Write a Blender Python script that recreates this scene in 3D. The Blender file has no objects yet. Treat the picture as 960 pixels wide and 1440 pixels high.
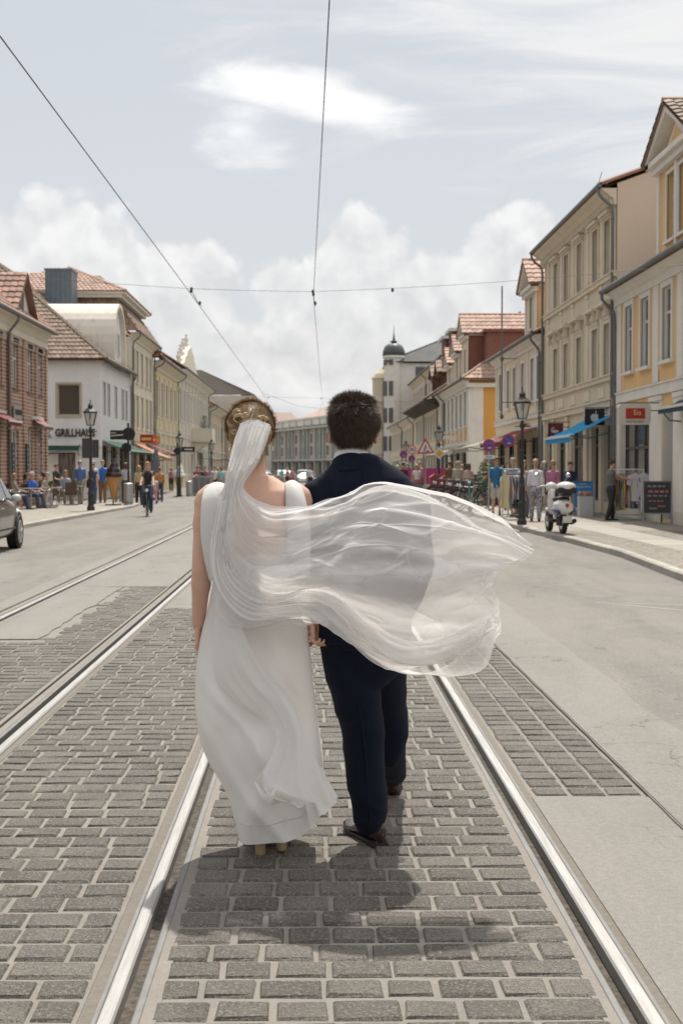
import bpy, bmesh, math, random
import numpy as np
from mathutils import Vector, Matrix, noise as mnoise
random.seed(7)
SC = bpy.context.scene
COL = SC.collection
R = math.radians
# ------------------------------------------------------------------ camera
CAM_H = 1.54; FPX = 2000.0
cam_d = bpy.data.cameras.new('camera'); cam = bpy.data.objects.new('camera', cam_d); COL.objects.link(cam)
cam_d.sensor_fit = 'VERTICAL'; cam_d.sensor_height = 36.0; cam_d.sensor_width = 24.0
cam_d.lens = 50.0; cam_d.clip_start = 0.05; cam_d.clip_end = 5000
cam.location = (0, 0, CAM_H)
PITCH = math.atan(60 / FPX); YAW = math.atan(38 / FPX)
cam.rotation_euler = (R(90) - PITCH, 0, -YAW)
SC.camera = cam
cam_d.dof.use_dof = True; cam_d.dof.focus_distance = 6.0; cam_d.dof.aperture_fstop = 7.1
CM = cam.rotation_euler.to_matrix()
def P(px, py, Y):
    """world point seen at photo pixel (px,py) lying at street depth Y"""
    d = CM @ Vector(((px - 480) / FPX, (720 - py) / FPX, -1.0))
    t = Y / d.y
    return Vector((d.x * t, Y, CAM_H + d.z * t))
# ------------------------------------------------------------------ light
SUN_EL, SUN_AZ = 61.0, 9.0         # azimuth measured from +Y towards +X
SC.view_settings.view_transform = 'Standard'; SC.view_settings.look = 'None'
SC.view_settings.gamma = 1.0; SC.view_settings.exposure = 0.66
sl = bpy.data.lights.new('sun', 'SUN'); sun = bpy.data.objects.new('sun', sl); COL.objects.link(sun)
sl.energy = 3.5; sl.angle = R(0.8); sl.color = (1.0, 0.955, 0.88)
sd = Vector((math.sin(R(SUN_AZ)) * math.cos(R(SUN_EL)), math.cos(R(SUN_AZ)) * math.cos(R(SUN_EL)), math.sin(R(SUN_EL))))
sun.rotation_euler = sd.to_track_quat('Z', 'Y').to_euler(); sun.location = (0, 0, 60)
# ---- node expression helper
class NX:
    """tiny wrapper that turns arithmetic into math nodes"""
    def __init__(s, nt, sock): s.nt = nt; s.s = sock
    def _op(s, op, *a, rev=False):
        n = s.nt.nodes.new('ShaderNodeMath'); n.operation = op
        args = [s] + list(a)
        if rev: args = list(a) + [s]
        for i, v in enumerate(args):
            if isinstance(v, NX): s.nt.links.new(v.s, n.inputs[i])
            else: n.inputs[i].default_value = v
        return NX(s.nt, n.outputs[0])
    def __add__(s, o): return s._op('ADD', o)
    __radd__ = __add__
    def __sub__(s, o): return s._op('SUBTRACT', o)
    def __rsub__(s, o): return s._op('SUBTRACT', o, rev=True)
    def __mul__(s, o): return s._op('MULTIPLY', o)
    __rmul__ = __mul__
    def __truediv__(s, o): return s._op('DIVIDE', o)
    def max(s, o): return s._op('MAXIMUM', o)
    def min(s, o): return s._op('MINIMUM', o)
    def pow(s, o): return s._op('POWER', o)
    def clamp(s):
        r = s._op('ADD', 0.0); r.s.node.use_clamp = True; return r
    def smooth(s, a, b, c=0.0, d=1.0):
        n = s.nt.nodes.new('ShaderNodeMapRange'); n.interpolation_type = 'SMOOTHSTEP'
        s.nt.links.new(s.s, n.inputs[0])
        n.inputs[1].default_value = a; n.inputs[2].default_value = b; n.inputs[3].default_value = c; n.inputs[4].default_value = d
        return NX(s.nt, n.outputs[0])
def nnoise(nt, vec, scale, detail=4, rough=0.55, dist=0.0):
    n = nt.nodes.new('ShaderNodeTexNoise'); n.inputs['Scale'].default_value = scale
    n.inputs['Detail'].default_value = detail; n.inputs['Roughness'].default_value = rough
    n.inputs['Distortion'].default_value = dist
    if vec is not None: nt.links.new(vec, n.inputs['Vector'])
    return NX(nt, n.outputs[0])
def nmix(nt, f, a, b):
    n = nt.nodes.new('ShaderNodeMix'); n.data_type = 'RGBA'
    for sock, v in ((n.inputs[0], f), (n.inputs[6], a), (n.inputs[7], b)):
        if isinstance(v, NX): nt.links.new(v.s, sock)
        elif hasattr(v, 'is_output'): nt.links.new(v, sock)
        elif isinstance(v, (int, float)): sock.default_value = v
        else: sock.default_value = (*v[:3], 1)
    return n.outputs[2]
# ------------------------------------------------------------------ sky
W = bpy.data.worlds.new('World'); SC.world = W; W.use_nodes = True
nt = W.node_tree
for n in list(nt.nodes): nt.nodes.remove(n)
out = nt.nodes.new('ShaderNodeOutputWorld'); bg = nt.nodes.new('ShaderNodeBackground')
sky = nt.nodes.new('ShaderNodeTexSky'); sky.sky_type = 'NISHITA'; sky.sun_disc = False
sky.sun_elevation = R(SUN_EL); sky.sun_rotation = R(SUN_AZ); sky.dust_density = 2.0; sky.air_density = 1.0
tc = nt.nodes.new('ShaderNodeTexCoord'); sp = nt.nodes.new('ShaderNodeSeparateXYZ')
nt.links.new(tc.outputs['Generated'], sp.inputs[0])
X, Yd, Z = (NX(nt, o) for o in sp.outputs)
hyp = (X * X + Yd * Yd).pow(0.5).max(0.001)
el = Z._op('ARCTAN2', hyp) * 57.2958            # elevation, degrees
az = X._op('ARCTAN2', Yd) * 57.2958             # azimuth from the street axis, degrees
def ell(a0, e0, ra, re, k=0.0):
    """soft elliptical cloud body: 1 in the middle, 0 at the rim, below 0 outside"""
    da = (az - a0) / ra; de = (el - e0 - da * k) / re
    return 1.0 - (da * da + de * de).pow(0.5)
V = tc.outputs['Generated']
mp = nt.nodes.new('ShaderNodeMapping'); mp.inputs['Scale'].default_value = (1, 1, 2.2); nt.links.new(V, mp.inputs[0])
n_big = nnoise(nt, mp.outputs[0], 5.0, 6, 0.55, 0.3)
n_mid = nnoise(nt, mp.outputs[0], 22.0, 8, 0.6, 0.2)
mp2 = nt.nodes.new('ShaderNodeMapping'); mp2.inputs['Scale'].default_value = (1, 1, 5); mp2.inputs['Rotation'].default_value = (0.25, 0.1, 0); nt.links.new(V, mp2.inputs[0])
n_cir = nnoise(nt, mp2.outputs[0], 6.0, 7, 0.62, 0.8)
def cloud_noise(off):
    """billowing density; off shifts the sample point (used to shade crowns against hollows)"""
    sh = nt.nodes.new('ShaderNodeVectorMath'); sh.operation = 'ADD'; sh.inputs[1].default_value = off; nt.links.new(V, sh.inputs[0])
    nz3 = nt.nodes.new('ShaderNodeTexNoise'); nz3.inputs['Scale'].default_value = 24; nz3.inputs['Detail'].default_value = 6; nt.links.new(sh.outputs[0], nz3.inputs['Vector'])
    sc3 = nt.nodes.new('ShaderNodeVectorMath'); sc3.operation = 'SCALE'; sc3.inputs['Scale'].default_value = 0.045; nt.links.new(nz3.outputs['Color'], sc3.inputs[0])
    wv = nt.nodes.new('ShaderNodeVectorMath'); wv.operation = 'ADD'; nt.links.new(sh.outputs[0], wv.inputs[0]); nt.links.new(sc3.outputs[0], wv.inputs[1])
    tot = nnoise(nt, sh.outputs[0], 11.0, 8, 0.58, 0.1) * 1.1 - 0.55
    for sc_, am in ((22, .55), (48, .36), (100, .18)):
        vo = nt.nodes.new('ShaderNodeTexVoronoi'); vo.feature = 'SMOOTH_F1'; vo.inputs['Scale'].default_value = sc_; vo.inputs['Smoothness'].default_value = 0.35
        nt.links.new(wv.outputs[0], vo.inputs['Vector']); tot = tot + (0.5 - NX(nt, vo.outputs['Distance'])) * am
    return tot
cn0 = cloud_noise((0, 0, 0)); cn1 = cloud_noise((0.004, 0, 0.014)); lit = (cn0 - cn1)
rough_n = cn0
# cumulus heads standing on the far cloud bank
heads = ell(-9.6, 7.6, 3.4, 3.2)
for a0, e0, ra, re in ((-5.4, 6.9, 2.7, 2.3), (-13.2, 7.4, 2.8, 2.9), (1.7, 7.7, 2.3, 2.8), (4.8, 6.6, 2.6, 2.0), (8.0, 7.6, 2.3, 2.9), (-1.3, 7.0, 1.4, 1.6), (11.5, 6.2, 3, 2.4),
                       (17, 8.0, 4, 3), (23, 7.0, 3.5, 2.4), (-18, 7.2, 4, 3), (-25, 8, 4, 3)):
    heads = heads.max(ell(a0, e0, ra, re))
cum = (heads * 1.15 + rough_n * 0.95).smooth(-0.05, 0.24)
inner = (lit * 1.7 + 0.42 + (el - 7.0) * 0.07).clamp()      # lit crowns, grey hollows
# low bank that closes the horizon
bank = (cn0 * 2.6 + (n_big - 0.5) * 5.0 + (6.6 - el)).smooth(-0.6, 1.2)
# lens shaped high cloud and wisps
lens = ell(1.2, 14.2, 4.6, 1.0, -0.75).max(ell(-1.4, 15.0, 3.8, 1.1, -0.1)).max(ell(-3.0, 13.3, 2.6, 1.7, -0.4) * 0.6)
lensm = (lens * 1.2 + (n_mid - 0.5) * 1.0 + (n_cir - 0.5) * 1.3).smooth(0.0, 0.95) * 0.85
cirm = (n_cir * 1.0 + (el - 15.5) * 0.035 + (az - 2.0) * 0.016).smooth(0.42, 0.86) * 0.8
hz = (el._op('ABSOLUTE')).smooth(0, 26, 0.8, 0.45)
cool = nmix(nt, hz, sky.outputs[0], (8.6, 8.6, 8.6))
c = nmix(nt, 0.45, cool, (8.2, 8.75, 9.2))
c = nmix(nt, cirm, c, (10.6, 10.5, 10.4))
c = nmix(nt, lensm, c, (12.4, 12.3, 12.2))
bankcol = nmix(nt, ((lit * 1.3 + n_mid * 1.0 + n_big * 0.5 - 0.75 + 0.4).clamp()), (7.9, 7.9, 7.95), (10.6, 10.5, 10.4))
cumcol = nmix(nt, inner, (8.3, 8.3, 8.4), (11.2, 11.1, 11.0))
c = nmix(nt, cum * 0.78, c, cumcol)
c = nmix(nt, bank * 0.85 * (1.0 - cum * 0.75), c, bankcol)
# sky above the view brightened smoothly towards the zenith, added as fill light
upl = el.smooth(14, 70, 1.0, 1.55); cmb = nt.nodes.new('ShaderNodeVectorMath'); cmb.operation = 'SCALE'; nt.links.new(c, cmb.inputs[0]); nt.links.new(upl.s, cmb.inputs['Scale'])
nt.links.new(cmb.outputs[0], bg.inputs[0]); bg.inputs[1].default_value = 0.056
nt.links.new(bg.outputs[0], out.inputs[0])
# ------------------------------------------------------------------ materials
MATS = {}
def mat(name, col, rough=0.8, col2=None, scale=3.0, amt=0.6, bump=0.0, bscale=60.0, metal=0.0, rnd=0.0, stain=0.0, stretch=None, emit=None, spec=0.5, sheen=0.0, trans=0.0, alpha=1.0, coat=0.0):
    if name in MATS: return MATS[name]
    m = bpy.data.materials.new(name); m.use_nodes = True; t = m.node_tree
    b = t.nodes['Principled BSDF']
    if col2 is None: col2 = tuple(c * 0.8 for c in col)
    tc = t.nodes.new('ShaderNodeTexCoord'); vec = tc.outputs['Object']
    if stretch:
        mp = t.nodes.new('ShaderNodeMapping'); mp.inputs['Scale'].default_value = stretch; t.links.new(vec, mp.inputs[0]); vec = mp.outputs[0]
    f = nnoise(t, vec, scale, 5, 0.6)
    c = nmix(t, (f.smooth(0.3, 0.7) * amt), col, col2)
    if stain > 0:
        mp = t.nodes.new('ShaderNodeMapping'); mp.inputs['Scale'].default_value = (2.5, 2.5, 0.35); t.links.new(tc.outputs['Object'], mp.inputs[0])
        g = nnoise(t, mp.outputs[0], 1.3, 6, 0.65, 0.4)
        c = nmix(t, g.smooth(0.5, 0.78) * stain, c, tuple(x * 0.62 for x in col))
    if rnd > 0:
        gi = t.nodes.new('ShaderNodeNewGeometry'); oi = t.nodes.new('ShaderNodeObjectInfo')
        rr = (NX(t, gi.outputs['Random Per Island']) + NX(t, oi.outputs['Random']))._op('FRACT')
        hs = t.nodes.new('ShaderNodeHueSaturation'); t.links.new(c, hs.inputs['Color'])
        t.links.new((rr * (2 * rnd) + (1 - rnd)).s, hs.inputs['Value']); c = hs.outputs[0]
    t.links.new(c, b.inputs['Base Color'])
    b.inputs['Roughness'].default_value = rough; b.inputs['Metallic'].default_value = metal
    b.inputs['Specular IOR Level'].default_value = spec
    if sheen: b.inputs['Sheen Weight'].default_value = sheen
    if coat: b.inputs['Coat Weight'].default_value = coat; b.inputs['Coat Roughness'].default_value = 0.05
    if trans: b.inputs['Transmission Weight'].default_value = trans
    if alpha < 1: b.inputs['Alpha'].default_value = alpha
    if bump:
        bn = t.nodes.new('ShaderNodeBump'); bn.inputs['Strength'].default_value = min(1, bump); bn.inputs['Distance'].default_value = 0.01
        h = nnoise(t, vec, bscale, 4, 0.6); t.links.new(h.s, bn.inputs['Height']); t.links.new(bn.outputs[0], b.inputs['Normal'])
    if emit:
        b.inputs['Emission Color'].default_value = (*emit[:3], 1); b.inputs['Emission Strength'].default_value = emit[3]
    MATS[name] = m; return m
def paint(col, name=None):
    name = name or 'paint_%02x%02x%02x' % tuple(int(min(1, c) * 255) for c in col)
    return mat(name, col, 0.55, scale=8, amt=0.2)
def glassmat():
    if 'window_glass' in MATS: return MATS['window_glass']
    m = bpy.data.materials.new('window_glass'); m.use_nodes = True; t = m.node_tree; b = t.nodes['Principled BSDF']
    b.inputs['Roughness'].default_value = 0.04; b.inputs['Specular IOR Level'].default_value = 0.8
    tc = t.nodes.new('ShaderNodeTexCoord'); oi = t.nodes.new('ShaderNodeObjectInfo')
    mp = t.nodes.new('ShaderNodeMapping'); mp.inputs['Scale'].default_value = (9, 1, 0.6); t.links.new(tc.outputs['Object'], mp.inputs[0])
    add = t.nodes.new('ShaderNodeVectorMath'); t.links.new(mp.outputs[0], add.inputs[0]); t.links.new(oi.outputs['Location'], add.inputs[1])
    cur = nnoise(t, add.outputs[0], 2.0, 3, 0.5).smooth(0.4, 0.65)
    has = NX(t, oi.outputs['Random']).smooth(0.35, 0.5)
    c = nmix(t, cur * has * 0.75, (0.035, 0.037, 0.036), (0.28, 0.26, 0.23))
    t.links.new(c, b.inputs['Base Color']); MATS['window_glass'] = m; return m
# ------------------------------------------------------------------ object helpers
def put(o, parent=None):
    COL.objects.link(o)
    if parent is not None: o.parent = parent
    return o
def tag(o, label=None, cat=None, group=None, kind=None):
    if label: o['label'] = label
    if cat: o['category'] = cat
    if group: o['group'] = group
    if kind: o['kind'] = kind
    return o
def thing(name, label, cat, loc=(0, 0, 0), rz=0.0, group=None):
    o = bpy.data.objects.new(name, None); o.empty_display_size = 0.2
    COL.objects.link(o); o.location = loc; o.rotation_euler = (0, 0, rz)
    return tag(o, label, cat, group)
def kids(o): return [c for c in COL.objects if c.parent == o]
def dup(root, loc=None, rz=None, label=None, scale=None):
    ch = {}
    for o in COL.objects:
        if o.parent: ch.setdefault(o.parent, []).append(o)
    r = root.copy(); COL.objects.link(r)
    if loc is not None: r.location = loc
    if rz is not None: r.rotation_euler = (0, 0, rz)
    if scale is not None: r.scale = (scale,) * 3 if not hasattr(scale, '__len__') else scale
    if label: r['label'] = label
    for c in ch.get(root, []):
        k = c.copy(); COL.objects.link(k); k.parent = r
        for g in ch.get(c, []):
            q = g.copy(); COL.objects.link(q); q.parent = k
    return r
class MB:
    def __init__(s): s.v = []; s.f = []; s.mi = []; s.cur = 0
    def m(s, i): s.cur = i; return s
    def add(s, vs, fs):
        n = len(s.v); s.v.extend([tuple(p) for p in vs]); s.f.extend([tuple(i + n for i in f) for f in fs]); s.mi.extend([s.cur] * len(fs)); return s
    def box(s, x0, x1, y0, y1, z0, z1):
        vs = [(x, y, z) for z in (z0, z1) for y in (y0, y1) for x in (x0, x1)]
        return s.add(vs, [(0, 2, 3, 1), (4, 5, 7, 6), (0, 1, 5, 4), (2, 6, 7, 3), (0, 4, 6, 2), (1, 3, 7, 5)])
    def cbox(s, c, sz, rot=None, taper=1.0):
        hx, hy, hz = (a / 2 for a in sz); vs = []
        for z in (-hz, hz):
            k = taper if z > 0 else 1
            for y in (-hy, hy):
                for x in (-hx, hx):
                    p = Vector((x * k, y * k, z))
                    if rot is not None: p = rot @ p
                    vs.append(p + Vector(c))
        return s.add(vs, [(0, 2, 3, 1), (4, 5, 7, 6), (0, 1, 5, 4), (2, 6, 7, 3), (0, 4, 6, 2), (1, 3, 7, 5)])
    def beam(s, a, b, w, h=None, up=(0, 0, 1)):
        a = Vector(a); b = Vector(b); h = h or w; d = (b - a); L = d.length; d = d / L
        u = Vector(up); sx = d.cross(u)
        if sx.length < 1e-4: sx = d.cross(Vector((1, 0, 0)))
        sx.normalize(); uz = sx.cross(d)
        vs = []
        for p in (a, b):
            for i, j in ((-1, -1), (1, -1), (1, 1), (-1, 1)): vs.append(p + sx * (i * w / 2) + uz * (j * h / 2))
        return s.add(vs, [(0, 1, 2, 3), (7, 6, 5, 4), (0, 4, 5, 1), (1, 5, 6, 2), (2, 6, 7, 3), (3, 7, 4, 0)])
    def quad(s, a, b, c, d): return s.add([a, b, c, d], [(0, 1, 2, 3)])
    def poly(s, pts): return s.add(pts, [tuple(range(len(pts)))])
    def prism(s, pts, vec):
        n = len(pts); vec = Vector(vec); a = [Vector(p) for p in pts]; b = [p + vec for p in a]
        fs = [tuple(range(n))[::-1], tuple(range(n, 2 * n))] + [(i, (i + 1) % n, n + (i + 1) % n, n + i) for i in range(n)]
        return s.add(a + b, fs)
    def tube(s, pts, rad, n=8, caps=True, sq=None):
        pts = [Vector(p) for p in pts]; N = len(pts)
        if not hasattr(rad, '__len__'): rad = [rad] * N
        vs = []; prev = None
        for i, p in enumerate(pts):
            d = (pts[min(i + 1, N - 1)] - pts[max(i - 1, 0)])
            d = d.normalized() if d.length > 1e-9 else Vector((0, 0, 1))
            if prev is None:
                u = Vector((0, 0, 1)) if abs(d.z) < 0.9 else Vector((1, 0, 0))
                u = (u - d * u.dot(d)).normalized()
            else: u = (prev - d * prev.dot(d)).normalized()
            prev = u; w = d.cross(u)
            r = rad[i]; ra, rb = (r if hasattr(r, '__len__') else (r, r))
            for k in range(n):
                t = 2 * math.pi * k / n; vs.append(p + u * (math.cos(t) * ra) + w * (math.sin(t) * rb))
        fs = [(i * n + k, i * n + (k + 1) % n, (i + 1) * n + (k + 1) % n, (i + 1) * n + k) for i in range(N - 1) for k in range(n)]
        if caps: fs += [tuple(range(n))[::-1], tuple(range((N - 1) * n, N * n))]
        return s.add(vs, fs)
    def lathe(s, prof, c=(0, 0, 0), n=12, a0=0.0, axis='z'):
        c = Vector(c); vs = []; N = len(prof)
        for r, z in prof:
            for k in range(n):
                t = a0 + 2 * math.pi * k / n
                p = (r * math.cos(t), r * math.sin(t), z)
                if axis == 'x': p = (p[2], p[0], p[1])
                if axis == 'y': p = (p[0], p[2], p[1])
                vs.append(c + Vector(p))
        fs = [(i * n + k, i * n + (k + 1) % n, (i + 1) * n + (k + 1) % n, (i + 1) * n + k) for i in range(N - 1) for k in range(n)]
        fs += [tuple(range(n))[::-1], tuple(range((N - 1) * n, N * n))]
        return s.add(vs, fs)
    def ball(s, c, r, n=8, m=6):
        if not hasattr(r, '__len__'): r = (r, r, r)
        c = Vector(c); vs = []
        for i in range(m + 1):
            a = math.pi * i / m; rr = max(math.sin(a), 0.02)
            for k in range(n):
                t = 2 * math.pi * k / n; vs.append(c + Vector((r[0] * rr * math.cos(t), r[1] * rr * math.sin(t), -r[2] * math.cos(a))))
        fs = [(i * n + k, i * n + (k + 1) % n, (i + 1) * n + (k + 1) % n, (i + 1) * n + k) for i in range(m) for k in range(n)]
        fs += [tuple(range(n))[::-1], tuple(range(m * n, (m + 1) * n))]
        return s.add(vs, fs)
    def grid(s, P2):
        """2D list of points"""
        nr, nc = len(P2), len(P2[0]); vs = [p for row in P2 for p in row]
        return s.add(vs, [(i * nc + j, i * nc + j + 1, (i + 1) * nc + j + 1, (i + 1) * nc + j) for i in range(nr - 1) for j in range(nc - 1)])
    def mesh(s, name, mats, smooth=False):
        me = bpy.data.meshes.new(name); me.from_pydata([tuple(p) for p in s.v], [], s.f)
        if not isinstance(mats, (list, tuple)): mats = [mats]
        for m_ in mats: me.materials.append(m_)
        if len(mats) > 1: me.polygons.foreach_set('material_index', s.mi)
        if smooth: me.polygons.foreach_set('use_smooth', [True] * len(me.polygons))
        me.update(); return me
    def build(s, name, mats, parent=None, smooth=False, loc=None):
        o = bpy.data.objects.new(name, s.mesh(name, mats, smooth)); put(o, parent)
        if loc is not None: o.location = loc
        return o
def fixn(o):
    bm = bmesh.new(); bm.from_mesh(o.data); bmesh.ops.recalc_face_normals(bm, faces=bm.faces); bm.to_mesh(o.data); bm.free(); return o
def bevel(o, w, seg=2, angle=40):
    bm = bmesh.new(); bm.from_mesh(o.data); bmesh.ops.remove_doubles(bm, verts=bm.verts, dist=1e-5)
    bmesh.ops.recalc_face_normals(bm, faces=bm.faces)
    es = [e for e in bm.edges if len(e.link_faces) == 2 and e.calc_face_angle(0) > R(angle)]
    bmesh.ops.bevel(bm, geom=es, offset=w, segments=seg, affect='EDGES', profile=0.6); bm.to_mesh(o.data); bm.free(); return o
def textmesh(txt, size, depth, name, m, parent=None, loc=(0, 0, 0), rot=(0, 0, 0), bold=0.0, align='CENTER', sx=1.0):
    c = bpy.data.curves.new(name, 'FONT'); c.body = txt; c.size = size; c.extrude = depth; c.offset = bold; c.align_x = align; c.align_y = 'CENTER'; c.resolution_u = 2
    o = bpy.data.objects.new(name, c); COL.objects.link(o)
    dg = bpy.context.evaluated_depsgraph_get(); me = bpy.data.meshes.new_from_object(o.evaluated_get(dg))
    COL.objects.unlink(o); bpy.data.objects.remove(o)
    me.materials.clear(); me.materials.append(m); q = bpy.data.objects.new(name, me); put(q, parent)
    q.location = loc; q.rotation_euler = rot; q.scale = (sx, 1, 1); return q
def remesh(mb, voxel, name, mats, smooth_it=4, parent=None):
    """fuse overlapping closed lofts into one continuous skin"""
    o = mb.build(name + '_tmp', mats)
    r = o.modifiers.new('r', 'REMESH'); r.mode = 'VOXEL'; r.voxel_size = voxel; r.use_smooth_shade = True
    if smooth_it:
        sm = o.modifiers.new('s', 'SMOOTH'); sm.factor = 0.5; sm.iterations = smooth_it
    dg = bpy.context.evaluated_depsgraph_get(); me = bpy.data.meshes.new_from_object(o.evaluated_get(dg))
    bpy.data.objects.remove(o)
    me.name = name; q = bpy.data.objects.new(name, me); put(q, parent); return q
def cr(pts, n):
    """Catmull-Rom through pts (numpy rows) -> n samples"""
    p = np.array(pts, float); p = np.vstack([2 * p[0] - p[1], p, 2 * p[-1] - p[-2]]); m = len(p) - 3; o = []
    for t in np.linspace(0, m, n):
        i = min(int(t), m - 1); u = t - i; a, b, c, d = p[i:i + 4]
        o.append(0.5 * (2 * b + (c - a) * u + (2 * a - 5 * b + 4 * c - d) * u * u + (3 * b - a - 3 * c + d) * u ** 3))
    return np.array(o)
# ================================================================== GROUND
def ground_mat(name, c1, c2, c3, big=0.35, bump=0.5, grain=420.0, lines=False, contrast=0.5):
    m = bpy.data.materials.new(name); m.use_nodes = True; t = m.node_tree; b = t.nodes['Principled BSDF']
    tc = t.nodes.new('ShaderNodeTexCoord'); v = tc.outputs['Object']
    mp = t.nodes.new('ShaderNodeMapping'); mp.inputs['Scale'].default_value = (1, 0.22, 1); t.links.new(v, mp.inputs[0])
    f1 = nnoise(t, mp.outputs[0], big * 3.2, 7, 0.65, 0.5); f2 = nnoise(t, v, 3.1, 8, 0.7); f3 = nnoise(t, v, grain * 0.3, 3, 0.7)
    f4 = nnoise(t, v, grain * 0.08, 4, 0.7)
    c = nmix(t, f1.smooth(0.33, 0.68), c1, c2)
    c = nmix(t, f2.smooth(0.42, 0.75) * 0.55, c, c3)
    k = (f3 - 0.5) * contrast + (f4 - 0.5) * contrast * 0.7
    hs = t.nodes.new('ShaderNodeHueSaturation'); t.links.new(c, hs.inputs['Color']); t.links.new((k * 1.6 + 1.0).s, hs.inputs['Value'])
    c = hs.outputs[0]
    if lines:   # long hairline cracks
        vo = t.nodes.new('ShaderNodeTexVoronoi'); vo.feature = 'DISTANCE_TO_EDGE'; vo.inputs['Scale'].default_value = 0.8
        wv = t.nodes.new('ShaderNodeVectorMath'); nz = t.nodes.new('ShaderNodeTexNoise'); nz.inputs['Scale'].default_value = 2.2; nz.inputs['Detail'].default_value = 6
        t.links.new(v, nz.inputs['Vector']); s3 = t.nodes.new('ShaderNodeVectorMath'); s3.operation = 'SCALE'; s3.inputs['Scale'].default_value = 1.1
        t.links.new(nz.outputs['Color'], s3.inputs[0]); t.links.new(v, wv.inputs[0]); t.links.new(s3.outputs[0], wv.inputs[1]); t.links.new(wv.outputs[0], vo.inputs['Vector'])
        e = NX(t, vo.outputs['Distance']).smooth(0.0, 0.011, 1, 0) * f1.smooth(0.44, 0.58)
        c = nmix(t, e * 0.8, c, tuple(x * 0.3 for x in c1))
    t.links.new(c, b.inputs['Base Color']); b.inputs['Roughness'].default_value = 0.85; b.inputs['Specular IOR Level'].default_value = 0.35
    bn = t.nodes.new('ShaderNodeBump'); bn.inputs['Strength'].default_value = bump; bn.inputs['Distance'].default_value = 0.006
    t.links.new((f3 + f4 * 0.8).s, bn.inputs['Height']); t.links.new(bn.outputs[0], b.inputs['Normal'])
    MATS[name] = m; return m
ASPH = ground_mat('old_asphalt', (0.182, 0.167, 0.147), (0.138, 0.127, 0.112), (0.208, 0.191, 0.169), bump=0.5, lines=True, contrast=1.0)
PATCH = ground_mat('smooth_asphalt', (0.195, 0.181, 0.16), (0.168, 0.156, 0.138), (0.215, 0.199, 0.177), bump=0.35, contrast=0.6, lines=True)
BED = ground_mat('joint_mortar', (0.205, 0.187, 0.161), (0.165, 0.149, 0.128), (0.24, 0.219, 0.19), bump=0.5, contrast=0.3)
MOS = ground_mat('mosaic_pavement', (0.275, 0.245, 0.205), (0.22, 0.197, 0.165), (0.32, 0.29, 0.25), bump=0.9, grain=120, contrast=0.9)
STONE = mat('sett_stone', (0.108, 0.094, 0.076), 0.75, col2=(0.172, 0.152, 0.125), scale=3.5, amt=0.9, rnd=0.26, bump=1.0, bscale=110)
def stone_speckle(m, sc=165, lo=(0.032, 0.028, 0.023), hi=(0.235, 0.215, 0.187)):
    t = m.node_tree; b = t.nodes['Principled BSDF']; l = b.inputs['Base Color'].links[0]; src = l.from_socket
    gp_ = t.nodes.new('ShaderNodeNewGeometry'); wv = t.nodes.new('ShaderNodeVectorMath'); t.links.new(gp_.outputs['Position'], wv.inputs[0])
    for n in t.nodes:
        if n.type == 'TEX_NOISE': t.links.new(gp_.outputs['Position'], n.inputs['Vector'])
    f = nnoise(t, wv.outputs[0], sc, 3, 0.75); g = nnoise(t, wv.outputs[0], sc * 0.45, 3, 0.7)
    c = nmix(t, f.smooth(0.38, 0.52, 1, 0) * 0.85, src, lo); c = nmix(t, g.smooth(0.52, 0.63) * 0.8, c, hi)
    t.links.new(c, b.inputs['Base Color'])
    for n in t.nodes:
        if n.type == 'BUMP':
            n.inputs['Distance'].default_value = 0.010
            t.links.new((f + g).s, n.inputs['Height'])
stone_speckle(STONE)
RAIL = mat('rail_steel', (0.36, 0.35, 0.335), 0.5, col2=(0.22, 0.21, 0.195), scale=18, amt=0.6, metal=0.75, stretch=(3, 0.15, 1), bump=0.15, bscale=200)
RUST = mat('rail_rust', (0.165, 0.145, 0.118), 0.9, col2=(0.115, 0.10, 0.083), scale=25, bump=0.6, bscale=90)
GROOVE = mat('groove_dirt', (0.045, 0.038, 0.03), 0.95, col2=(0.13, 0.11, 0.085), scale=30, amt=0.9, bump=0.8, bscale=80)
LIP = mat('rail_lip', (0.17, 0.165, 0.155), 0.6, col2=(0.11, 0.105, 0.10), scale=30, metal=0.3, stretch=(1, 0.3, 1))

# ground far out to the horizon
mb = MB(); mb.box(-2500, 2500, -60, 4000, -0.9, -0.35)
tag(mb.build('ground', mat('far_ground', (0.20, 0.19, 0.16), 0.95)), kind='structure')
# road as a sheet with the track bed left open
DY0, DY1 = -8, 420
XC = [-60, -7.3, -3.40, -3.10, -1.90, -1.66, -0.665, -0.47, 0.84, 1.02, 1.57, 5.35, 60]
YC = [DY0, 6.62, 12.2, 15.7, 18.7, 21.5, 30, DY1]
def zone(x, y):
    if x < -7.3: return 'a' if y > 0 else 'a'
    if x > 5.35: return 'a'
    if -3.40 < x < -3.10 or -1.90 < x < -1.66 or -0.665 < x < -0.47 or 0.84 < x < 1.02: return None   # rails
    if -0.47 < x < 0.84: return 'b' if y < 30 else 'p'
    if -1.66 < x < -0.665: return 'b' if y < 15.7 else 'p'
    if -3.10 < x < -1.90: return 'b' if y < 18.7 else 'p'
    if 1.02 < x < 1.57: return 'b' if 6.62 < y < 12.2 else 'p'
    return 'a'
rd = MB(); bd = MB()
for i in range(len(XC) - 1):
    for j in range(len(YC) - 1):
        x0, x1, y0, y1 = XC[i], XC[i + 1], YC[j], YC[j + 1]; z = zone((x0 + x1) / 2, (y0 + y1) / 2)
        if z is None: continue
        if z == 'b': bd.box(x0, x1, y0, y1, -0.25, -0.007)
        else: rd.m(0 if z == 'a' else 1).box(x0, x1, y0, y1, -0.3, 0.0)
road = tag(rd.build('road', [ASPH, PATCH]), kind='structure')
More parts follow.
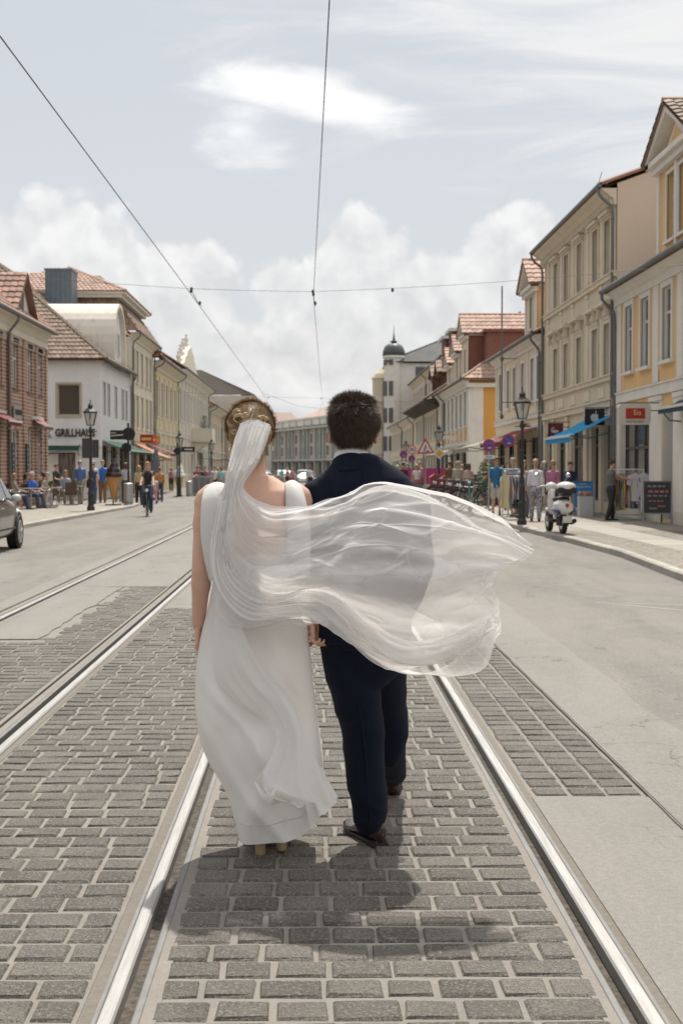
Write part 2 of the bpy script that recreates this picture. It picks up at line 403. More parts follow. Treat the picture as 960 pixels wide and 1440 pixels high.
paving = tag(bd.build('sett_paving', BED), kind='structure')
# smoother repair strip beside the setts, with an uneven outer edge, and further patches
def blob(pts, z, name, m):
    mb = MB(); mb.prism([(x, y, z - 0.02) for x, y in pts], (0, 0, 0.02)); o = mb.build(name, m, road); return o
edge = [(2.16 + 0.10 * mnoise.noise(Vector((y * 0.6, 3, 0))) + 0.03 * mnoise.noise(Vector((y * 5, 9, 0))), y) for y in np.arange(2.0, 34, 0.35)]
blob([(1.585, 2.0)] + edge + [(1.585, 33.9)], 0.004, 'asphalt_patch', PATCH)
e2 = [(-3.62 - 0.22 * abs(mnoise.noise(Vector((y * 0.35, 1, 0)))) - 0.03 * mnoise.noise(Vector((y * 4, 2, 0))), y) for y in np.arange(3, 60, 0.4)]
blob([(-3.405, 3)] + [(-3.405, 60)] + e2[::-1], 0.004, 'asphalt_patch', PATCH)
e3 = [(-2.50 + 0.10 * mnoise.noise(Vector((y * 1.7, 5, 0))) + .03 * mnoise.noise(Vector((y * 7, 5, 0))), y) for y in np.arange(12.9, 18.7, .15)]
blob([(-3.09, 12.9)] + e3 + [(-3.09, 18.65)], 0.004, 'asphalt_patch', PATCH)
# dark crack along the outer edge of the right sett strip
mb = MB()
ys = np.arange(6.0, 12.6, 0.12)
pl = [[(1.572 + 0.006 * mnoise.noise(Vector((y * 3, 0, 0))) - w, y, 0.003) for y in ys] for w in (0.003, -0.003)]
mb.grid(pl); mb.build('joint_crack', mat('crack_dark', (0.03, 0.027, 0.022), 0.95), road)
# fine white scratches on the carriageway (worn marking)
mb = MB()
for a, b_, w in (((P(831, 847, 16.46)), P(960, 852, 16.1), 0.02), (P(840, 848, 16.4), P(985, 862, 15.2), 0.025)):
    pass
def gp(px, py, h=0.0):
    d = CM @ Vector(((px - 480) / FPX, (720 - py) / FPX, -1.0)); t = (CAM_H - h) / -d.z; return Vector((d.x * t, d.y * t, h))
for (a, b_, w) in ((gp(831, 847), gp(1010, 853), 0.018), (gp(831, 847), gp(1040, 866), 0.022)):
    d = (b_ - a).normalized(); s_ = Vector((-d.y, d.x, 0)) * w
    mb.quad(a + Vector((0, 0, .004)), b_ - s_ + Vector((0, 0, .004)), b_ + s_ + Vector((0, 0, .004)), a + s_ * .3 + Vector((0, 0, .004)))
mb.build('worn_line', mat('worn_white', (0.5, 0.48, 0.44), 0.8), road)

# ---- rails: head, groove and lip of grooved tram rail
def rail(xh, side, z=0.004):
    """xh = inner edge of the head, side=+1 when the groove lies towards +X"""
    t = thing('tram_rail', None, None, (0, 0, 0)); del_props = True
    s = side; ys = [-8, 4, 8, 14, 22, 34, 60, 110, 200, 330]
    def strip(u0, u1, z0, z1, name, m, bev=0.0):
        mb = MB(); a, b_ = sorted((xh + s * u0, xh + s * u1))
        if bev: mb.prism([(a, -8, z0), (b_, -8, z0), (b_, -8, z1 - bev), (b_ - bev * 1.4, -8, z1), (a + bev * 1.4, -8, z1), (a, -8, z1 - bev)], (0, 340, 0))
        else: mb.box(a, b_, -8, 332, z0, z1)
        return mb.build(name, m, t)
    strip(-0.050, 0, -0.15, z, 'rail_head', RAIL, 0.005)
    strip(-0.062, -0.050, -0.15, z - 0.003, 'rail_shoulder', LIP)
    strip(0, 0.046, -0.2, -0.045, 'groove', GROOVE)
    strip(0.046, 0.072, -0.15, z - 0.006, 'rail_lip', LIP, 0.003)
    strip(-0.100, -0.062, -0.2, z - 0.008, 'rail_side', RUST)
    strip(-0.170, -0.100, -0.25, z - 0.014, 'mortar_strip', BED)
    strip(0.072, 0.116, -0.2, z - 0.007, 'mortar_strip', BED)
    return t
for xh, s, lab in ((-0.56, 1, 'left rail of the couple\'s track'), (0.925, -1, 'right rail of the couple\'s track'),
                   (-1.755, -1, 'right rail of the other track, second rail left of the bride'), (-3.225, 1, 'leftmost rail, nearest the grey car')):
    t = rail(xh, s); tag(t, 'grooved steel tram rail, ' + lab, 'tram rail', 'tram rails set in the street')

# ---- granite setts
def sett_mesh(seed):
    rng = random.Random(seed); mb = MB(); j = lambda a: rng.uniform(-a, a)
    b0 = [(-.5, -.5), (.5, -.5), (.5, .5), (-.5, .5)]
    bot = [(x, y, -0.06) for x, y in b0]
    mid = [(x + j(.025), y + j(.04), -0.009) for x, y in b0]
    top = [(x * (.90 + j(.02)), y * (.86 + j(.03)), j(0.0015)) for x, y in b0]
    mb.add(bot + mid + top, [(8, 9, 10, 11)] + [(a + i, a + (i + 1) % 4, a + 4 + (i + 1) % 4, a + 4 + i) for a in (0, 4) for i in range(4)])
    return mb
SV = [sett_mesh(i) for i in range(14)]
SM = [s.mesh('sett', STONE) for s in SV]
cells = []
rng = random.Random(11)
def courses(x0, x1, y0, y1, pitch=0.168, lens=(0.145, 0.205), skip=None, stack=None, keyoff=0.0):
    y = y0; k = 0
    while y < y1:
        cw = pitch * rng.uniform(0.93, 1.07); x = x0 if stack else x0 - rng.uniform(0, 0.02)
        first = True; drift = rng.uniform(-0.0012, 0.0012)
        while x < x1 - 0.05:
            L = stack or rng.uniform(*lens)
            if first and not stack and k % 2: L = rng.uniform(0.12, 0.16)
            first = False
            if x1 - (x + L) < 0.10 and not stack: L = x1 - x
            if L > 0.27: L = L / 2
            cx, cy = x + L / 2, y + cw / 2 + rng.uniform(-.002, .002)
            if skip is None or not skip(cx, cy):
                cells.append((cx, cy + drift * 4, L - rng.uniform(.010, .022), cw - rng.uniform(.022, .034), rng.uniform(-.003, .003), rng.randrange(14)))
            x += L
        y += cw; k += 1
courses(-0.455, 0.835, 2.6, 30)
nA = len(cells)
courses(-1.64, -0.672, 3.6, 15.7)
courses(-3.07, -1.92, 5.4, 18.6, skip=lambda x, y: y > 12.7 and x < -2.42)
courses(1.035, 1.56, 6.66, 12.1, stack=0.174)
order = sorted(range(len(cells)), key=lambda i: cells[i][1])
def inframe(c):
    x, y = c[0], c[1]; px = 442 + FPX * x / max(y, .1); return -30 < px < 990 and y > 3.55
vis = [i for i in order if inframe(cells[i])]
single = set(vis[:300]); stuff = MB()
for i in order:
    cx, cy, L, w, dz, k = cells[i]
    z = 0.002 + dz * .6
    if i in single:
        o = bpy.data.objects.new('sett', SM[k]); put(o, paving); o.location = (cx, cy, z); o.scale = (L, w, 1)
        o.rotation_euler = (rng.uniform(-.01, .01), rng.uniform(-.01, .01), rng.uniform(-.02, .02))
    else:
        s = SV[k]; stuff.add([(cx + v[0] * L, cy + v[1] * w, z + v[2]) for v in s.v], s.f)
tag(stuff.build('sett_field', STONE, paving), kind='stuff')
# ---- pavements with kerbs
def kerb_x_r(y):
    return float(np.interp(y, [10, 15, 19.2, 25, 30, 34, 42, 60, 420], [4.7, 4.82, 5.02, 5.36, 5.3, 5.18, 5.2, 5.2, 5.2]))
def kerb_x_l(y): return float(np.interp(y, [10, 37, 50, 57, 60.5, 62], [-7.6, -7.55, -7.32, -7.2, -7.4, -8.3]))
KERB = mat('kerb_granite', (0.36, 0.335, 0.29), 0.8, col2=(0.26, 0.24, 0.205), scale=7, rnd=0.12, bump=0.5, bscale=70)
SLAB = mat('slab_granite', (0.30, 0.28, 0.245), 0.8, col2=(0.25, 0.232, 0.2), scale=5, rnd=0.10, bump=0.35, bscale=60)
def pavement(fx, sgn, far, y0, y1, name):
    mb = MB(); ys = np.concatenate([np.arange(y0, min(y1, 62), 1.0), np.arange(min(y1, 62), y1 + .1, 20)]) if y1 > 62 else np.arange(y0, y1 + .01, 1.0)
    rows = [[(fx(y) + sgn * 0.14, y, 0.118), (far, y, 0.118)] for y in ys]
    if sgn > 0: rows = [r for r in rows]
    mb.grid(rows if sgn < 0 else [r[::-1] for r in rows])
    x = [(fx(y) + sgn * 0.14) for y in ys]
    mb.grid([[(x[i], ys[i], -.1) for i in range(len(ys))], [(x[i], ys[i], .118) for i in range(len(ys))]])
    pv = tag(mb.build(name, MOS), kind='structure'); return pv
pv_r = pavement(kerb_x_r, 1, 60, 6, 73.5, 'pavement')
pv_l = pavement(kerb_x_l, -1, -60, 6, 61.5, 'pavement')
mb = MB(); mb.box(-60, -8.3, 61.5, 62.2, -.1, .116); tag(mb.build('pavement', MOS), kind='structure')
for fx, sgn, pv, y1 in ((kerb_x_r, 1, pv_r, 73), (kerb_x_l, -1, pv_l, 60)):
    y = 12.0
    while y < y1:
        L = 0.98; a, b_ = fx(y), fx(y + L)
        mb = MB(); dz = random.uniform(-.004, .004); g = 0.006
        e = sgn * 0.152
        p0 = [(a, y + g, -.1), (a + e, y + g, -.1), (a + e, y + g, .124 + dz), (a + sgn * .03, y + g, .124 + dz), (a + sgn * .004, y + g, .10 + dz)]
        p1 = [(b_ + (q[0] - a), y + L - g, q[2]) for q in p0]
        n = 5; mb.add(p0 + p1, [tuple(range(n)), tuple(range(2 * n - 1, n - 1, -1))] + [(i, n + i, n + (i + 1) % n, (i + 1) % n) for i in range(n)])
        fixn(mb.build('kerbstone', KERB, pv)); y += L
# slab walk on the right pavement
me = None; y = 14.0
sb = MB(); sb.prism([(-.46, -.46, -.01), (.46, -.46, -.01), (.46, .46, -.01), (-.46, .46, -.01)], (0, 0, .012)); sm = sb.mesh('slab', SLAB)
while y < 60:
    for k in range(1 if y < 0 else 1):
        o = bpy.data.objects.new('slab', sm); put(o, pv_r); o.location = (6.82, y, 0.121 + random.uniform(-.001, .001)); o.scale = (0.98, 0.98, 1); o.rotation_euler = (0, 0, random.uniform(-.01, .01))
    y += 0.93
o = None
# mosaic stones near the right kerb: a visible field of small granite cubes
mst = MB(); rg = random.Random(5)
MSTONE = mat('mosaic_stone', (0.27, 0.24, 0.20), 0.8, col2=(0.34, 0.31, 0.265), scale=5, rnd=0.32, bump=0.5, bscale=90)
yy = 17.5
while yy < 33:
    x = kerb_x_r(yy) + 0.17
    while x < 9.2:
        if not (6.34 < x < 7.30) and 442 + FPX * x / yy < 985:
            s2 = 0.052; j = lambda: rg.uniform(-.006, .006); zt = .118 + rg.uniform(.001, .006)
            a = [(x + j(), yy + j()), (x + s2 + j(), yy + j()), (x + s2 + j(), yy + s2 + j()), (x + j(), yy + s2 + j())]
            mst.add([(p[0], p[1], zt) for p in a], [(0, 1, 2, 3)])
        x += 0.066
    yy += 0.068
tag(mst.build('mosaic_stone_field', MSTONE, pv_r), kind='stuff')
# ================================================================== BUILDING KIT
GL = glassmat()
FRW = mat('frame_white', (0.62, 0.60, 0.55), 0.5); FRD = mat('frame_dark', (0.07, 0.055, 0.045), 0.5)
ZINC = mat('zinc', (0.17, 0.17, 0.165), 0.5, col2=(0.12, 0.12, 0.12), scale=6, metal=0.4)
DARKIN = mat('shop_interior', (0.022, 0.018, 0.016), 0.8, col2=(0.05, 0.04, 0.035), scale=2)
TILE_R = mat('tile_red', (0.29, 0.165, 0.12), 0.8, col2=(0.21, 0.125, 0.095), scale=1.2, rnd=0.25, stain=0.5)
TILE_P = mat('tile_pale_red', (0.38, 0.25, 0.19), 0.8, col2=(0.30, 0.19, 0.145), scale=1.5, rnd=0.2)
TILE_B = mat('tile_brown', (0.215, 0.15, 0.105), 0.8, col2=(0.15, 0.105, 0.075), scale=1.2, rnd=0.28, stain=0.4)
SLATE = mat('slate', (0.13, 0.13, 0.125), 0.95, col2=(0.18, 0.175, 0.165), scale=0.7, spec=0.05)
WINC = {}
def wall_mesh(mb, x0, x1, z0, z1, ops, y=0.0, depth=0.2, back=None):
    xs = sorted({x0, x1} | {min(max(v, x0), x1) for o in ops for v in o[:2]}); zs = sorted({z0, z1} | {min(max(v, z0), z1) for o in ops for v in o[2:4]})
    for i in range(len(xs) - 1):
        for j in range(len(zs) - 1):
            cx, cz = (xs[i] + xs[i + 1]) / 2, (zs[j] + zs[j + 1]) / 2
            if any(o[0] < cx < o[1] and o[2] < cz < o[3] for o in ops): continue
            mb.quad((xs[i], y, zs[j]), (xs[i + 1], y, zs[j]), (xs[i + 1], y, zs[j + 1]), (xs[i], y, zs[j + 1]))
    for a, b, c, d in [o[:4] for o in ops]:
        e = y + depth
        mb.quad((a, y, c), (a, e, c), (a, e, d), (a, y, d)); mb.quad((b, y, c), (b, y, d), (b, e, d), (b, e, c))
        mb.quad((a, y, d), (a, e, d), (b, e, d), (b, y, d)); mb.quad((a, y, c), (b, y, c), (b, e, c), (a, e, c))
def window(parent, x, z, w, h, y, style='t', fm=None):
    """casement window set in a wall opening: frame, panes behind it"""
    fm = fm or FRW; key = (round(w, 2), round(h, 2), style, fm.name)
    if key not in WINC:
        f = 0.055; mb = MB()
        mb.box(-w / 2, -w / 2 + f, 0, .07, 0, h); mb.box(w / 2 - f, w / 2, 0, .07, 0, h); mb.box(-w / 2 + f, w / 2 - f, 0.001, .07, 0, f); mb.box(-w / 2 + f, w / 2 - f, 0.001, .07, h - f, h)
        tz = h * 0.66
        if style in 't+': mb.box(-w / 2 + f, w / 2 - f, -.012, .058, tz - .035, tz + .035)
        if style in 't|+m': mb.box(-.032, .032, -.008, .061, f, (tz - .035) if style in 't' else h - f)
        if style == 't': mb.box(-.02, .02, -.004, .061, tz + .035, h - f)
        if style == 'm':
            for k in (1, 2): mb.box(-w / 2 + f, w / 2 - f, -.005, .058, h * k / 3 - .018, h * k / 3 + .018)
        pm = MB(); pm.quad((-w / 2 + f, .04, f), (w / 2 - f, .04, f), (w / 2 - f, .04, h - f), (-w / 2 + f, .04, h - f))
        WINC[key] = (mb.mesh('window', fm), pm.mesh('pane', GL))
    a, b = WINC[key]
    o = bpy.data.objects.new('window', a); put(o, parent); o.location = (x, y, z)
    p = bpy.data.objects.new('pane', b); put(p, o); return o
class House:
    def __init__(s, name, label, cat, side, y0, y1, xf, wallm, group=None, depth=11, base=0.12, trim=None):
        s.side = side; s.y0, s.y1, s.xf, s.W, s.D = y0, y1, xf, y1 - y0, depth; s.base = base
        s.loc = (xf, y1 if side > 0 else y0, 0); s.t = thing(name, label, cat, s.loc, R(-90) if side > 0 else R(90), group)
        s.wm = wallm; s.tm = trim or wallm; s.ops = []; s.wins = []; s.trim = MB()
    def X(s, Y): return (s.y1 - Y) if s.side > 0 else (Y - s.y0)
    def world(s, x, y, z): return Vector((s.xf + y * s.side, (s.y1 - x) if s.side > 0 else (s.y0 + x), z))
    def win(s, Y, z, w, h, style='t', fm=None, surround=0.12, sill=True, hood=None, rv=0.115, nox=False):
        x = s.X(Y); s.ops.append((x - w / 2, x + w / 2, z, z + h, rv)); window(s.t, x, z, w, h, rv - 0.03, style, fm)
        if surround:
            q = surround; m = MB(); a, b, c, d = x - w / 2, x + w / 2, z, z + h; p = -.05
            m.box(a - q, a, p, .02, c, d + q); m.box(b, b + q, p, .02, c, d + q); m.box(a, b, p, .02, d, d + q)
            if sill: m.box(a - q - .05, b + q + .05, -.13, .10, c - .09, c)
            if hood == 'flat': m.box(a - q - .08, b + q + .08, -.2, .02, d + q + .001, d + q + .1); m.box(a - q - .02, b + q + .02, -.11, .02, d + q - .06, d + q)
            if hood == 'rich':
                m.box(a - q, b + q, -.07, .02, d + q + .001, d + q + .42); m.box(a - q - .14, b + q + .14, -.30, .02, d + q + .42, d + q + .50); m.box(a - q - .06, b + q + .06, -.2, .02, d + q + .50, d + q + .58)
                for k in (a - q + .05, b + q - .05): m.cbox((k, -.14, d + q + .25), (.1, .18, .34)); m.ball((k, -.2, d + q + .12), (.06, .08, .08), 6, 4)
                for k in range(3): m.ball((a + (b - a) * (k + .5) / 3, -.09, d + q + .22), (.09, .05, .09), 8, 4)
                m.ball((x, -.1, d + q + .22), (.12, .08, .13), 8, 5)
            m.build('window_surround', s.tm, s.t)
    def shop(s, Ya, Yb, z0, z1, rv=0.16, frame=FRD, bars=2, transom=0.72, glass=None, door=False, name='shop_window'):
        a, b = sorted((s.X(Ya), s.X(Yb))); s.ops.append((a, b, z0, z1, rv)); m = MB(); f = .07; y = rv - .05
        m.box(a, a + f, y, y + .08, z0, z1); m.box(b - f, b, y, y + .08, z0, z1); m.box(a + f, b - f, y + .001, y + .08, z0, z0 + f * (3 if door else 1)); m.box(a + f, b - f, y + .001, y + .08, z1 - f, z1)
        zt = z0 + (z1 - z0) * transom; m.box(a + f, b - f, y - .01, y + .07, zt - .04, zt + .04)
        for k in range(1, bars): xx = a + (b - a) * k / bars; m.box(xx - .035, xx + .035, y - .006, y + .074, z0 + f, z1 - f)
        o = m.build('door' if door else name, frame, s.t)
        p = MB(); p.quad((a + f, y + .05, z0 + f), (b - f, y + .05, z0 + f), (b - f, y + .05, z1 - f), (a + f, y + .05, z1 - f)); p.build('pane', glass or GL, o)
        if door: h = MB(); h.tube([(a + (b - a) * .3, y - .06, z0 + .9), (a + (b - a) * .3, y - .06, z0 + 1.25)], .015, 6); h.build('handle', ZINC, o)
        return o
    def walls(s, z1, gable=None, ends=(True, True), sidemat=None, sideops=()):
        mb = MB(); z0 = s.base - .3
        by = {}
        for o in s.ops: by.setdefault(round(o[4], 2), []).append(o)
        xs = s.ops; m = MB()
        # one grid with every opening cut, reveal depth of each opening its own
        wall_mesh(m, 0, s.W, z0, z1, [], 0) if not xs else None
        if xs:
            gx = sorted({0, s.W} | {v for o in xs for v in o[:2]}); gz = sorted({z0, z1} | {v for o in xs for v in o[2:4]})
            for i in range(len(gx) - 1):
                for j in range(len(gz) - 1):
                    cx, cz = (gx[i] + gx[i + 1]) / 2, (gz[j] + gz[j + 1]) / 2
                    if any(o[0] < cx < o[1] and o[2] < cz < o[3] for o in xs): continue
                    m.quad((gx[i], 0, gz[j]), (gx[i + 1], 0, gz[j]), (gx[i + 1], 0, gz[j + 1]), (gx[i], 0, gz[j + 1]))
            for a, b, c, d, e in xs:
                m.m(1); m.quad((a, 0, c), (a, e, c), (a, e, d), (a, 0, d)); m.quad((b, 0, c), (b, 0, d), (b, e, d), (b, e, c)); m.quad((a, 0, d), (a, e, d), (b, e, d), (b, 0, d)); m.quad((a, 0, c), (b, 0, c), (b, e, c), (a, e, c))
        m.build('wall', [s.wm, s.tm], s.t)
        m = MB(); sm = sidemat or s.wm
        D = s.D
        for k, x in enumerate((0, s.W)):
            if not ends[k]: continue
            m = MB()
            if gable: m.poly([(x, 0, z0), (x, D, z0), (x, D, z1 - .3), (x, gable[0], gable[1] - .05), (x, 0.02, gable[2] if len(gable) > 2 else z1)])
            else: m.quad((x, 0, z0), (x, D, z0), (x, D, z1), (x, 0, z1))
            m.build('side_wall', sm, s.t)
        m = MB(); m.quad((0, D, z0), (s.W, D, z0), (s.W, D, z1), (0, D, z1))
        m.build('back_wall', sm, s.t)
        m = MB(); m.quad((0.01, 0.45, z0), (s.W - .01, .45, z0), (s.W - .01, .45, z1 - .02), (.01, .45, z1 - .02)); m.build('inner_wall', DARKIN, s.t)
    def band(s, z, h, out=.08, Ya=None, Yb=None, name='string_course', m=None):
        a, b = (0, s.W) if Ya is None else sorted((s.X(Ya), s.X(Yb)))
        q = MB(); q.box(a, b, -out, .02, z, z + h); q.box(a - .0, b + .0, -out * 1.5, .02, z + h, z + h + .045); return q.build(name, m or s.tm, s.t)
    def pil(s, Ya, Yb, z0, z1, out=.045, m=None):
        a, b = sorted((s.X(Ya), s.X(Yb))); q = MB(); q.box(a, b, -out, .02, z0, z1); q.box(a - .03, b + .03, -out - .03, .02, z1 - .14, z1 - .02); return q.build('pilaster', m or s.tm, s.t)
    def panel(s, Ya, Yb, z0, z1, m, out=.012, name='wall_panel'):
        a, b = sorted((s.X(Ya), s.X(Yb))); q = MB(); q.box(a, b, -out, .01, z0, z1); return q.build(name, m, s.t)
    def cornice(s, z, out=.4, h=.4, ext=.0, m=None, dent=False):
        q = MB(); n = 4; prof = [(0.0, -h), (.08, -h), (.1, -h * .62), (.2, -h * .5), (out * .62, -h * .3), (out * .9, -h * .12), (out, 0.0), (0, 0)]
        q.prism([(-ext, -p, z + dz) for p, dz in prof], (s.W + 2 * ext, 0, 0)); fixn(q.build('cornice', m or s.tm, s.t))
        if dent:
            d = MB(); x = .1
            while x < s.W: d.box(x, x + .1, -.2, -.05, z - h * .95, z - h * .62); x += .22
            tag(d.build('dentil', m or s.tm, s.t), kind='stuff')
    def gutter(s, z, out=.42, pipes=(), m=None, r=.075, zb=0.15):
        q = MB(); q.tube([(-.1, -out, z), (s.W + .1, -out, z)], r, 8); q.box(-.1, s.W + .1, -out, -out + .25, z + .02, z + .06); q.build('gutter', m or ZINC, s.t)
        for Y in pipes:
            x = s.X(Y); q = MB(); q.tube([(x, -out, z - .03), (x, -out, z - .22), (x, -out + .12, z - .38), (x, -.14, z - .62), (x, -.11, z - .85), (x, -.11, zb)], .05, 8)
            for zz in np.arange(zb + .6, z - 1, 1.7): q.tube([(x, -.11, zz), (x, -.11, zz + .05)], .062, 8)
            q.build('downpipe', m or ZINC, s.t)
    def roof(s, eave, ridge_y, ridge_z, tm, over=.42, hipn=0.0, hipf=0.0, tile=None, ext=0.0, basem=None, back=True):
        """pitched roof; hipn/hipf are the hip run at the near / far end"""
        W, D = s.W, s.D; hn, hf = (hipn, hipf)
        ln, lf = (hf, hn) if s.side > 0 else (hn, hf)      # run at x=0 and x=W ends
        k = (ridge_z - eave) / (ridge_y + over) if over > -9 else 1
        z0 = eave; dist = abs(s.y0); tw = tile or (0.2 if dist < 60 else 0.26 if dist < 90 else .34)
        ex0, ex1 = (-(over) if ln else -ext), (W + over if lf else W + ext)
        A = (ex0, -over, z0); B = (ex1, -over, z0); C = (W - lf if lf else W + ext, ridge_y, ridge_z); E = (ln if ln else -ext, ridge_y, ridge_z)
        faces = [[A, B, C, E]]
        yb = 2 * ridge_y + over
        A2 = (ex1, yb, z0); B2 = (ex0, yb, z0)
        if back: faces.append([A2, B2, E, C])
        if ln: faces.append([B2, A, E])
        if lf: faces.append([B, A2, C])
        q = MB(); 
        for f in faces: q.poly([Vector(p) for p in f]); q.poly([Vector(p) - Vector((0, 0, .1)) for p in f][::-1])
        q.prism([Vector(A), Vector(B), Vector(B) - Vector((0, 0, .1)), Vector(A) - Vector((0, 0, .1))], (0, .02, 0))
        ro = q.build('roof', basem or tm, s.t)
        for f in (faces[:1] + faces[2:]):
            if tile != 0: tiles(f, tm, ro, tw)
        rr = MB(); rr.tube([E, C], .12, 6)
        for a, b in (((A, E),) if ln else ()) + (((B, C),) if lf else ()): rr.tube([Vector(a) + Vector((0, 0, .04)), Vector(b)], .10, 6)
        if not ln: rr.tube([Vector(A) + Vector((0, 0, .03)), E], .07, 5)
        if not lf: rr.tube([Vector(B) + Vector((0, 0, .03)), C], .07, 5)
        rr.build('ridge_tile', tm, ro); return ro
def tiles(poly, tm, parent, tw=.25, name='roof_tile'):
    p = [Vector(v) for v in poly]; u = (p[1] - p[0]).normalized(); n = u.cross(p[2] - p[0])
    n.normalize(); v = n.cross(u)
    if n.z < 0: n = -n
    if (p[2] - p[0]).dot(v) < 0: v = -v
    q2 = [((a - p[0]).dot(u), (a - p[0]).dot(v)) for a in p]
    us = [a for a, _ in q2]; vs = [b for _, b in q2]; th = tw * 1.45; m = MB(); j = 0; b = min(vs)
    V_ = []; F_ = []; rg = random.Random(3)
    def span(y):
        xs = []
        for i in range(len(q2)):
            (x0, y0), (x1, y1) = q2[i], q2[(i + 1) % len(q2)]
            if (y0 - y) * (y1 - y) < 0: xs.append(x0 + (x1 - x0) * (y - y0) / (y1 - y0))
        return (min(xs), max(xs)) if len(xs) >= 2 else None
    while b < max(vs) - .02:
        e = min(b + th * 1.08, max(vs)); sp_ = span(b + (e - b) * .4)
        if sp_:
            a = sp_[0]
            while a < sp_[1] - tw * .4:
                w = min(tw, sp_[1] - a); h = tw * .13; jz = rg.uniform(0, .012)
                k = len(V_)
                for (du, dn) in ((0.0, 0.0), (.45, .8), (.75, .9), (1.0, 0.1)):
                    V_.append(p[0] + u * (a + w * du) + v * b + n * (h * dn + .045 + jz)); V_.append(p[0] + u * (a + w * du) + v * e + n * (h * dn + .012))
                for r_ in range(3): F_.append((k + 2 * r_, k + 2 * r_ + 2, k + 2 * r_ + 3, k + 2 * r_ + 1))
                k2 = len(V_)
                for (du, dn) in ((0.0, 0.0), (.45, .8), (.75, .9), (1.0, 0.1)): V_.append(p[0] + u * (a + w * du) + v * b + n * .0)
                for r_ in range(3): F_.append((k + 2 * r_, k2 + r_, k2 + r_ + 1, k + 2 * r_ + 2))
                a += tw
        b += th
    m.add(V_, F_); return tag(m.build(name, tm, parent), kind='stuff')
def dormer_house(H, Yc, w, z0, z1, peak, wm, tm, trim, tile=TILE_P, front=0.0, deep=5.0, over=.25, wins=(), tw=.28, name='dormer', side_ops=None, sidem=None):
    """gabled dormer house standing on the wall: walls, pediment, tiled saddle roof running back"""
    x = H.X(Yc); a, b = x - w / 2, x + w / 2; t = H.t; m = MB(); ops = []
    for (dY, zz, ww, hh) in wins: ops.append((x + dY - ww / 2, x + dY + ww / 2, zz, zz + hh))
    wall_mesh(m, a, b, z0, z1, ops, front, .16); m.poly([(a, front, z1), (b, front, z1), (x, front, peak - .1)])
    d = m.build(name, wm, t)
    for (dY, zz, ww, hh) in wins:
        o = window(d, x + dY, zz, ww, hh, front + .13)
        q = MB(); c = .1; q.box(x + dY - ww / 2 - c, x + dY - ww / 2, front - .04, front + .02, zz, zz + hh + c); q.box(x + dY + ww / 2, x + dY + ww / 2 + c, front - .04, front + .02, zz, zz + hh + c); q.box(x + dY - ww / 2, x + dY + ww / 2, front - .04, front + .02, zz + hh, zz + hh + c); q.box(x + dY - ww / 2 - .14, x + dY + ww / 2 + .14, front - .1, front + .1, zz - .08, zz)
        q.build('window_surround', trim, d)
    for xx in (a, b): q = MB(); q.quad((xx, front, z0), (xx, front + deep, z0), (xx, front + deep, z1), (xx, front, z1)); q.build('dormer_side', sidem or wm, d)
    q = MB(); q.box(a - .0, a + .22, front - .06, front + .02, z0, z1); q.box(b - .22, b, front - .06, front + .02, z0, z1)
    q.box(a - over, b + over, front - .30, front + .02, z1 - .06, z1 + .08); q.box(a - over * .6, b + over * .6, front - .18, front + .02, z1 - .24, z1 - .06)
    for s in (-1, 1):
        q.box(*(sorted((x + s * w / 2, x + s * (w / 2 + over)))), front - .3, front + deep, z1 - .05, z1 + .079)
        A = Vector((x + s * (w / 2 + over), front, z1 + .08)); Bp = Vector((x, front, peak)); q.prism([A + Vector((0, -.34, 0)), Bp + Vector((0, -.34, 0)), Bp + Vector((0, -.34, -.24)), A + Vector((-s * .35, -.34, 0))], (0, .36, 0))
    fixn(q.build('pediment', trim, d))
    r = MB(); A = (a - over - .08, front - .42, z1 + .07); B = (b + over + .08, front - .42, z1 + .07); C = (x, front - .42, peak + .05); Eb = (x, front + deep, peak + .05); A3 = (a - over - .08, front + deep, z1 + .07); B3 = (b + over + .08, front + deep, z1 + .07)
    f1 = [A3, A, C, Eb]; f2 = [B, B3, Eb, C]
    for f in (f1, f2): r.poly([Vector(v) for v in f]); r.poly([Vector(v) - Vector((0, 0, .07)) for v in f][::-1])
    ro = r.build('dormer_roof', tile, d)
    for f in (f1, f2): tiles(f, tile, ro, tw)
    q = MB(); q.tube([C, Eb], .09, 6); q.build('ridge_tile', tile, ro)
    return d
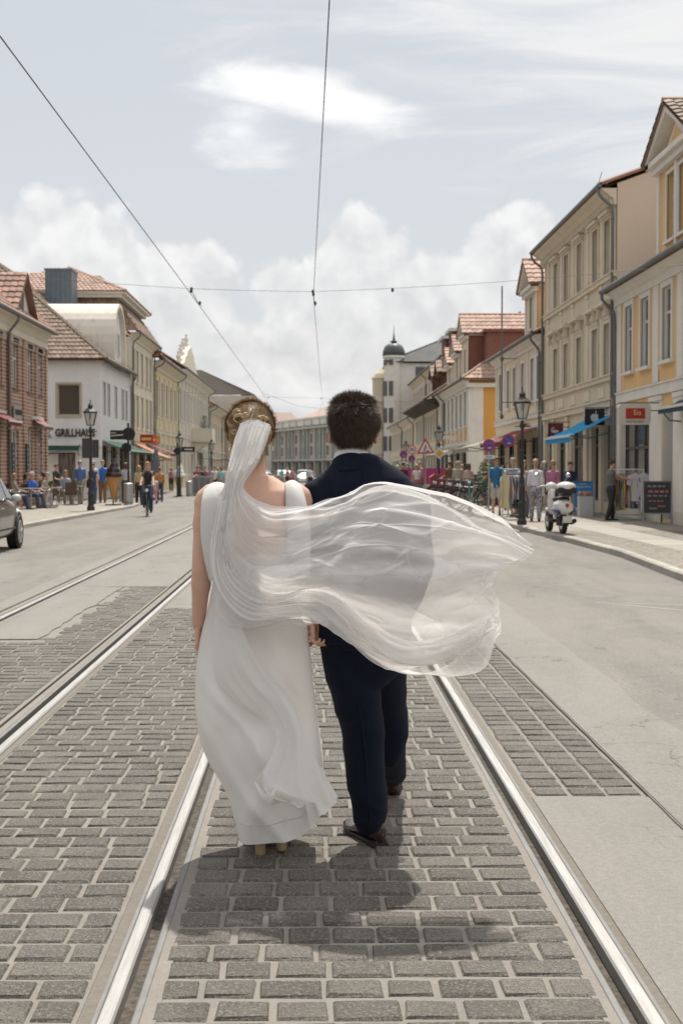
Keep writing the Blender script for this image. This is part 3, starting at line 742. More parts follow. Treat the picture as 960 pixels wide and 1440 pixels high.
def awning(label, side, Ya, Yb, xw, proj, zt, zb, col, val=.25, col2=None, valcol=None, group='shop awnings over the pavement', stripes=0, arms=True, loc=None, rz=0.0):
    """sloping fabric awning fixed at the facade; Ya<Yb"""
    t = thing('awning', label, 'awning', loc or (xw, Ya, zt), rz, group); L = Yb - Ya; xo = -side * proj; dz = zb - zt
    m = MB(); n = 12; rows = []
    for i in range(2):
        rows.append([])
    top = [[(xo * u, L * v, dz * u - .05 * math.sin(math.pi * u) * (0.6 + .4 * math.cos(v * 19))) for v in np.linspace(0, 1, n)] for u in np.linspace(0, 1, 6)]
    m.grid(top); m.grid([[(p[0], p[1], p[2] - .012) for p in r] for r in top][::-1])
    m.build('canopy', col, t, smooth=True)
    if val:
        m = MB(); rows = []
        for k in range(3): rows.append([(xo - side * .012 * math.sin(i * 1.9) * k, L * i / 36, dz - .03 - val * k / 2 * (1 - .12 * abs(math.sin(i * .9)))) for i in range(37)])
        m.grid(rows); m.grid([[(p[0] + .006, p[1], p[2]) for p in r] for r in rows][::-1]); m.build('valance', valcol or col, t, smooth=True)
    m = MB(); m.box(-.02 if side > 0 else -.1, .1 if side > 0 else .02, 0, L, -.06, .08); m.box(min(xo, xo - side * .04), max(xo, xo - side * .04), 0, L, dz - .06, dz + .01)
    m.build('rail', FRW if arms else ZINC, t)
    if arms:
        for yy in (L * .06, L * .94): m = MB(); m.tube([(0, yy, -.55), (xo * .55, yy, -.42 + dz * .5), (xo * .97, yy, dz - .02)], .02, 6); m.build('arm', ZINC, t)
    return t
def sign_box(label, c, w, h, d, colf, colb=None, rounded=.0, name='shop_sign', cat='sign', bracket=None, rz=0.0):
    t = thing(name, label, cat, c, rz); m = MB()
    if rounded:
        pts = []
        for cx, cz, a0 in ((w / 2 - rounded, h / 2 - rounded, 0), (-w / 2 + rounded, h / 2 - rounded, 90), (-w / 2 + rounded, -h / 2 + rounded, 180), (w / 2 - rounded, -h / 2 + rounded, 270)):
            for k in range(5): a = R(a0 + k * 22.5); pts.append((cx + rounded * math.cos(a), -d / 2, cz + rounded * math.sin(a)))
        m.prism(pts, (0, d, 0))
    else: m.box(-w / 2, w / 2, -d / 2, d / 2, -h / 2, h / 2)
    fixn(m.build('panel', colf, t))
    if bracket: m = MB(); m.beam((w / 2 - .0, 0, bracket[1]), (bracket[0], 0, bracket[1]), .03); m.beam((-w / 2, 0, h / 2 + .03), (bracket[0], 0, h / 2 + .03), .03); m.build('bracket', ZINC, t)
    return t
# ================================================================== RIGHT SIDE OF THE STREET
OCH = mat('plaster_ochre', (0.717, 0.467, 0.211), 0.85, col2=(0.602, 0.403, 0.198), scale=1.2, stain=0.25, bump=.3, bscale=40)
WPL = mat('plaster_white', (0.717, 0.685, 0.614), 0.8, col2=(0.614, 0.582, 0.518), scale=1.5, stain=0.35, bump=.25, bscale=35)
CRE = mat('plaster_cream', (0.602, 0.525, 0.384), 0.85, col2=(0.512, 0.442, 0.320), scale=1.1, stain=0.35, bump=.3, bscale=40)
CRT = mat('plaster_cream_trim', (0.666, 0.589, 0.454), 0.8, col2=(0.550, 0.480, 0.358), scale=2, stain=0.3)
BEI = mat('plaster_beige_gable', (0.640, 0.531, 0.416), 0.9, col2=(0.582, 0.480, 0.371), scale=.5, stain=0.2, bump=.4, bscale=30)
PAL = mat('plaster_pale_yellow', (0.742, 0.627, 0.435), 0.85, col2=(0.640, 0.550, 0.397), scale=1.0, stain=0.3)
GRP = mat('plaster_greige', (0.602, 0.550, 0.461), 0.85, col2=(0.512, 0.467, 0.390), scale=1.0, stain=0.35)
ORG = mat('plaster_orange', (0.66, 0.33, 0.08), 0.85, col2=(0.58, 0.30, 0.085), scale=.9, stain=0.15)
DRED = mat('tile_hung_red', (0.25, 0.095, 0.065), 0.8, col2=(0.19, 0.075, 0.055), scale=3, rnd=.2)
# ---- near ochre baroque house
h = House('ochre_house', 'ochre and white baroque house with gabled dormer at the right edge of the photo', 'house', 1, 20, 43.7, 9.3, OCH, trim=WPL)
for Y in (42.0, 39.95, 37.45, 33.4, 31.0, 28.6, 26.2): h.win(Y, 4.42, .98, 1.95, surround=.15)
for a, b in ((43.7, 43.05), (38.95, 38.35), (36.35, 35.75), (34.8, 34.3)): h.pil(a, b, 3.9, 6.75)
h.panel(38.95 - .6, 43.05, 3.9, 4.22, OCH); h.band(3.55, .28, .07)
h.shop(39.35, 43.15, .3, 3.05, rv=.2, bars=3, transom=.68); h.shop(36.75, 37.85, .2, 3.15, rv=.32, door=True, bars=2, frame=mat('brown_door', (.085, .04, .022), .5)); h.shop(33.0, 35.6, .9, 3.0, bars=2)
h.shop(28, 32, .6, 3.0, bars=3)
for a, b in ((43.7, 43.2), (39.3, 37.9), (36.7, 35.65)): h.pil(a, b, .12, 3.54, out=.035)
h.panel(39.3, 43.15, 3.16, 3.54, OCH)
q = MB(); q.box(h.X(43.7), h.X(37.9), -.05, .01, .121, .4); q.box(h.X(36.7), h.X(20), -.05, .01, .121, .45); q.build('plinth', GRP, h.t)
h.walls(6.95, gable=(5.5, 9.6)); h.cornice(6.98, .42, .45); h.gutter(6.98, .5, pipes=(43.62,))
h.roof(7.0, 5.5, 9.6, TILE_B, over=.4, ext=.05)
d = dormer_house(h, 36.6, 4.0, 7.15, 9.72, 10.95, OCH, OCH, WPL, TILE_B, front=.02, deep=5, over=.3, wins=((-.62, 7.55, .82, 1.75), (.62, 7.55, .82, 1.75)), tw=.26)
q = MB(); x = h.X(36.6); q.box(x - .11, x + .11, -.05, .03, 7.15, 9.48); q.prism([(x - 1.25, -.02, 9.86), (x + 1.25, -.02, 9.86), (x, -.02, 10.52)], (0, .05, 0)); q.build('pilaster', WPL, d)
q = MB(); q.prism([(x - .8, -.03, 9.93), (x + .8, -.03, 9.93), (x, -.03, 10.35)], (0, .02, 0)); q.build('tympanum', OCH, d)
# ---- three storey cream house with beige gable wall
h = House('cream_house', 'three storey cream stucco house with rich window hoods and blank beige gable wall', 'house', 1, 43.9, 57.6, 9.3, CRE, trim=CRT)
for Y in (54.75, 52.5, 49.9, 47.1, 45.15):
    h.win(Y, 7.72, .95, 1.72, surround=.13, hood='flat', sill=False, rv=.2)
    h.win(Y, 4.55, .95, 1.62, surround=.12, hood='rich', sill=False, rv=.2)
h.band(7.5, .14, .09, name='sill_course'); h.band(4.34, .14, .09, name='sill_course'); h.band(3.5, .2, .12)
for a in (56.6, 53.6, 51.2, 48.5, 46.1): h.pil(a + .18, a - .18, 4.5, 10.0 if False else 7.48, out=.03); h.pil(a + .18, a - .18, 7.7, 9.72, out=.03)
for Y in (55.6, 53.6, 51.2, 48.5, 46.1): h.panel(Y + .5, Y - .5, 3.85, 4.2, CRT, out=.03, name='apron_panel')
for a, b in ((55.7, 57.0), (52.6, 54.6), (49.2, 51.6), (46.3, 47.7), (44.5, 45.7)): h.shop(a, b, .5, 2.95, rv=.2, bars=1, transom=.75)
for a in (57.3, 55.15, 52.1, 48.45, 46.0, 44.2): h.pil(a + .22, a - .22, .14, 3.48, out=.06)
h.walls(9.85, gable=(5.8, 12.5, 10.35), sidemat=BEI); h.cornice(10.2, .5, .5, dent=True); h.gutter(10.28, .55, pipes=(43.98, 57.5))
h.roof(10.3, 5.8, 12.6, TILE_R, over=.5, ext=.04)
q = MB(); q.tube([(h.X(46), -.2, 10.3), (h.X(46), -.2, 10.75)], .012, 5); q.tube([(h.X(46.4), -.2, 10.4), (h.X(45.2), -.2, 10.95)], .012, 5); q.tube([(h.X(46.2), -.3, 10.5), (h.X(46.2), .3, 10.9)], .01, 5); q.build('roof_aerial', ZINC, h.t)
# ---- pale yellow two storey with dormer
h = House('pale_yellow_house', 'pale yellow two storey house with single gabled dormer above the cafe', 'house', 1, 57.9, 73, 9.3, PAL, trim=WPL)
for Y in (71.0, 68.1, 66.0, 63.4, 60.6, 58.9): h.win(Y, 4.45, .95, 1.8, surround=.13)
for a in (72.6, 69.6, 64.7, 62.0, 59.75): h.pil(a + .2, a - .2, 4.0, 6.8)
h.band(3.7, .2, .07)
for a, b in ((69.6, 72), (66.3, 68.6), (62.4, 65.2), (58.9, 61.4)): h.shop(a, b, .3, 2.9, bars=2)
h.walls(7.0, gable=(5.5, 9.9)); h.cornice(7.05, .4, .4); h.gutter(7.08, .48, pipes=(58.2,)); h.roof(7.1, 5.5, 10.0, TILE_R, over=.42, ext=.05)
dormer_house(h, 61.7, 3.2, 7.2, 9.3, 10.55, PAL, PAL, WPL, TILE_P, front=.1, deep=4.5, over=.25, wins=((0, 7.6, .9, 1.4),), tw=.3, sidem=OCH)
# cafe lettering on the facade
textmesh('Café Luise', .55, .02, 'lettering', mat('sign_brown', (.10, .05, .03), .5), h.t, loc=(h.X(62.0), -.06, 3.35), rot=(R(90), 0, 0))
# ---- orange corner house beyond the side street
h = House('orange_corner_house', 'orange and white corner house with red hipped roof and three gabled dormers', 'house', 1, 86, 106, 9.3, WPL, trim=WPL)
for Y in (87.6, 90.2, 92.8, 95.6, 98.4, 101, 103.6): h.win(Y, 4.2, 1.1, 2.1, surround=.14); h.panel(Y - .6, Y + .6, 3.3, 4.0, ORG, out=.02)
for Y in (88.9, 91.5, 94.2, 97, 99.7, 102.3): h.pil(Y - .25, Y + .25, 3.2, 6.6)
h.band(2.85, .2, .12)
for Y in (88.5, 92.5, 96.5, 100.5, 104): h.shop(Y - 1.3, Y + 1.3, .3, 2.6, bars=2)
h.walls(6.9, sidemat=ORG)
h.cornice(6.95, .45, .45, ext=.3); h.gutter(7.0, .5, pipes=(101.5,)); ro = h.roof(7.0, 5.5, 11.2, TILE_P, over=.45, hipn=5.5, tile=.3)
q = MB(); w = h.W   # camera-facing flank: white corner strips, framed orange panel
q.box(w, w + .04, 0, .9, .1, 6.5); q.box(w, w + .04, 9.9, 11, .1, 6.5); q.box(w, w + .05, .9, 9.9, 3.0, 3.3)
for a, b, c, d in ((1.9, 4.9, 3.9, 4.05), (1.9, 4.9, 6.1, 6.25), (1.9, 2.1, 4.05, 6.1), (4.7, 4.9, 4.05, 6.1)): q.box(w, w + .06, a, b, c, d)
q.box(w, w + .05, 1.7, 4.9, 3.35, 3.75)
q.box(w, w + .25, -.2, 11, 6.5, 6.75); q.build('flank_trim', WPL, h.t)
q = MB(); q.box(w + .001, w + .03, 1.0, 9.8, .15, 2.9); q.build('flank_wall', mat('flank_dark', (.17, .15, .125), .8), h.t)
for Yc, zt, pk in ((90.2, 9.9, 11.3), (95.2, 9.2, 10.4), (100.4, 8.8, 10.0)):
    dormer_house(h, Yc, 3.4, 7.1, zt, pk, PAL, PAL, WPL, TILE_P, front=.25, deep=4.5, over=.2, wins=((0, 7.6, 1.0, 1.5),), tw=.32, sidem=DRED if Yc < 91 else PAL)
q = MB(); q.box(h.X(88.4), h.X(86.6), 1.2, 7, 8.2, 9.9); q.box(h.X(88.6), h.X(86.4), 1.0, 7.2, 9.9, 10.05); q.build('dormer', DRED, h.t)
# ---- low cream row with dark soffit
h = House('low_cream_house', 'low cream house with a deep dark eaves soffit beyond the orange corner house', 'house', 1, 106.1, 132, 9.3, PAL, trim=WPL)
for Y in np.arange(108, 131, 2.6): h.win(Y, 3.9, 1.1, 1.9, surround=.12); h.shop(Y - .9, Y + .9, .3, 2.5, bars=1)
h.band(3.0, .2, .08); h.walls(6.5); h.gutter(6.75, 1.15, pipes=(107, 120))
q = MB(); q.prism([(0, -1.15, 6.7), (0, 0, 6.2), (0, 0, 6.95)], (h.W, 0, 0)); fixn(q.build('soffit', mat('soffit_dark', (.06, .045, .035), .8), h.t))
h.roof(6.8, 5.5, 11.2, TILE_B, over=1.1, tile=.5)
for Yc in (112, 117.5): dormer_house(h, Yc, 2.6, 7.3, 9.0, 10.0, mat('brown_boards', (.12, .055, .035), .8), PAL, mat('brown_boards', (.12, .055, .035), .8), TILE_B, front=.6, deep=4, over=.2, wins=((0, 7.6, 1.2, 1.1),), tw=.5)
# ---- low row further on, tall greige block set back behind it
h = House('low_yellow_row', 'low pale yellow row with gutter stepping down towards the tower building', 'house', 1, 132.1, 172, 9.3, PAL, trim=WPL, depth=6)
for Y in np.arange(134, 171, 3.2): h.win(Y, 3.7, 1.2, 1.8, surround=.13); h.shop(Y - 1, Y + 1, .3, 2.5, bars=1)
h.band(2.9, .2, .08); h.walls(6.3); h.cornice(6.4, .5, .35); h.gutter(6.45, .6, pipes=(133, 150)); h.roof(6.5, 2.9, 8.2, TILE_B, over=.5, tile=.6)
h = House('tall_greige_block', 'tall greige block with dark red dormers standing behind the low row', 'building', 1, 136, 184, 12.6, GRP, trim=CRT, depth=14)
for Y in np.arange(139, 183, 3.4):
    h.win(Y, 6.2 + 3.0, 1.2, 1.9, surround=.13)
h.walls(12.2, gable=(7, 16)); h.cornice(12.3, .5, .5); h.gutter(12.4, .6, pipes=(136.4, 160)); h.roof(12.4, 7, 16.5, SLATE, over=.5, tile=0)
for Y in (141, 149): q = MB(); q.box(h.X(Y + 2.2), h.X(Y - 2.2), .9, 6, 12.6, 15.0); q.build('dormer', mat('dormer_maroon', (.11, .02, .02), .7), h.t); q = MB(); q.box(h.X(Y + 2.5), h.X(Y - 2.5), .5, 6, 15, 15.3); q.build('dormer_roof', FRW, h.t)
# ---- corner tower building
h = House('tower_building', 'tall cream corner building with slate dome and spire far down the street', 'building', 1, 186, 226, 10.0, WPL, trim=CRT, depth=22)
for Y in np.arange(189, 225, 4):
    for z in (4.6, 8.6, 12.2): h.win(Y, z, 1.4, 2.2, surround=.15)
h.walls(15.4); h.cornice(15.6, .6, .6); h.roof(15.6, 9, 19.8, SLATE, over=.5, hipn=7, hipf=7, tile=0)
for Z0 in (5.2, 9.2, 12.9):
    for k in (3.2, 6.4): q = MB(); q.box(h.W, h.W + .08, k, k + 1.3, Z0, Z0 + 2.0); q.build('flank_window', mat('far_glass', (.11, .11, .11), .4), h.t)
q = MB(); w = h.W; q.lathe([(1.3, 0), (1.3, 16.0), (1.5, 16.1), (1.5, 16.4)], (w - .8, .4, 0), 12); q.build('tower', WPL, h.t)
for Z0 in (4.0, 7.7, 11.2, 14.6):
    for a in (-130, -90, -60, -20):
        q = MB(); c = Vector((w - .8 + 1.26 * math.cos(R(a)), .4 + 1.26 * math.sin(R(a)), Z0)); q.cbox(c + Vector((0, 0, .9)), (.55, .22, 1.9 if Z0 < 14 else .7), Matrix.Rotation(R(a + 90), 3, 'Z')); q.build('tower_window', mat('far_glass', (.11, .11, .11), .4), h.t)
q = MB(); q.lathe([(1.5, 16.4), (1.45, 17.0), (1.2, 17.6), (.8, 17.95), (.35, 18.05), (.35, 18.2), (.6, 18.25), (.22, 18.4), (.12, 18.8), (.05, 19.4), (.015, 20.6)], (w - .8, .4, 0), 12); q.build('dome', mat('dome_slate', (.075, .08, .085), .5), h.t, smooth=True)
q = MB(); q.box(w, w + 3.6, -1.6, 1.6, 0, 13.2) if False else q.lathe([(1.2, 0), (1.2, 13.4), (1.4, 13.6), (1.0, 14.2), (.3, 14.8)], (w - 3.0, -1.1, 0), 8); q.build('bay', CRE, h.t)
for Z0 in (3.5, 7.2, 10.4): q = MB(); q.lathe([(1.45, Z0), (1.5, Z0 + .1), (1.5, Z0 + .9), (1.42, Z0 + .9)], (w - 3.0, -1.1, 0), 8); q.build('balcony', GRP, h.t)
# ================================================================== LEFT SIDE OF THE STREET
def brickmat():
    m = bpy.data.materials.new('red_brick'); m.use_nodes = True; t = m.node_tree; b = t.nodes['Principled BSDF']
    tc = t.nodes.new('ShaderNodeTexCoord'); sp = t.nodes.new('ShaderNodeSeparateXYZ'); t.links.new(tc.outputs['Object'], sp.inputs[0]); cb = t.nodes.new('ShaderNodeCombineXYZ')
    X_, Y_, Z_ = (NX(t, o) for o in sp.outputs); t.links.new((X_ + Y_).s, cb.inputs[0]); t.links.new(Z_.s, cb.inputs[1])
    bt = t.nodes.new('ShaderNodeTexBrick'); t.links.new(cb.outputs[0], bt.inputs['Vector'])
    bt.inputs['Scale'].default_value = 1; bt.inputs['Brick Width'].default_value = .30; bt.inputs['Row Height'].default_value = .135; bt.inputs['Mortar Size'].default_value = .020
    bt.inputs['Color1'].default_value = (.34, .165, .115, 1); bt.inputs['Color2'].default_value = (.22, .098, .07, 1); bt.inputs['Mortar'].default_value = (.50, .44, .36, 1)
    f = nnoise(t, tc.outputs['Object'], 1.4, 5, .6); c = nmix(t, f.smooth(.35, .7) * .25, bt.outputs[0], (.28, .16, .12)); t.links.new(c, b.inputs['Base Color']); b.inputs['Roughness'].default_value = .85
    bn = t.nodes.new('ShaderNodeBump'); bn.inputs['Strength'].default_value = .8; bn.inputs['Distance'].default_value = .01; bn.invert = True; t.links.new(bt.outputs['Fac'], bn.inputs['Height']); t.links.new(bn.outputs[0], b.inputs['Normal'])
    MATS['red_brick'] = m; return m
BRK = brickmat()
WHI = mat('plaster_bright_white', (0.66, 0.655, 0.63), 0.8, col2=(0.58, 0.575, 0.55), scale=1.0, stain=0.25, bump=.25, bscale=30)
YEL = mat('plaster_yellow', (0.683, 0.573, 0.342), 0.85, col2=(0.598, 0.506, 0.317), scale=.8, stain=0.25)
IVO = mat('plaster_ivory', (0.659, 0.610, 0.500), 0.85, col2=(0.573, 0.525, 0.427), scale=.8, stain=0.35)
VAULT = mat('vault_render', (0.671, 0.622, 0.537), 0.85, col2=(0.586, 0.537, 0.464), scale=.8, stain=0.9)
# ---- red brick house
h = House('brick_house', 'red brick house with tiled roof behind the pavement cafe at the left edge', 'house', -1, 26, 59.3, -11.1, BRK, trim=BRK)
for Y in (50.55, 53.3, 55.95, 58.0, 47.3, 44): 
    h.win(Y, 4.55, 1.0, 1.7, surround=0, rv=.12)
    q = MB(); x = h.X(Y); q.box(x - .6, x + .6, -.05, .02, 4.47, 4.55); q.box(x - .5, x + .5, -.03, .02, 6.25, 6.42); q.build('window_sill', mat('brick_dark', (.17, .07, .05), .8, rnd=.2), h.t)
for Y in (50.2, 55.9, 57.9): h.win(Y, 1.25, .95, 1.95, surround=0, rv=.12)
h.shop(52.6, 53.8, .2, 3.0, door=True, bars=2, frame=FRW); h.shop(45.5, 48.5, .9, 3.0, bars=2, frame=FRW)
for Y in (51.9, 54.6, 57.0, 59.15): h.pil(Y - .17, Y + .17, .14, 6.5, out=.07, m=BRK)
h.walls(6.75, gable=(5.3, 12.9)); h.band(6.5, .25, .07, m=IVO, name='frieze'); h.panel(26, 59.3, 6.2, 6.5, mat('frieze_plaster', (.42, .36, .29), .8), out=.03, name='frieze')
h.cornice(7.15, .35, .35, m=IVO); h.gutter(7.15, .45, pipes=(51.7,)); h.roof(7.2, 5.3, 12.9, TILE_R, over=.35, ext=.25)
q = MB(); x = h.X(54.4); q.prism([(x - 1.7, .0, 7.45), (x + 1.7, .0, 7.45), (x, .0, 8.85)], (0, 2, 0)); dm = fixn(q.build('dormer', WPL, h.t))
for s_ in (-1, 1):
    f = [(x + s_ * 1.95, -.25, 7.4), (x + s_ * 1.95, 2.4, 7.4), (x, 2.4, 9.0), (x, -.25, 9.0)]
    r = MB(); r.poly(f); r.poly([(p[0], p[1], p[2] - .1) for p in f][::-1]); ro = r.build('dormer_roof', TILE_R, dm); tiles(f, TILE_R, ro, .26)
q = MB(); q.box(x - .35, x + .35, -.03, .06, 7.6, 8.3); q.build('window', FRD, dm)
tb = mat('plaque_grey', (.33, .31, .29), .7)
s = sign_box('grey lettered plaque on the brick house wall', (-11.02, 53.2, 3.65), 1.35, .5, .05, tb, rz=R(90)); textmesh('MAISON', .3, .01, 'lettering', FRD, s, loc=(0, -.04, 0), rot=(R(90), 0, 0))
for Y, lab in ((52.2, 'narrow chalk menu board on the brick wall left of the cafe door'), (54.8, 'narrow chalk menu board on the brick wall right of the cafe door')):
    s = sign_box(lab, (-10.98, Y, 1.75), .5, 1.55, .05, mat('chalkboard', (.035, .035, .035), .7), name='menu_board', cat='board', rz=R(90))
    for k in range(6): q = MB(); q.box(-.18, random.uniform(0, .18), -.028, -.0255, .55 - k * .2, .57 - k * .2); q.build('chalk_line', FRW, s)
# ---- white grill house
h = House('white_grill_house', 'white rendered corner building with GRILLHAUS lettering and barrel dormer', 'house', -1, 74.2, 86.3, -11.1, WHI, trim=WHI)
for Y in (75.5, 77.1, 79.9, 82.7, 84.3): h.win(Y, 4.4, .85, 1.75, surround=.06, sill=False, rv=.15)
for a, b in ((74.9, 77), (78, 80.5), (81.5, 85.3)): h.shop(a, b, .4, 2.8, bars=2)
ZW = 7.25
h.base = 0.0; h.walls(ZW, ends=(False, True))
# flank wall facing the camera continues well to the left, over a wide side
q = MB(); wall_mesh(q, -9.5, 0, -.2, ZW, [(-2.2 - .0, -1.05, 4.35, 5.95), (-9.3, -7.6, .1, 2.45), (-3.0, -1.3, .1, 2.4), (-7.2, -6.0, 4.35, 5.95)], 0, .2)
# built in its own frame: x runs along world X
fl = q.build('flank_wall', WHI, h.t); fl.rotation_euler = (0, 0, R(-90)); fl.location = (-.012, 0, 0)
for (xx, zz, ww, hh) in ((-1.625, 4.35, 1.15, 1.6), (-6.6, 4.35, 1.2, 1.6)):
    o = window(fl, xx, zz, ww, hh, .14, 'o', mat('frame_tan', (.42, .36, .27), .6))
    q = MB(); q.box(xx - ww / 2 - .1, xx + ww / 2 + .1, -.05, .01, zz - .12, zz); q.box(xx - ww / 2 - .1, xx - ww / 2, -.04, .01, zz, zz + hh + .1); q.box(xx + ww / 2, xx + ww / 2 + .1, -.04, .01, zz, zz + hh + .1); q.box(xx - ww / 2, xx + ww / 2, -.04, .01, zz + hh, zz + hh + .1); q.build('window_surround', mat('frame_tan', (.42, .36, .27), .6), fl)
q = MB(); q.box(-2.2 - .75, -1.35, .16, .19, .15, 2.35); q.build('shop_window', GL, fl)
q = MB(); q.box(-3.0, -2.2, .1, .155, .1, 2.35); q.build('door', WPL, fl)
q = MB(); q.box(-9.5, .06, -.10, .02, 2.72, 2.86); q.box(-9.5, .05, -.06, .02, 7.0, 7.25); q.build('string_course', WHI, fl)
textmesh('GRILLHAUS', .56, .03, 'lettering', mat('black_letters', (.02, .02, .02), .4), fl, loc=(-1.30, -.05, 3.42), rot=(R(90), 0, 0), bold=.012, sx=.72)
textmesh('BUL.', .26, .02, 'lettering', mat('black_letters', (.02, .02, .02), .4), fl, loc=(-2.68, -.04, 3.26), rot=(R(90), 0, 0), sx=.8)
h.D = 9.5; h.gutter(7.25, .35, pipes=(86.1,), zb=.1); h.D = 9.5
# hipped roof over it
ov = .4; e = 7.25; k = .83; D = 14.0; A = (-ov, -ov, e); B = (12.1 + ov, -ov, e); C = (12.1, 7, e + 7.4 * k); Ee = (7, 7, e + 7.4 * k)
q = MB(); f1 = [A, B, C, Ee]; f2 = [(-ov, D + ov, e), A, Ee]
for f in (f1, f2, [(-ov, D + ov, e), Ee, C, (12.1 + ov, D + ov, e)]): q.poly(f); q.poly([(p[0], p[1], p[2] - .12) for p in f][::-1])
ro = q.build('roof', TILE_B, h.t); tiles(f1, TILE_B, ro, .25); tiles(f2, TILE_B, ro, .25); q = MB(); q.tube([A, Ee], .11, 6); q.build('ridge_tile', TILE_B, ro)
# barrel dormer: half cylinder vault running back from the street front
q = MB(); xc = 6.1; r_ = 2.35; zc = 8.45; n = 16
arc = [(xc + r_ * math.cos(math.pi * i / n), zc + r_ * math.sin(math.pi * i / n)) for i in range(n + 1)]
arc = [(xc + r_, 7.2)] + arc + [(xc - r_, 7.2)]
q.grid([[(a, y, b) for a, b in arc] for y in (-.25, 5.6)]); q.grid([[(xc + (a - xc) * .93, y, 7.2 + (b - 7.2) * .94) for a, b in arc] for y in (5.6, -.25)])
q.grid([[(a, -.25, b) for a, b in arc], [(xc + (a - xc) * .93, -.25, 7.2 + (b - 7.2) * .94) for a, b in arc]])
vd = q.build('barrel_dormer', VAULT, h.t)
q = MB(); q.poly([(xc + (a - xc) * .93, 0, 7.2 + (b - 7.2) * .94) for a, b in arc]); q.build('gable_wall', WHI, vd)
for dx in (-.75, .75): window(vd, xc + dx, 7.9, .7, 1.3, -.06, '|')
q = MB(); q.box(9.0, 11, 2.97, 4.5, 8, 13.1); q.box(8.95, 11.05, 2.92, 4.55, 13.1, 13.2)
for i in range(6): q.box(8.96, 9.0, 3.0 + i * .28, 3.04 + i * .28, 8, 13.1)
q.build('chimney', mat('zinc_blue', (.13, .16, .19), .5, col2=(.10, .125, .15), scale=2, metal=.2), h.t)
# small things on the street front
q = MB(); q.box(4.2, 4.9, -.9, -.2, 2.9, 3.1)
# ---- cream three storey with mansard
h = House('cream_mansard_house', 'cream three storey house with red mansard roof next to the white grill house', 'house', -1, 86.5, 98.6, -11.1, IVO, trim=IVO, base=0.0)
for Y in (87.7, 89.6, 92.0, 94.6, 96.7):
    h.win(Y, 6.95, 1.05, 2.0, surround=.08); h.win(Y, 4.15, 1.05, 2.0, surround=.08)
for a, b in ((87, 89.7), (90.6, 93.6), (94.5, 97.8)): h.shop(a, b, .3, 2.7, bars=2)
h.band(3.3, .2, .07); h.walls(9.5); h.cornice(9.85, .5, .4); h.gutter(9.9, .55, pipes=(86.9, 98.4), zb=.05)
q = MB(); e = 9.9
f1 = [(-.4, -.5, e), (12.5, -.5, e), (12.0, .9, 11.9), (.1, .9, 11.9)]; f2 = [(-.4, 12, e), (-.4, -.5, e), (.1, .9, 11.9), (.1, 12, 11.9)]
for f in (f1, f2): q.poly(f)
ro = q.build('roof', TILE_R, h.t); tiles(f1, TILE_B, ro, .27); tiles(f2, TILE_B, ro, .27)
q = MB(); q.box(-.3, 12.4, .5, 12, 11.9, 12.1); q.box(-.5, 12.6, .25, 12, 12.1, 12.25); q.build('upper_cornice', WPL, ro)
f1 = [(-.6, .2, 12.25), (12.7, .2, 12.25), (9, 4.6, 14.2), (3.6, 4.3, 14.2)]; f2 = [(-.6, 12, 12.25), (-.6, .2, 12.25), (3.6, 4.3, 14.2)]
q = MB(); [q.poly(f) for f in (f1, f2, [f1[1], (12.7, 12, 12.25), f1[2]])]; r2 = q.build('upper_roof', TILE_P, ro); tiles(f1, TILE_P, r2, .27); tiles(f2, TILE_P, r2, .27)
for a_, b_ in ((0, 3), (1, 2)): q = MB(); q.tube([f1[a_], f1[b_]], .12, 6); q.build('ridge_tile', TILE_P, r2)
q = MB(); q.box(9.2, 9.5, 3.2, 3.5, 13, 14.3); q.box(10.2, 10.5, 3.2, 3.5, 13, 14.3); q.box(9, 10.7, 3.1, 3.6, 14.3, 14.45); q.build('chimney', IVO, r2)
# ---- yellow house with tall pilasters
h = House('yellow_pilaster_house', 'pale yellow house with tall ivory pilasters and curved downpipes', 'house', -1, 98.8, 116, -11.1, YEL, trim=IVO, base=0.0)
for Y in np.arange(100.8, 115, 3.15):
    h.win(Y, 5.3, 1.15, 2.5, surround=.14); h.win(Y, 1.1, 1.15, 2.3, surround=.14); h.pil(Y + 1.35, Y + 1.85, .6, 8.2, out=.12)
h.pil(98.9, 99.5, .2, 8.3, out=.1); h.band(4.1, .25, .1); h.walls(8.7); h.cornice(9.1, .65, .55); h.gutter(9.2, .72, pipes=(99.2, 115.6), zb=.05, r=.1); h.roof(9.3, 6, 13.4, TILE_R, over=.7, hipn=5, tile=.45)
# ---- ornate gabled house
h = House('ornate_gable_house', 'ivory baroque house with statue topped scrolled gable and corner balcony', 'house', -1, 116.2, 150, -11.1, IVO, trim=WPL, base=0.0)
for Y in np.arange(118.3, 149, 3.3):
    h.win(Y, 5.6, 1.25, 2.4, surround=.16, hood='flat'); h.win(Y, 1.1, 1.25, 2.4, surround=.14); h.pil(Y + 1.4, Y + 1.9, .6, 9.0, out=.14)
h.band(4.2, .25, .1); h.walls(9.3); h.cornice(9.7, .7, .6); h.gutter(9.8, .75, pipes=(149,), zb=.05); h.roof(9.8, 6, 14, TILE_B, over=.7, tile=.5)
q = MB()
for y0_, zs in ((10.5, (9.7, 13.2)),):
    pts = [(.5 + (a - .5) * 1.75, 9.7 + (b - 9.7) * .5) for a, b in [(0.5, 9.7), (9.5, 9.7), (9.2, 10.8), (8.3, 11.3), (7.9, 12.2), (7.1, 12.7), (6.7, 13.6), (5.8, 14.1), (5.0, 14.9), (4.2, 14.1), (3.3, 13.6), (2.9, 12.7), (2.1, 12.2), (1.7, 11.3), (.8, 10.8)]]
    q.prism([(x, -.35, z) for x, z in pts], (0, .8, 0))
gb = fixn(q.build('gable', IVO, h.t))
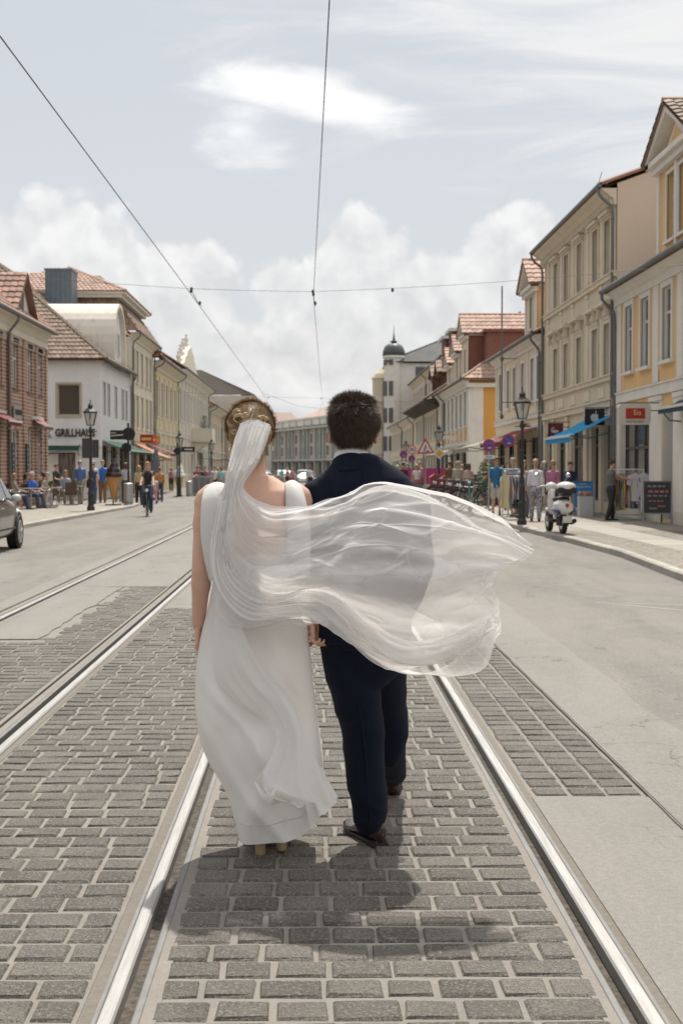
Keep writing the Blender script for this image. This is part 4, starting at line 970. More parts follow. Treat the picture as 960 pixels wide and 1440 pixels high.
for x, z in ((.9, 10.9), (1.9, 12.3), (3.1, 13.7), (5.0, 15.0), (6.9, 13.7), (8.1, 12.3), (9.1, 10.9)):
    q = MB(); q.lathe([(.22, 0), (.22, .15), (.12, .2), (.18, .4), (.2, .55), (.12, .7), (.07, .75), (.11, .84), (.1, .95), (.03, 1.02)], (.5 + (x - .5) * 1.75, .05, 9.7 + (z - 9.7) * .5), 8); q.build('statue', WPL, gb, smooth=True)
q = MB(); q.box(11, 14.5, -2.0, 0, 4.0, 4.25); q.box(11, 14.5, -2.0, -1.88, 4.25, 5.2); q.box(11, 11.12, -1.88, 0, 4.25, 5.2); q.box(14.38, 14.5, -1.88, 0, 4.25, 5.2); q.prism([(11.3, -1.7, 4.0), (11.3, 0, 4.0), (11.3, 0, 2.8)], (2.9, 0, 0)); bc = fixn(q.build('balcony', IVO, h.t))
# ---- lower houses further along
h = House('small_beige_house', 'small beige house with grey eaves beyond the ornate gable', 'house', -1, 150.2, 176, -11.1, CRE, trim=WPL, base=0.0)
for Y in np.arange(152.5, 175, 3.3): h.win(Y, 4.6, 1.2, 2.0, surround=.14); h.shop(Y - 1, Y + 1, .3, 2.6, bars=1)
h.band(3.4, .2, .1); h.walls(7.9); h.cornice(8.2, .8, .5); h.gutter(8.3, .85, pipes=(151, 170), zb=.05); h.roof(8.3, 6, 12.2, TILE_P, over=.8, hipn=4, tile=.55)
h = House('pink_house', 'dull pink plastered house half hidden behind the bride', 'house', -1, 176.2, 200, -10.6, mat('plaster_pink', (.47, .38, .33), .85, stain=.3), trim=WPL, base=0.0)
for Y in np.arange(178.5, 199, 3.3): h.win(Y, 4.6, 1.2, 2.0, surround=.14); h.shop(Y - 1, Y + 1, .3, 2.6, bars=1)
h.walls(7.6); h.cornice(7.8, .6, .4); h.roof(7.9, 6, 11.5, TILE_R, over=.6, hipn=5, tile=.6)
h = House('grey_roofed_block', 'large beige block with grey sloping roof and brick chimney beyond the pink house', 'building', -1, 202, 236, -9.0, GRP, trim=IVO, base=0.0, depth=24)
for Y in np.arange(205, 235, 3.6):
    for z in (4.2, 8.0): h.win(Y, z, 1.3, 2.2, surround=.14)
h.walls(12); h.cornice(12.1, .5, .5)
q = MB(); f1 = [(-.5, -.6, 12.1), (34.5, -.6, 12.1), (34, 7, 15.6), (0, 7, 15.6)]; q.poly(f1); q.poly([(0, -.4, 12.1), (0, 7, 15.6), (0, 24, 15.6), (0, 24, 12)]); q.poly([(0, 7, 15.6), (34, 7, 15.6), (34, 24, 15.6), (0, 24, 15.6)]); q.build('roof', mat('roof_grey', (.27, .255, .22), .8, col2=(.22, .205, .18), scale=.3), h.t)
q = MB(); q.box(1, 3, 11, 13, 15, 17); q.box(.9, 3.1, 10.9, 13.1, 17, 17.2); q.build('chimney', TILE_B, h.t)
# ---- long commercial block closing the street
a = Vector((-8.6, 300, 0)); b = Vector((14, 224, 0)); L = (b - a).length; ang = math.atan2(b.y - a.y, b.x - a.x)
t = thing('long_stone_block', 'long greige commercial block with green glass strips closing the street', 'building', a, ang)
gm = mat('block_stone', (.44, .415, .37), .85, col2=(.39, .37, .33), scale=.3); m = MB(); ops = []
nb = 15; bw = L / nb
for i in range(nb):
    for z in (4.2, 6.6): ops.append((i * bw + .9, i * bw + bw * .45, z, z + 1.7)); ops.append((i * bw + bw * .6, i * bw + bw - .5, z, z + 1.7))
    ops.append((i * bw + .7, i * bw + bw - .7, .2, 3.0))
wall_mesh(m, 0, L, -.2, 9.3, ops, 0, .4); m.quad((L, 0, -.2), (L, 20, -.2), (L, 20, 9.3), (L, 0, 9.3)); m.quad((0, 20, -.2), (0, 0, -.2), (0, 0, 9.3), (0, 20, 9.3)); m.build('wall', gm, t)
m = MB(); m.quad((0, .4, -.2), (L, .4, -.2), (L, .4, 9.2), (0, .4, 9.2)); m.build('pane', mat('far_glass', (.11, .11, .11), .4), t)
for i in range(nb):
    m = MB(); m.box(i * bw - .3, i * bw + .3, -.5, .02, -.1, 9.5); m.build('pilaster', gm, t)
    if i % 2 == 0: m = MB(); m.box(i * bw + bw * .42, i * bw + bw * .62, -.25, .02, 3.3, 9.2); m.build('glass_strip', mat('green_glass', (.20, .27, .23), .3), t)
    m = MB(); m.box(i * bw + .9, i * bw + bw - .6, .5, 4, 9.9, 11.3); m.box(i * bw + .6, i * bw + bw - .3, .2, 4, 11.3, 11.6); m.build('dormer', WPL if i % 2 else FRW, t)
m = MB(); m.box(0, L, -.8, .02, 3.2, 3.5); m.box(0, L, -.9, .3, 9.3, 9.7); m.build('cornice', gm, t)
m = MB(); m.poly([(0, -.3, 9.7), (L, -.3, 9.7), (L, 5, 12.2), (0, 5, 12.2)]); m.build('roof', SLATE, t)
t = thing('red_roofed_hall', 'big red roofed house behind the long stone block', 'building', (12, 300, 0), R(4)); m = MB(); m.box(-16, 22, 0, 20, 0, 11.5); m.build('wall', gm, t)
m = MB(); f = [(-17, -.6, 11.4), (23, -.6, 11.4), (16, 10, 15.5), (-8, 10, 15.5)]; m.poly(f); m.poly([(-17, 21, 11.4), (-17, -.6, 11.4), (-8, 10, 15.5)]); ro = m.build('roof', mat('roof_far', (.33, .24, .20), .8, col2=(.28, .2, .165), scale=.4), t)
t = thing('red_roofed_cottage', 'low red roofed house left of the long stone block', 'building', (-15, 306, 0), R(-8)); m = MB(); m.box(-12, 12, 0, 14, 0, 9.2); m.build('wall', IVO, t)
m = MB(); f = [(-12.5, -.6, 9.1), (14, -.6, 9.1), (9, 7, 14), (-9, 7, 14)]; m.poly(f); m.poly([(14, -.6, 9.1), (14, 14, 9.1), (9, 7, 14)]); ro = m.build('roof', mat('roof_far', (.33, .24, .20), .8), t)
for i in range(8): m = MB(); m.box(-11 + i * 3, -9.8 + i * 3, -.06, .02, 4.5, 6.5); m.build('window', mat('far_glass', (.11, .11, .11), .4), t)
# ================================================================== PEOPLE
SKIN = mat('skin', (0.56, 0.34, 0.245), 0.6, col2=(0.50, 0.29, 0.205), scale=9, amt=.5, spec=.35)
SKIN.node_tree.nodes['Principled BSDF'].inputs['Subsurface Weight'].default_value = .12
SKIN.node_tree.nodes['Principled BSDF'].inputs['Subsurface Radius'].default_value = (.02, .008, .004)
def hairmat(name, a, b): return mat(name, a, .55, col2=b, scale=20, amt=1.0, stretch=(3, 3, .6), bump=.8, bscale=60)
HB = hairmat('hair_blond', (.42, .29, .15), (.22, .14, .07)); HW = hairmat('hair_grey', (.42, .38, .33), (.26, .23, .2)); HD = hairmat('hair_dark', (.035, .022, .016), (.07, .045, .03)); HR = hairmat('hair_brown', (.14, .075, .04), (.07, .04, .025))
SHOE = mat('shoe_dark', (.03, .027, .025), .5)
def cap(mb, a, b, ra, rb, n=10, sq=1.0, side=None):
    """tapered limb with rounded ends"""
    a = Vector(a); b = Vector(b); d = b - a; L = max(d.length, 1e-5); d = d / L
    s = [(-1, .05), (-.7, .7), (0, 1)]
    pts = [a + d * (ra * k) for k, _ in s] + [a.lerp(b, .5)] + [b - d * (rb * k) for k, _ in s[::-1]]
    rad = [ra * q for _, q in s] + [(ra + rb) / 2] + [rb * q for _, q in s[::-1]]
    mb.tube(pts, rad, n)
def loft(mb, secs, n=20):
    """closed loft of horizontal-ish ellipses: (cx,cy,z,rx,ry[,power])"""
    vs = []; N = len(secs)
    for s in secs:
        cx, cy, z, rx, ry = s[:5]; pw = s[5] if len(s) > 5 else 1.0
        for k in range(n):
            t = 2 * math.pi * k / n; c, q = math.cos(t), math.sin(t)
            vs.append((cx + rx * math.copysign(abs(c) ** pw, c), cy + ry * math.copysign(abs(q) ** pw, q), z))
    fs = [(i * n + k, i * n + (k + 1) % n, (i + 1) * n + (k + 1) % n, (i + 1) * n + k) for i in range(N - 1) for k in range(n)]
    fs += [tuple(range(n))[::-1], tuple(range((N - 1) * n, N * n))]; mb.add(vs, fs)
def hand(mb, w, d, side, r=1.0, curl=.5, n=6, thumb=True):
    """palm, five unequal bent fingers; w wrist, d pointing direction, side = thumb direction"""
    w = Vector(w); d = Vector(d).normalized(); s = Vector(side); s = (s - d * s.dot(d)).normalized(); nn = d.cross(s)
    mb.tube([w, w + d * .03 * r, w + d * .085 * r, w + d * .10 * r], [(.018 * r, .026 * r), (.016 * r, .036 * r), (.014 * r, .040 * r), (.010 * r, .036 * r)], 8)
    for i, (L, o) in enumerate(((.070, .028), (.080, .010), (.074, -.010), (.058, -.028))):
        b = w + d * .092 * r + s * o * r; c1 = curl * (1 + .15 * i)
        p1 = b + (d * math.cos(c1 * .6) + nn * math.sin(c1 * .6)) * L * .45 * r; p2 = p1 + (d * math.cos(c1 * 1.5) + nn * math.sin(c1 * 1.5)) * L * .33 * r; p3 = p2 + (d * math.cos(c1 * 2.2) + nn * math.sin(c1 * 2.2)) * L * .24 * r
        mb.tube([b - d * .01, b, p1, p2, p3], [.009 * r, .0095 * r, .0085 * r, .0078 * r, .005 * r], n)
    if thumb:
        b = w + d * .03 * r + s * .03 * r; p1 = b + (d * .6 + s * .7 + nn * .3).normalized() * .035 * r; p2 = p1 + (d * .9 + s * .2 + nn * .4).normalized() * .032 * r
        mb.tube([w + d * .02 * r + s * .012 * r, b, p1, p2], [.012 * r, .0125 * r, .0105 * r, .006 * r], n)
def head_parts(mb, c, r=1.0, yaw=0.0, detail=True):
    """skull, jaw, nose, ears; face towards +y"""
    c = Vector(c); M = Matrix.Rotation(yaw, 3, 'Z')
    def T(x, y, z): return c + M @ (Vector((x, y, z)) * r)
    def ballt(p, rr, n=12, m=9):
        k = len(mb.v); mb.ball((0, 0, 0), [q * r for q in rr], n, m)
        for i in range(k, len(mb.v)): mb.v[i] = tuple(c + M @ (Vector(mb.v[i]) + Vector(p) * r))
    ballt((0, -.01, .03), (.076, .092, .088)); ballt((0, .022, -.035), (.058, .066, .075)); ballt((0, .05, -.078), (.030, .030, .028), 8, 6)
    ballt((0, .094, -.018), (.012, .018, .026), 6, 5); ballt((0, .078, .02), (.05, .02, .012), 8, 5); ballt((0, .078, -.055), (.024, .016, .009), 8, 4)
    for s in (-1, 1): ballt((s * .078, -.008, -.012), (.009, .02, .032), 6, 6); ballt((s * .033, .062, -.028), (.022, .022, .02), 8, 5)
    return T
def person(name_label, loc, rz, h=1.72, hair=HB, hairlen=.06, top=(.5, .5, .5), topm=None, sleeve=.3, bottom=(.05, .06, .1), botm=None, kind='trousers', female=False, build_=1.0,
           legs=(.15, -.12), arms=((.12, .13), (-.12, .13)), sit=False, cycle=False, group=None, bun=False, glasses=False, lean=0.0, hat=None, voxel=.017, shoes=None, bag=None, headyaw=0.0, elbows=(.25, .25), spread=.0, cat='person'):
    """clothed figure; local +y is forward; arms=(swing forward, out) per side; legs=forward swing per side"""
    k = h / 1.72; t = thing('person', name_label, cat, loc, rz, group); V = Vector
    hipz = .90 * k if not sit else .50 * k
    if cycle: hipz = .98 * k
    hip = V((0, 0, hipz)); ln = lean
    if cycle: ln = lean or .45
    def sp_(z): return V((0, math.sin(ln) * z * k, hipz + math.cos(ln) * z * k))
    chest = sp_(.38); neck = sp_(.55); hc = neck + V((0, .03 + .05 * math.sin(ln), .155 * k)); sw = (.135 if female else .160) * build_
    hw = .09 * build_
    J = {}
    for i, s in enumerate((-1, 1)):
        hj = hip + V((s * hw, 0, -.02)); sj = sp_(.455) + V((s * sw, 0, 0))
        if sit: kn = hj + V((s * .04, .43 * k, .0)); an = kn + V((0, .06 if s > 0 else .14, -.43 * k)); fd = V((0, 1, 0))
        elif cycle:
            up = s > 0; kn = hj + V((s * .02, .36 * k if up else .22 * k, -.18 * k if up else -.36 * k)); an = kn + V((0, -.10 if up else -.14, -.40 * k)); fd = V((0, 1, -.15))
        else:
            a = legs[i]; kn = hj + V((s * spread, math.sin(a) * .44, -math.cos(a) * .42)) * 1.0; b = a * .4 - (.25 if a < 0 else 0); an = V((kn.x + s * spread, kn.y + math.sin(b) * .42, max(.085, kn.z - math.cos(b) * .42 * k))); fd = V((0, 1, 0)); 
        sf, so = arms[i]; ud = V((s * math.sin(so), math.sin(sf) * math.cos(so), -math.cos(sf) * math.cos(so))); el_ = sj + ud * .29 * k
        e = elbows[i]; ff = sf + e; fdv = V((s * math.sin(so) * (.5 if e < .8 else -.2), math.sin(ff), -math.cos(ff))).normalized(); wr = el_ + fdv * .25 * k
        J[s] = (hj, kn, an, fd, sj, el_, wr, fdv)
    # --- skin
    mb = MB(); cap(mb, neck - V((0, 0, .06)), neck + V((0, .02, .08 * k)), .055, .052)
    head_parts(mb, hc, k * 1.0, headyaw)
    shorts = kind in ('shorts', 'skirt')
    for s in (-1, 1):
        hj, kn, an, fd, sj, el_, wr, fdv = J[s]
        cap(mb, sj, el_, .040 * k, .036 * k); cap(mb, el_, wr, .037 * k, .025 * k)
        if shorts: cap(mb, hj.lerp(kn, .4), kn, .07 * k, .05 * k); cap(mb, kn, an, .052 * k, .034 * k)
    body = remesh(mb, voxel * .8, 'body', SKIN, 2, t)
    hm = MB()
    for s in (-1, 1): hand(hm, J[s][6], J[s][7], V((0, 1, 0)) if abs(J[s][7].y) < .8 else V((-s, 0, 0)), k, .7, 5)
    hb = hm.build('hand_tmp', SKIN); bmx = bmesh.new(); bmx.from_mesh(body.data); bmx.from_mesh(hb.data); bmx.to_mesh(body.data); bmx.free(); bpy.data.objects.remove(hb); body.data.polygons.foreach_set('use_smooth', [True] * len(body.data.polygons))
    # --- eyes
    for s in (-1, 1): q = MB(); q.ball(hc + Matrix.Rotation(headyaw, 3, 'Z') @ V((s * .03 * k, .083 * k, .0)), (.013, .008, .008), 6, 4); q.build('eye', SHOE, t)
    # --- top
    tm = topm or paint(top); mb = MB(); b = build_
    loft(mb, [(0, sp_(z).y, sp_(z).z, rx * b, ry * b, .85) for z, rx, ry in ((-.10, .15, .115), (0, .142, .115), (.14, .115, .10) if female else (.14, .132, .11), (.32, .13 if female else .148, .115), (.42, .15 if female else .172, .108), (.475, .125 if female else .145, .09), (.515, .085, .07), (.545, .058, .055))])
    for s in (-1, 1):
        hj, kn, an, fd, sj, el_, wr, fdv = J[s]; cap(mb, sj - V((s * .05, 0, -.01)), sj, .055 * k, .058 * k)
        if sleeve > 0: cap(mb, sj, sj.lerp(el_, min(1, sleeve * 2)), .060 * k, .052 * k)
        if sleeve > .6: cap(mb, el_, el_.lerp(wr, (sleeve - .5) * 2 * .95), .050 * k, .040 * k)
    remesh(mb, voxel, 'shirt', tm, 3, t)
    # --- bottom
    bm_ = botm or paint(bottom); mb = MB()
    if kind == 'skirt':
        loft(mb, [(0, 0, hipz + .10, .14, .11), (0, 0, hipz - .05, .18, .14), (0, .02, hipz - .3, .22, .19), (0, .03, hipz - .48, .25, .21)])
    else:
        loft(mb, [(0, 0, hipz + .1, .14 * b, .105 * b), (0, -.01, hipz, .165 * b, .125 * b), (0, -.01, hipz - .1, .17 * b, .125 * b)])
        for s in (-1, 1):
            hj, kn, an, fd = J[s][:4]
            if kind == 'shorts': cap(mb, hj, hj.lerp(kn, .85), .098 * k, .09 * k)
            else: cap(mb, hj, kn, .104 * k, .074 * k); cap(mb, kn, an + (kn - an) * .04, .076 * k, .064 * k)
    remesh(mb, voxel, kind, bm_, 3, t)
    # --- shoes
    for s in (-1, 1):
        hj, kn, an, fd = J[s][:4]; q = MB(); f = an + V((0, -.03, -.055))
        if f.z < .03: f.z = .03
        pts = [f + V((0, -.035, 0)), f, f + V((0, .08, -.002)), f + V((0, .16, -.008)), f + V((0, .215, -.012))]
        q.tube(pts, [(.018, .025), (.036, .036), (.032, .040), (.024, .045), (.012, .028)], 8); cap(q, f, an + V((0, 0, .02)), .036, .038, 8); q.build('shoe', shoes or SHOE, t, smooth=True)
    # --- hair
    q = MB(); M = Matrix.Rotation(headyaw, 3, 'Z'); vs = []
    def hv(p): return hc + M @ (V(p) * k)
    for p, r in (((0, -.024, .045), (.091, .097, .09)), ((0, .02, .08), (.078, .078, .052))): 
        kk = len(q.v); q.ball((0, 0, 0), [x * k for x in r], 12, 8)
        for i in range(kk, len(q.v)): q.v[i] = tuple(hv(p) + M @ V(q.v[i]))
    if hairlen > .08:
        L = hairlen
        q.tube([hv((0, -.05, .06)), hv((0, -.075, -.03)), hv((0, -.075, -.03 - L * .6)), hv((0, -.06, -.03 - L))], [(.06, .075), (.045, .088), (.035, .085), (.015, .05)], 12)
        for s in (-1, 1): q.tube([hv((s * .06, 0, .06)), hv((s * .082, -.01, -.01)), hv((s * .085, -.02, -.03 - L * .5)), hv((s * .07, -.03, -.03 - L * .8))], [.03, .032, .03, .014], 8)
    elif hairlen > .05: q.tube([hv((0, -.05, .05)), hv((0, -.065, -.04)), hv((0, -.05, -.075))], [(.065, .082), (.05, .086), (.02, .06)], 10)
    if bun: q.ball(hv((0, -.06, .125)), .045 * k, 8, 6)
    ho = remesh(q, .014, 'hair', hair, 1, t)
    me = ho.data; co = np.empty(len(me.vertices) * 3); me.vertices.foreach_get('co', co); co = co.reshape(-1, 3)
    for i, p in enumerate(co):
        co[i] += np.array(mnoise.noise_vector(Vector(p * 26))) * .009
    me.vertices.foreach_set('co', co.ravel())
    if glasses:
        q = MB()
        for s in (-1, 1): q.ball(hv((s * .032, .092, .0)), (.026 * k, .008, .018 * k), 8, 5); q.beam(hv((s * .056, .085, .004)), hv((s * .08, .0, .006)), .005)
        q.beam(hv((-.02, .095, .004)), hv((.02, .095, .004)), .005); q.build('glasses', SHOE, t)
    if hat: q = MB(); q.lathe([(.02, .13), (.08, .125), (.098, .06), (.10, .04), (.125, .035), (.125, .03)], hv((0, -.01, 0)), 14); q.build('hat', hat, t, smooth=True)
    if bag is not None:
        s = -1; wr = J[1][6]; q = MB(); q.tube([J[1][4] + V((.0, -.02, .06)), J[1][4] + V((.09, -.03, -.2)), hip + V((.21, -.03, .12))], .012, 6); 
        q.prism([hip + V((.17, -.14, -.2)), hip + V((.17, .14, -.2)), hip + V((.18, .12, .12)), hip + V((.18, -.12, .12))], (.07, 0, 0)); fixn(q.build('shoulder_bag', bag, t))
    t['_j'] = 1; del t['_j']
    return t, J, hc
# ================================================================== BRIDE AND GROOM
def sm(x, a, b): t = np.clip((np.asarray(x, float) - a) / (b - a), 0, 1); return t * t * (3 - 2 * t)
def clothmat(name, col, trans=.25, rough=.6, wv=900):
    m = bpy.data.materials.new(name); m.use_nodes = True; t = m.node_tree; b = t.nodes['Principled BSDF']; out_ = t.nodes['Material Output']
    tc = t.nodes.new('ShaderNodeTexCoord'); f = nnoise(t, tc.outputs['Object'], 14, 4, .6); c = nmix(t, f.smooth(.3, .7) * .25, col, tuple(x * .92 for x in col)); t.links.new(c, b.inputs['Base Color'])
    b.inputs['Roughness'].default_value = rough; b.inputs['Sheen Weight'].default_value = .15; b.inputs['Specular IOR Level'].default_value = .3
    bn = t.nodes.new('ShaderNodeBump'); bn.inputs['Strength'].default_value = .25; bn.inputs['Distance'].default_value = .002; g = nnoise(t, tc.outputs['Object'], wv * .3, 2, .5); t.links.new(g.s, bn.inputs['Height']); t.links.new(bn.outputs[0], b.inputs['Normal'])
    tr = t.nodes.new('ShaderNodeBsdfTranslucent'); tr.inputs[0].default_value = (*col, 1); mx = t.nodes.new('ShaderNodeMixShader'); mx.inputs[0].default_value = trans
    t.links.new(b.outputs[0], mx.inputs[1]); t.links.new(tr.outputs[0], mx.inputs[2]); t.links.new(mx.outputs[0], out_.inputs[0]); return m
DRESS = clothmat('white_crepe', (.82, .80, .77), .36)
def tulle():
    m = bpy.data.materials.new('white_tulle'); m.use_nodes = True; t = m.node_tree; t.nodes.remove(t.nodes['Principled BSDF']); out_ = t.nodes['Material Output']
    d = t.nodes.new('ShaderNodeBsdfDiffuse'); d.inputs[0].default_value = (.84, .82, .80, 1); tr = t.nodes.new('ShaderNodeBsdfTranslucent'); tr.inputs[0].default_value = (.84, .82, .80, 1)
    m1 = t.nodes.new('ShaderNodeMixShader'); m1.inputs[0].default_value = .5; t.links.new(d.outputs[0], m1.inputs[1]); t.links.new(tr.outputs[0], m1.inputs[2])
    tp = t.nodes.new('ShaderNodeBsdfTransparent'); lw = t.nodes.new('ShaderNodeLayerWeight'); lw.inputs[0].default_value = .5
    # threads overlap more where the sheet is seen edge on: 1-(1-a)^(1/cos)
    g = t.nodes.new('ShaderNodeNewGeometry'); dt = t.nodes.new('ShaderNodeVectorMath'); dt.operation = 'DOT_PRODUCT'; t.links.new(g.outputs['Normal'], dt.inputs[0]); t.links.new(g.outputs['Incoming'], dt.inputs[1])
    cs = NX(t, dt.outputs['Value'])._op('ABSOLUTE').max(.07); at = t.nodes.new('ShaderNodeAttribute'); at.attribute_name = 'dens'; a = NX(t, at.outputs['Fac'])
    op = 1.0 - (1.0 - a).max(.01)._op('POWER', 1.0 / cs) if False else None
    base = (1.0 - a).max(.01); pw = base._op('POWER', NX(t, (cs * 0 + 1.0).s) / cs); al = (1.0 - pw).clamp()
    mx = t.nodes.new('ShaderNodeMixShader'); t.links.new(al.s, mx.inputs[0]); t.links.new(tp.outputs[0], mx.inputs[1]); t.links.new(m1.outputs[0], mx.inputs[2]); t.links.new(mx.outputs[0], out_.inputs[0]); return m
TULLE = tulle()
SUIT = mat('navy_wool', (.0082, .0108, .0225), .9, col2=(.0055, .0076, .016), scale=12, amt=.6, bump=.35, bscale=420, sheen=.03, spec=.12)
SKB = mat('bride_skin', (.60, .375, .275), .5, col2=(.53, .31, .22), scale=10, amt=.6, spec=.4, bump=.15, bscale=150)
SKG = mat('groom_skin', (.47, .255, .18), .5, col2=(.40, .20, .14), scale=10, amt=.6, spec=.4)
for s_ in (SKB, SKG): b = s_.node_tree.nodes['Principled BSDF']; b.inputs['Subsurface Weight'].default_value = .25; b.inputs['Subsurface Radius'].default_value = (.03, .01, .006); b.inputs['Subsurface Scale'].default_value = 1.0
LEATH = mat('oxblood_leather', (.035, .016, .014), .22, col2=(.02, .01, .01), scale=8, coat=.4)
GOLD = mat('gold_leather', (.45, .33, .18), .35, metal=.5)
YB = 5.76
BO = P(362, 1195, 5.70); BO.z = 0; GO = P(512, 1190, 5.80); GO.z = 0
def rows_surface(ctrl, nu, nv):
    """ctrl[i][j] -> (x,y,z); i across, j along; Catmull-Rom both ways -> nu x nv"""
    a = np.array([[list(p) for p in r] for r in ctrl], float)
    b = np.array([cr(r, nv) for r in a])                       # i, nv, 3
    return np.array([cr(b[:, j], nu) for j in range(nv)]).transpose(1, 0, 2)
def surf_normals(S):
    du = np.gradient(S, axis=0); dv = np.gradient(S, axis=1); n = np.cross(du, dv); return n / (np.linalg.norm(n, axis=2, keepdims=True) + 1e-9)
def surf_obj(S, name, m, parent, off, dens=None, close=False):
    nu, nv = S.shape[:2]; me = bpy.data.meshes.new(name); vs = (S - np.array(off)).reshape(-1, 3)
    i, j = np.meshgrid(np.arange(nu if close else nu - 1), np.arange(nv - 1), indexing='ij'); i2 = (i + 1) % nu
    f = np.stack([i * nv + j, i * nv + j + 1, i2 * nv + j + 1, i2 * nv + j], -1).reshape(-1, 4)
    me.from_pydata(vs.tolist(), [], f.tolist()); me.materials.append(m); me.polygons.foreach_set('use_smooth', [True] * len(me.polygons))
    if dens is not None: at = me.attributes.new('dens', 'FLOAT', 'POINT'); at.data.foreach_set('value', dens.reshape(-1).astype(np.float32))
    o = bpy.data.objects.new(name, me); put(o, parent); return o
# vectorised smooth value noise
def vn(x, y, seed=0):
    r = np.random.RandomState(seed).rand(64, 64) * 2 - 1; xi = np.floor(x).astype(int); yi = np.floor(y).astype(int); fx = x - xi; fy = y - yi
    fx = fx * fx * (3 - 2 * fx); fy = fy * fy * (3 - 2 * fy); g = lambda a, b: r[a % 64, b % 64]
    return (g(xi, yi) * (1 - fx) + g(xi + 1, yi) * fx) * (1 - fy) + (g(xi, yi + 1) * (1 - fx) + g(xi + 1, yi + 1) * fx) * fy
def ridge(t, p=3): return (.5 + .5 * np.cos(2 * np.pi * t)) ** (p * 1.1)

# ---------------------------------------------------------------- bride body
bride = thing('person', 'bride seen from behind in white sleeveless dress, walking hand in hand with the groom', 'person', BO)
def rel(p, o): return Vector(p) - o
def B(px, py, Y): return P(px, py, Y) - BO
mb = MB(); c0 = B(361, 700, YB)
def tz(py, Y=YB): return P(442, py, Y).z
loft(mb, [(c0.x + dx, c0.y + dy, z, rx, ry, .88) for dx, dy, z, rx, ry in ((0, 0, .80, .17, .12), (0, 0, .95, .175, .12), (0, 0, 1.08, .145, .105), (0, 0, 1.2, .155, .108), (0, 0, 1.32, .17, .11), (0, -.0, 1.40, .172, .105), (0, 0, 1.452, .155, .085), (0, .005, 1.485, .11, .066), (0, .01, 1.515, .062, .055))], 28)
nk = B(357, 672, YB + .0)
cap(mb, nk - Vector((0, 0, .05)), B(353, 630, YB + .03), .056, .052, 16)
hcB = B(353, 612, YB + .045)
head_parts(mb, hcB, .98)
for s, r0 in ((-1, .02),):    # shoulder blades and shoulders
    pass
for s in (-1, 1): mb.ball((c0.x + s * .085, c0.y - .068, 1.33), (.055, .03, .085), 12, 8)
shL, elL, wrL = B(291, 706, YB), B(284, 800, YB - .02), B(279, 880, YB + .01)
cap(mb, B(302, 696, YB), shL, .055, .056, 16); cap(mb, shL, elL, .050, .0415, 16); cap(mb, elL, wrL, .043, .0265, 16)
mb.ball(shL.lerp(elL, .35), (.052, .052, .10), 12, 8); mb.ball(elL.lerp(wrL, .25), (.042, .043, .07), 12, 8)
shR, elR, wrR = B(424, 704, YB), B(430, 796, YB + .06), B(437, 872, YB - .02)
cap(mb, B(412, 695, YB), shR, .054, .055, 16); cap(mb, shR, elR, .050, .041, 16); cap(mb, elR, wrR, .042, .026, 16)
mb.ball(shR.lerp(elR, .35), (.052, .052, .10), 12, 8)
body = remesh(mb, .0065, 'body', SKB, 8, bride)
hm = MB(); hand(hm, wrL + Vector((0, 0, .012)), Vector((-.02, .06, -1)), Vector((.25, 1, 0)), .98, .45, 8)
hand(hm, wrR + Vector((0, 0, .012)), Vector((.10, -.05, -1)), Vector((.3, 1, .0)), .95, .9, 8)
def merge_into(body, hm, m_, sub=True, vox=.0028):
    o = remesh(hm, vox, 'hand_tmp', m_, 3); b = bmesh.new(); b.from_mesh(body.data); b.from_mesh(o.data); b.to_mesh(body.data); b.free(); bpy.data.objects.remove(o); body.data.polygons.foreach_set('use_smooth', [True] * len(body.data.polygons))
merge_into(body, hm, SKB)
q = MB(); q.tube([wrR + Vector((.030 * math.cos(a), .030 * math.sin(a), .0 + .006 * math.sin(a))) for a in np.linspace(0, 6.283, 18)], .0028, 6); q.build('bracelet', mat('gold', (.7, .55, .3), .25, metal=.9), bride, smooth=True)
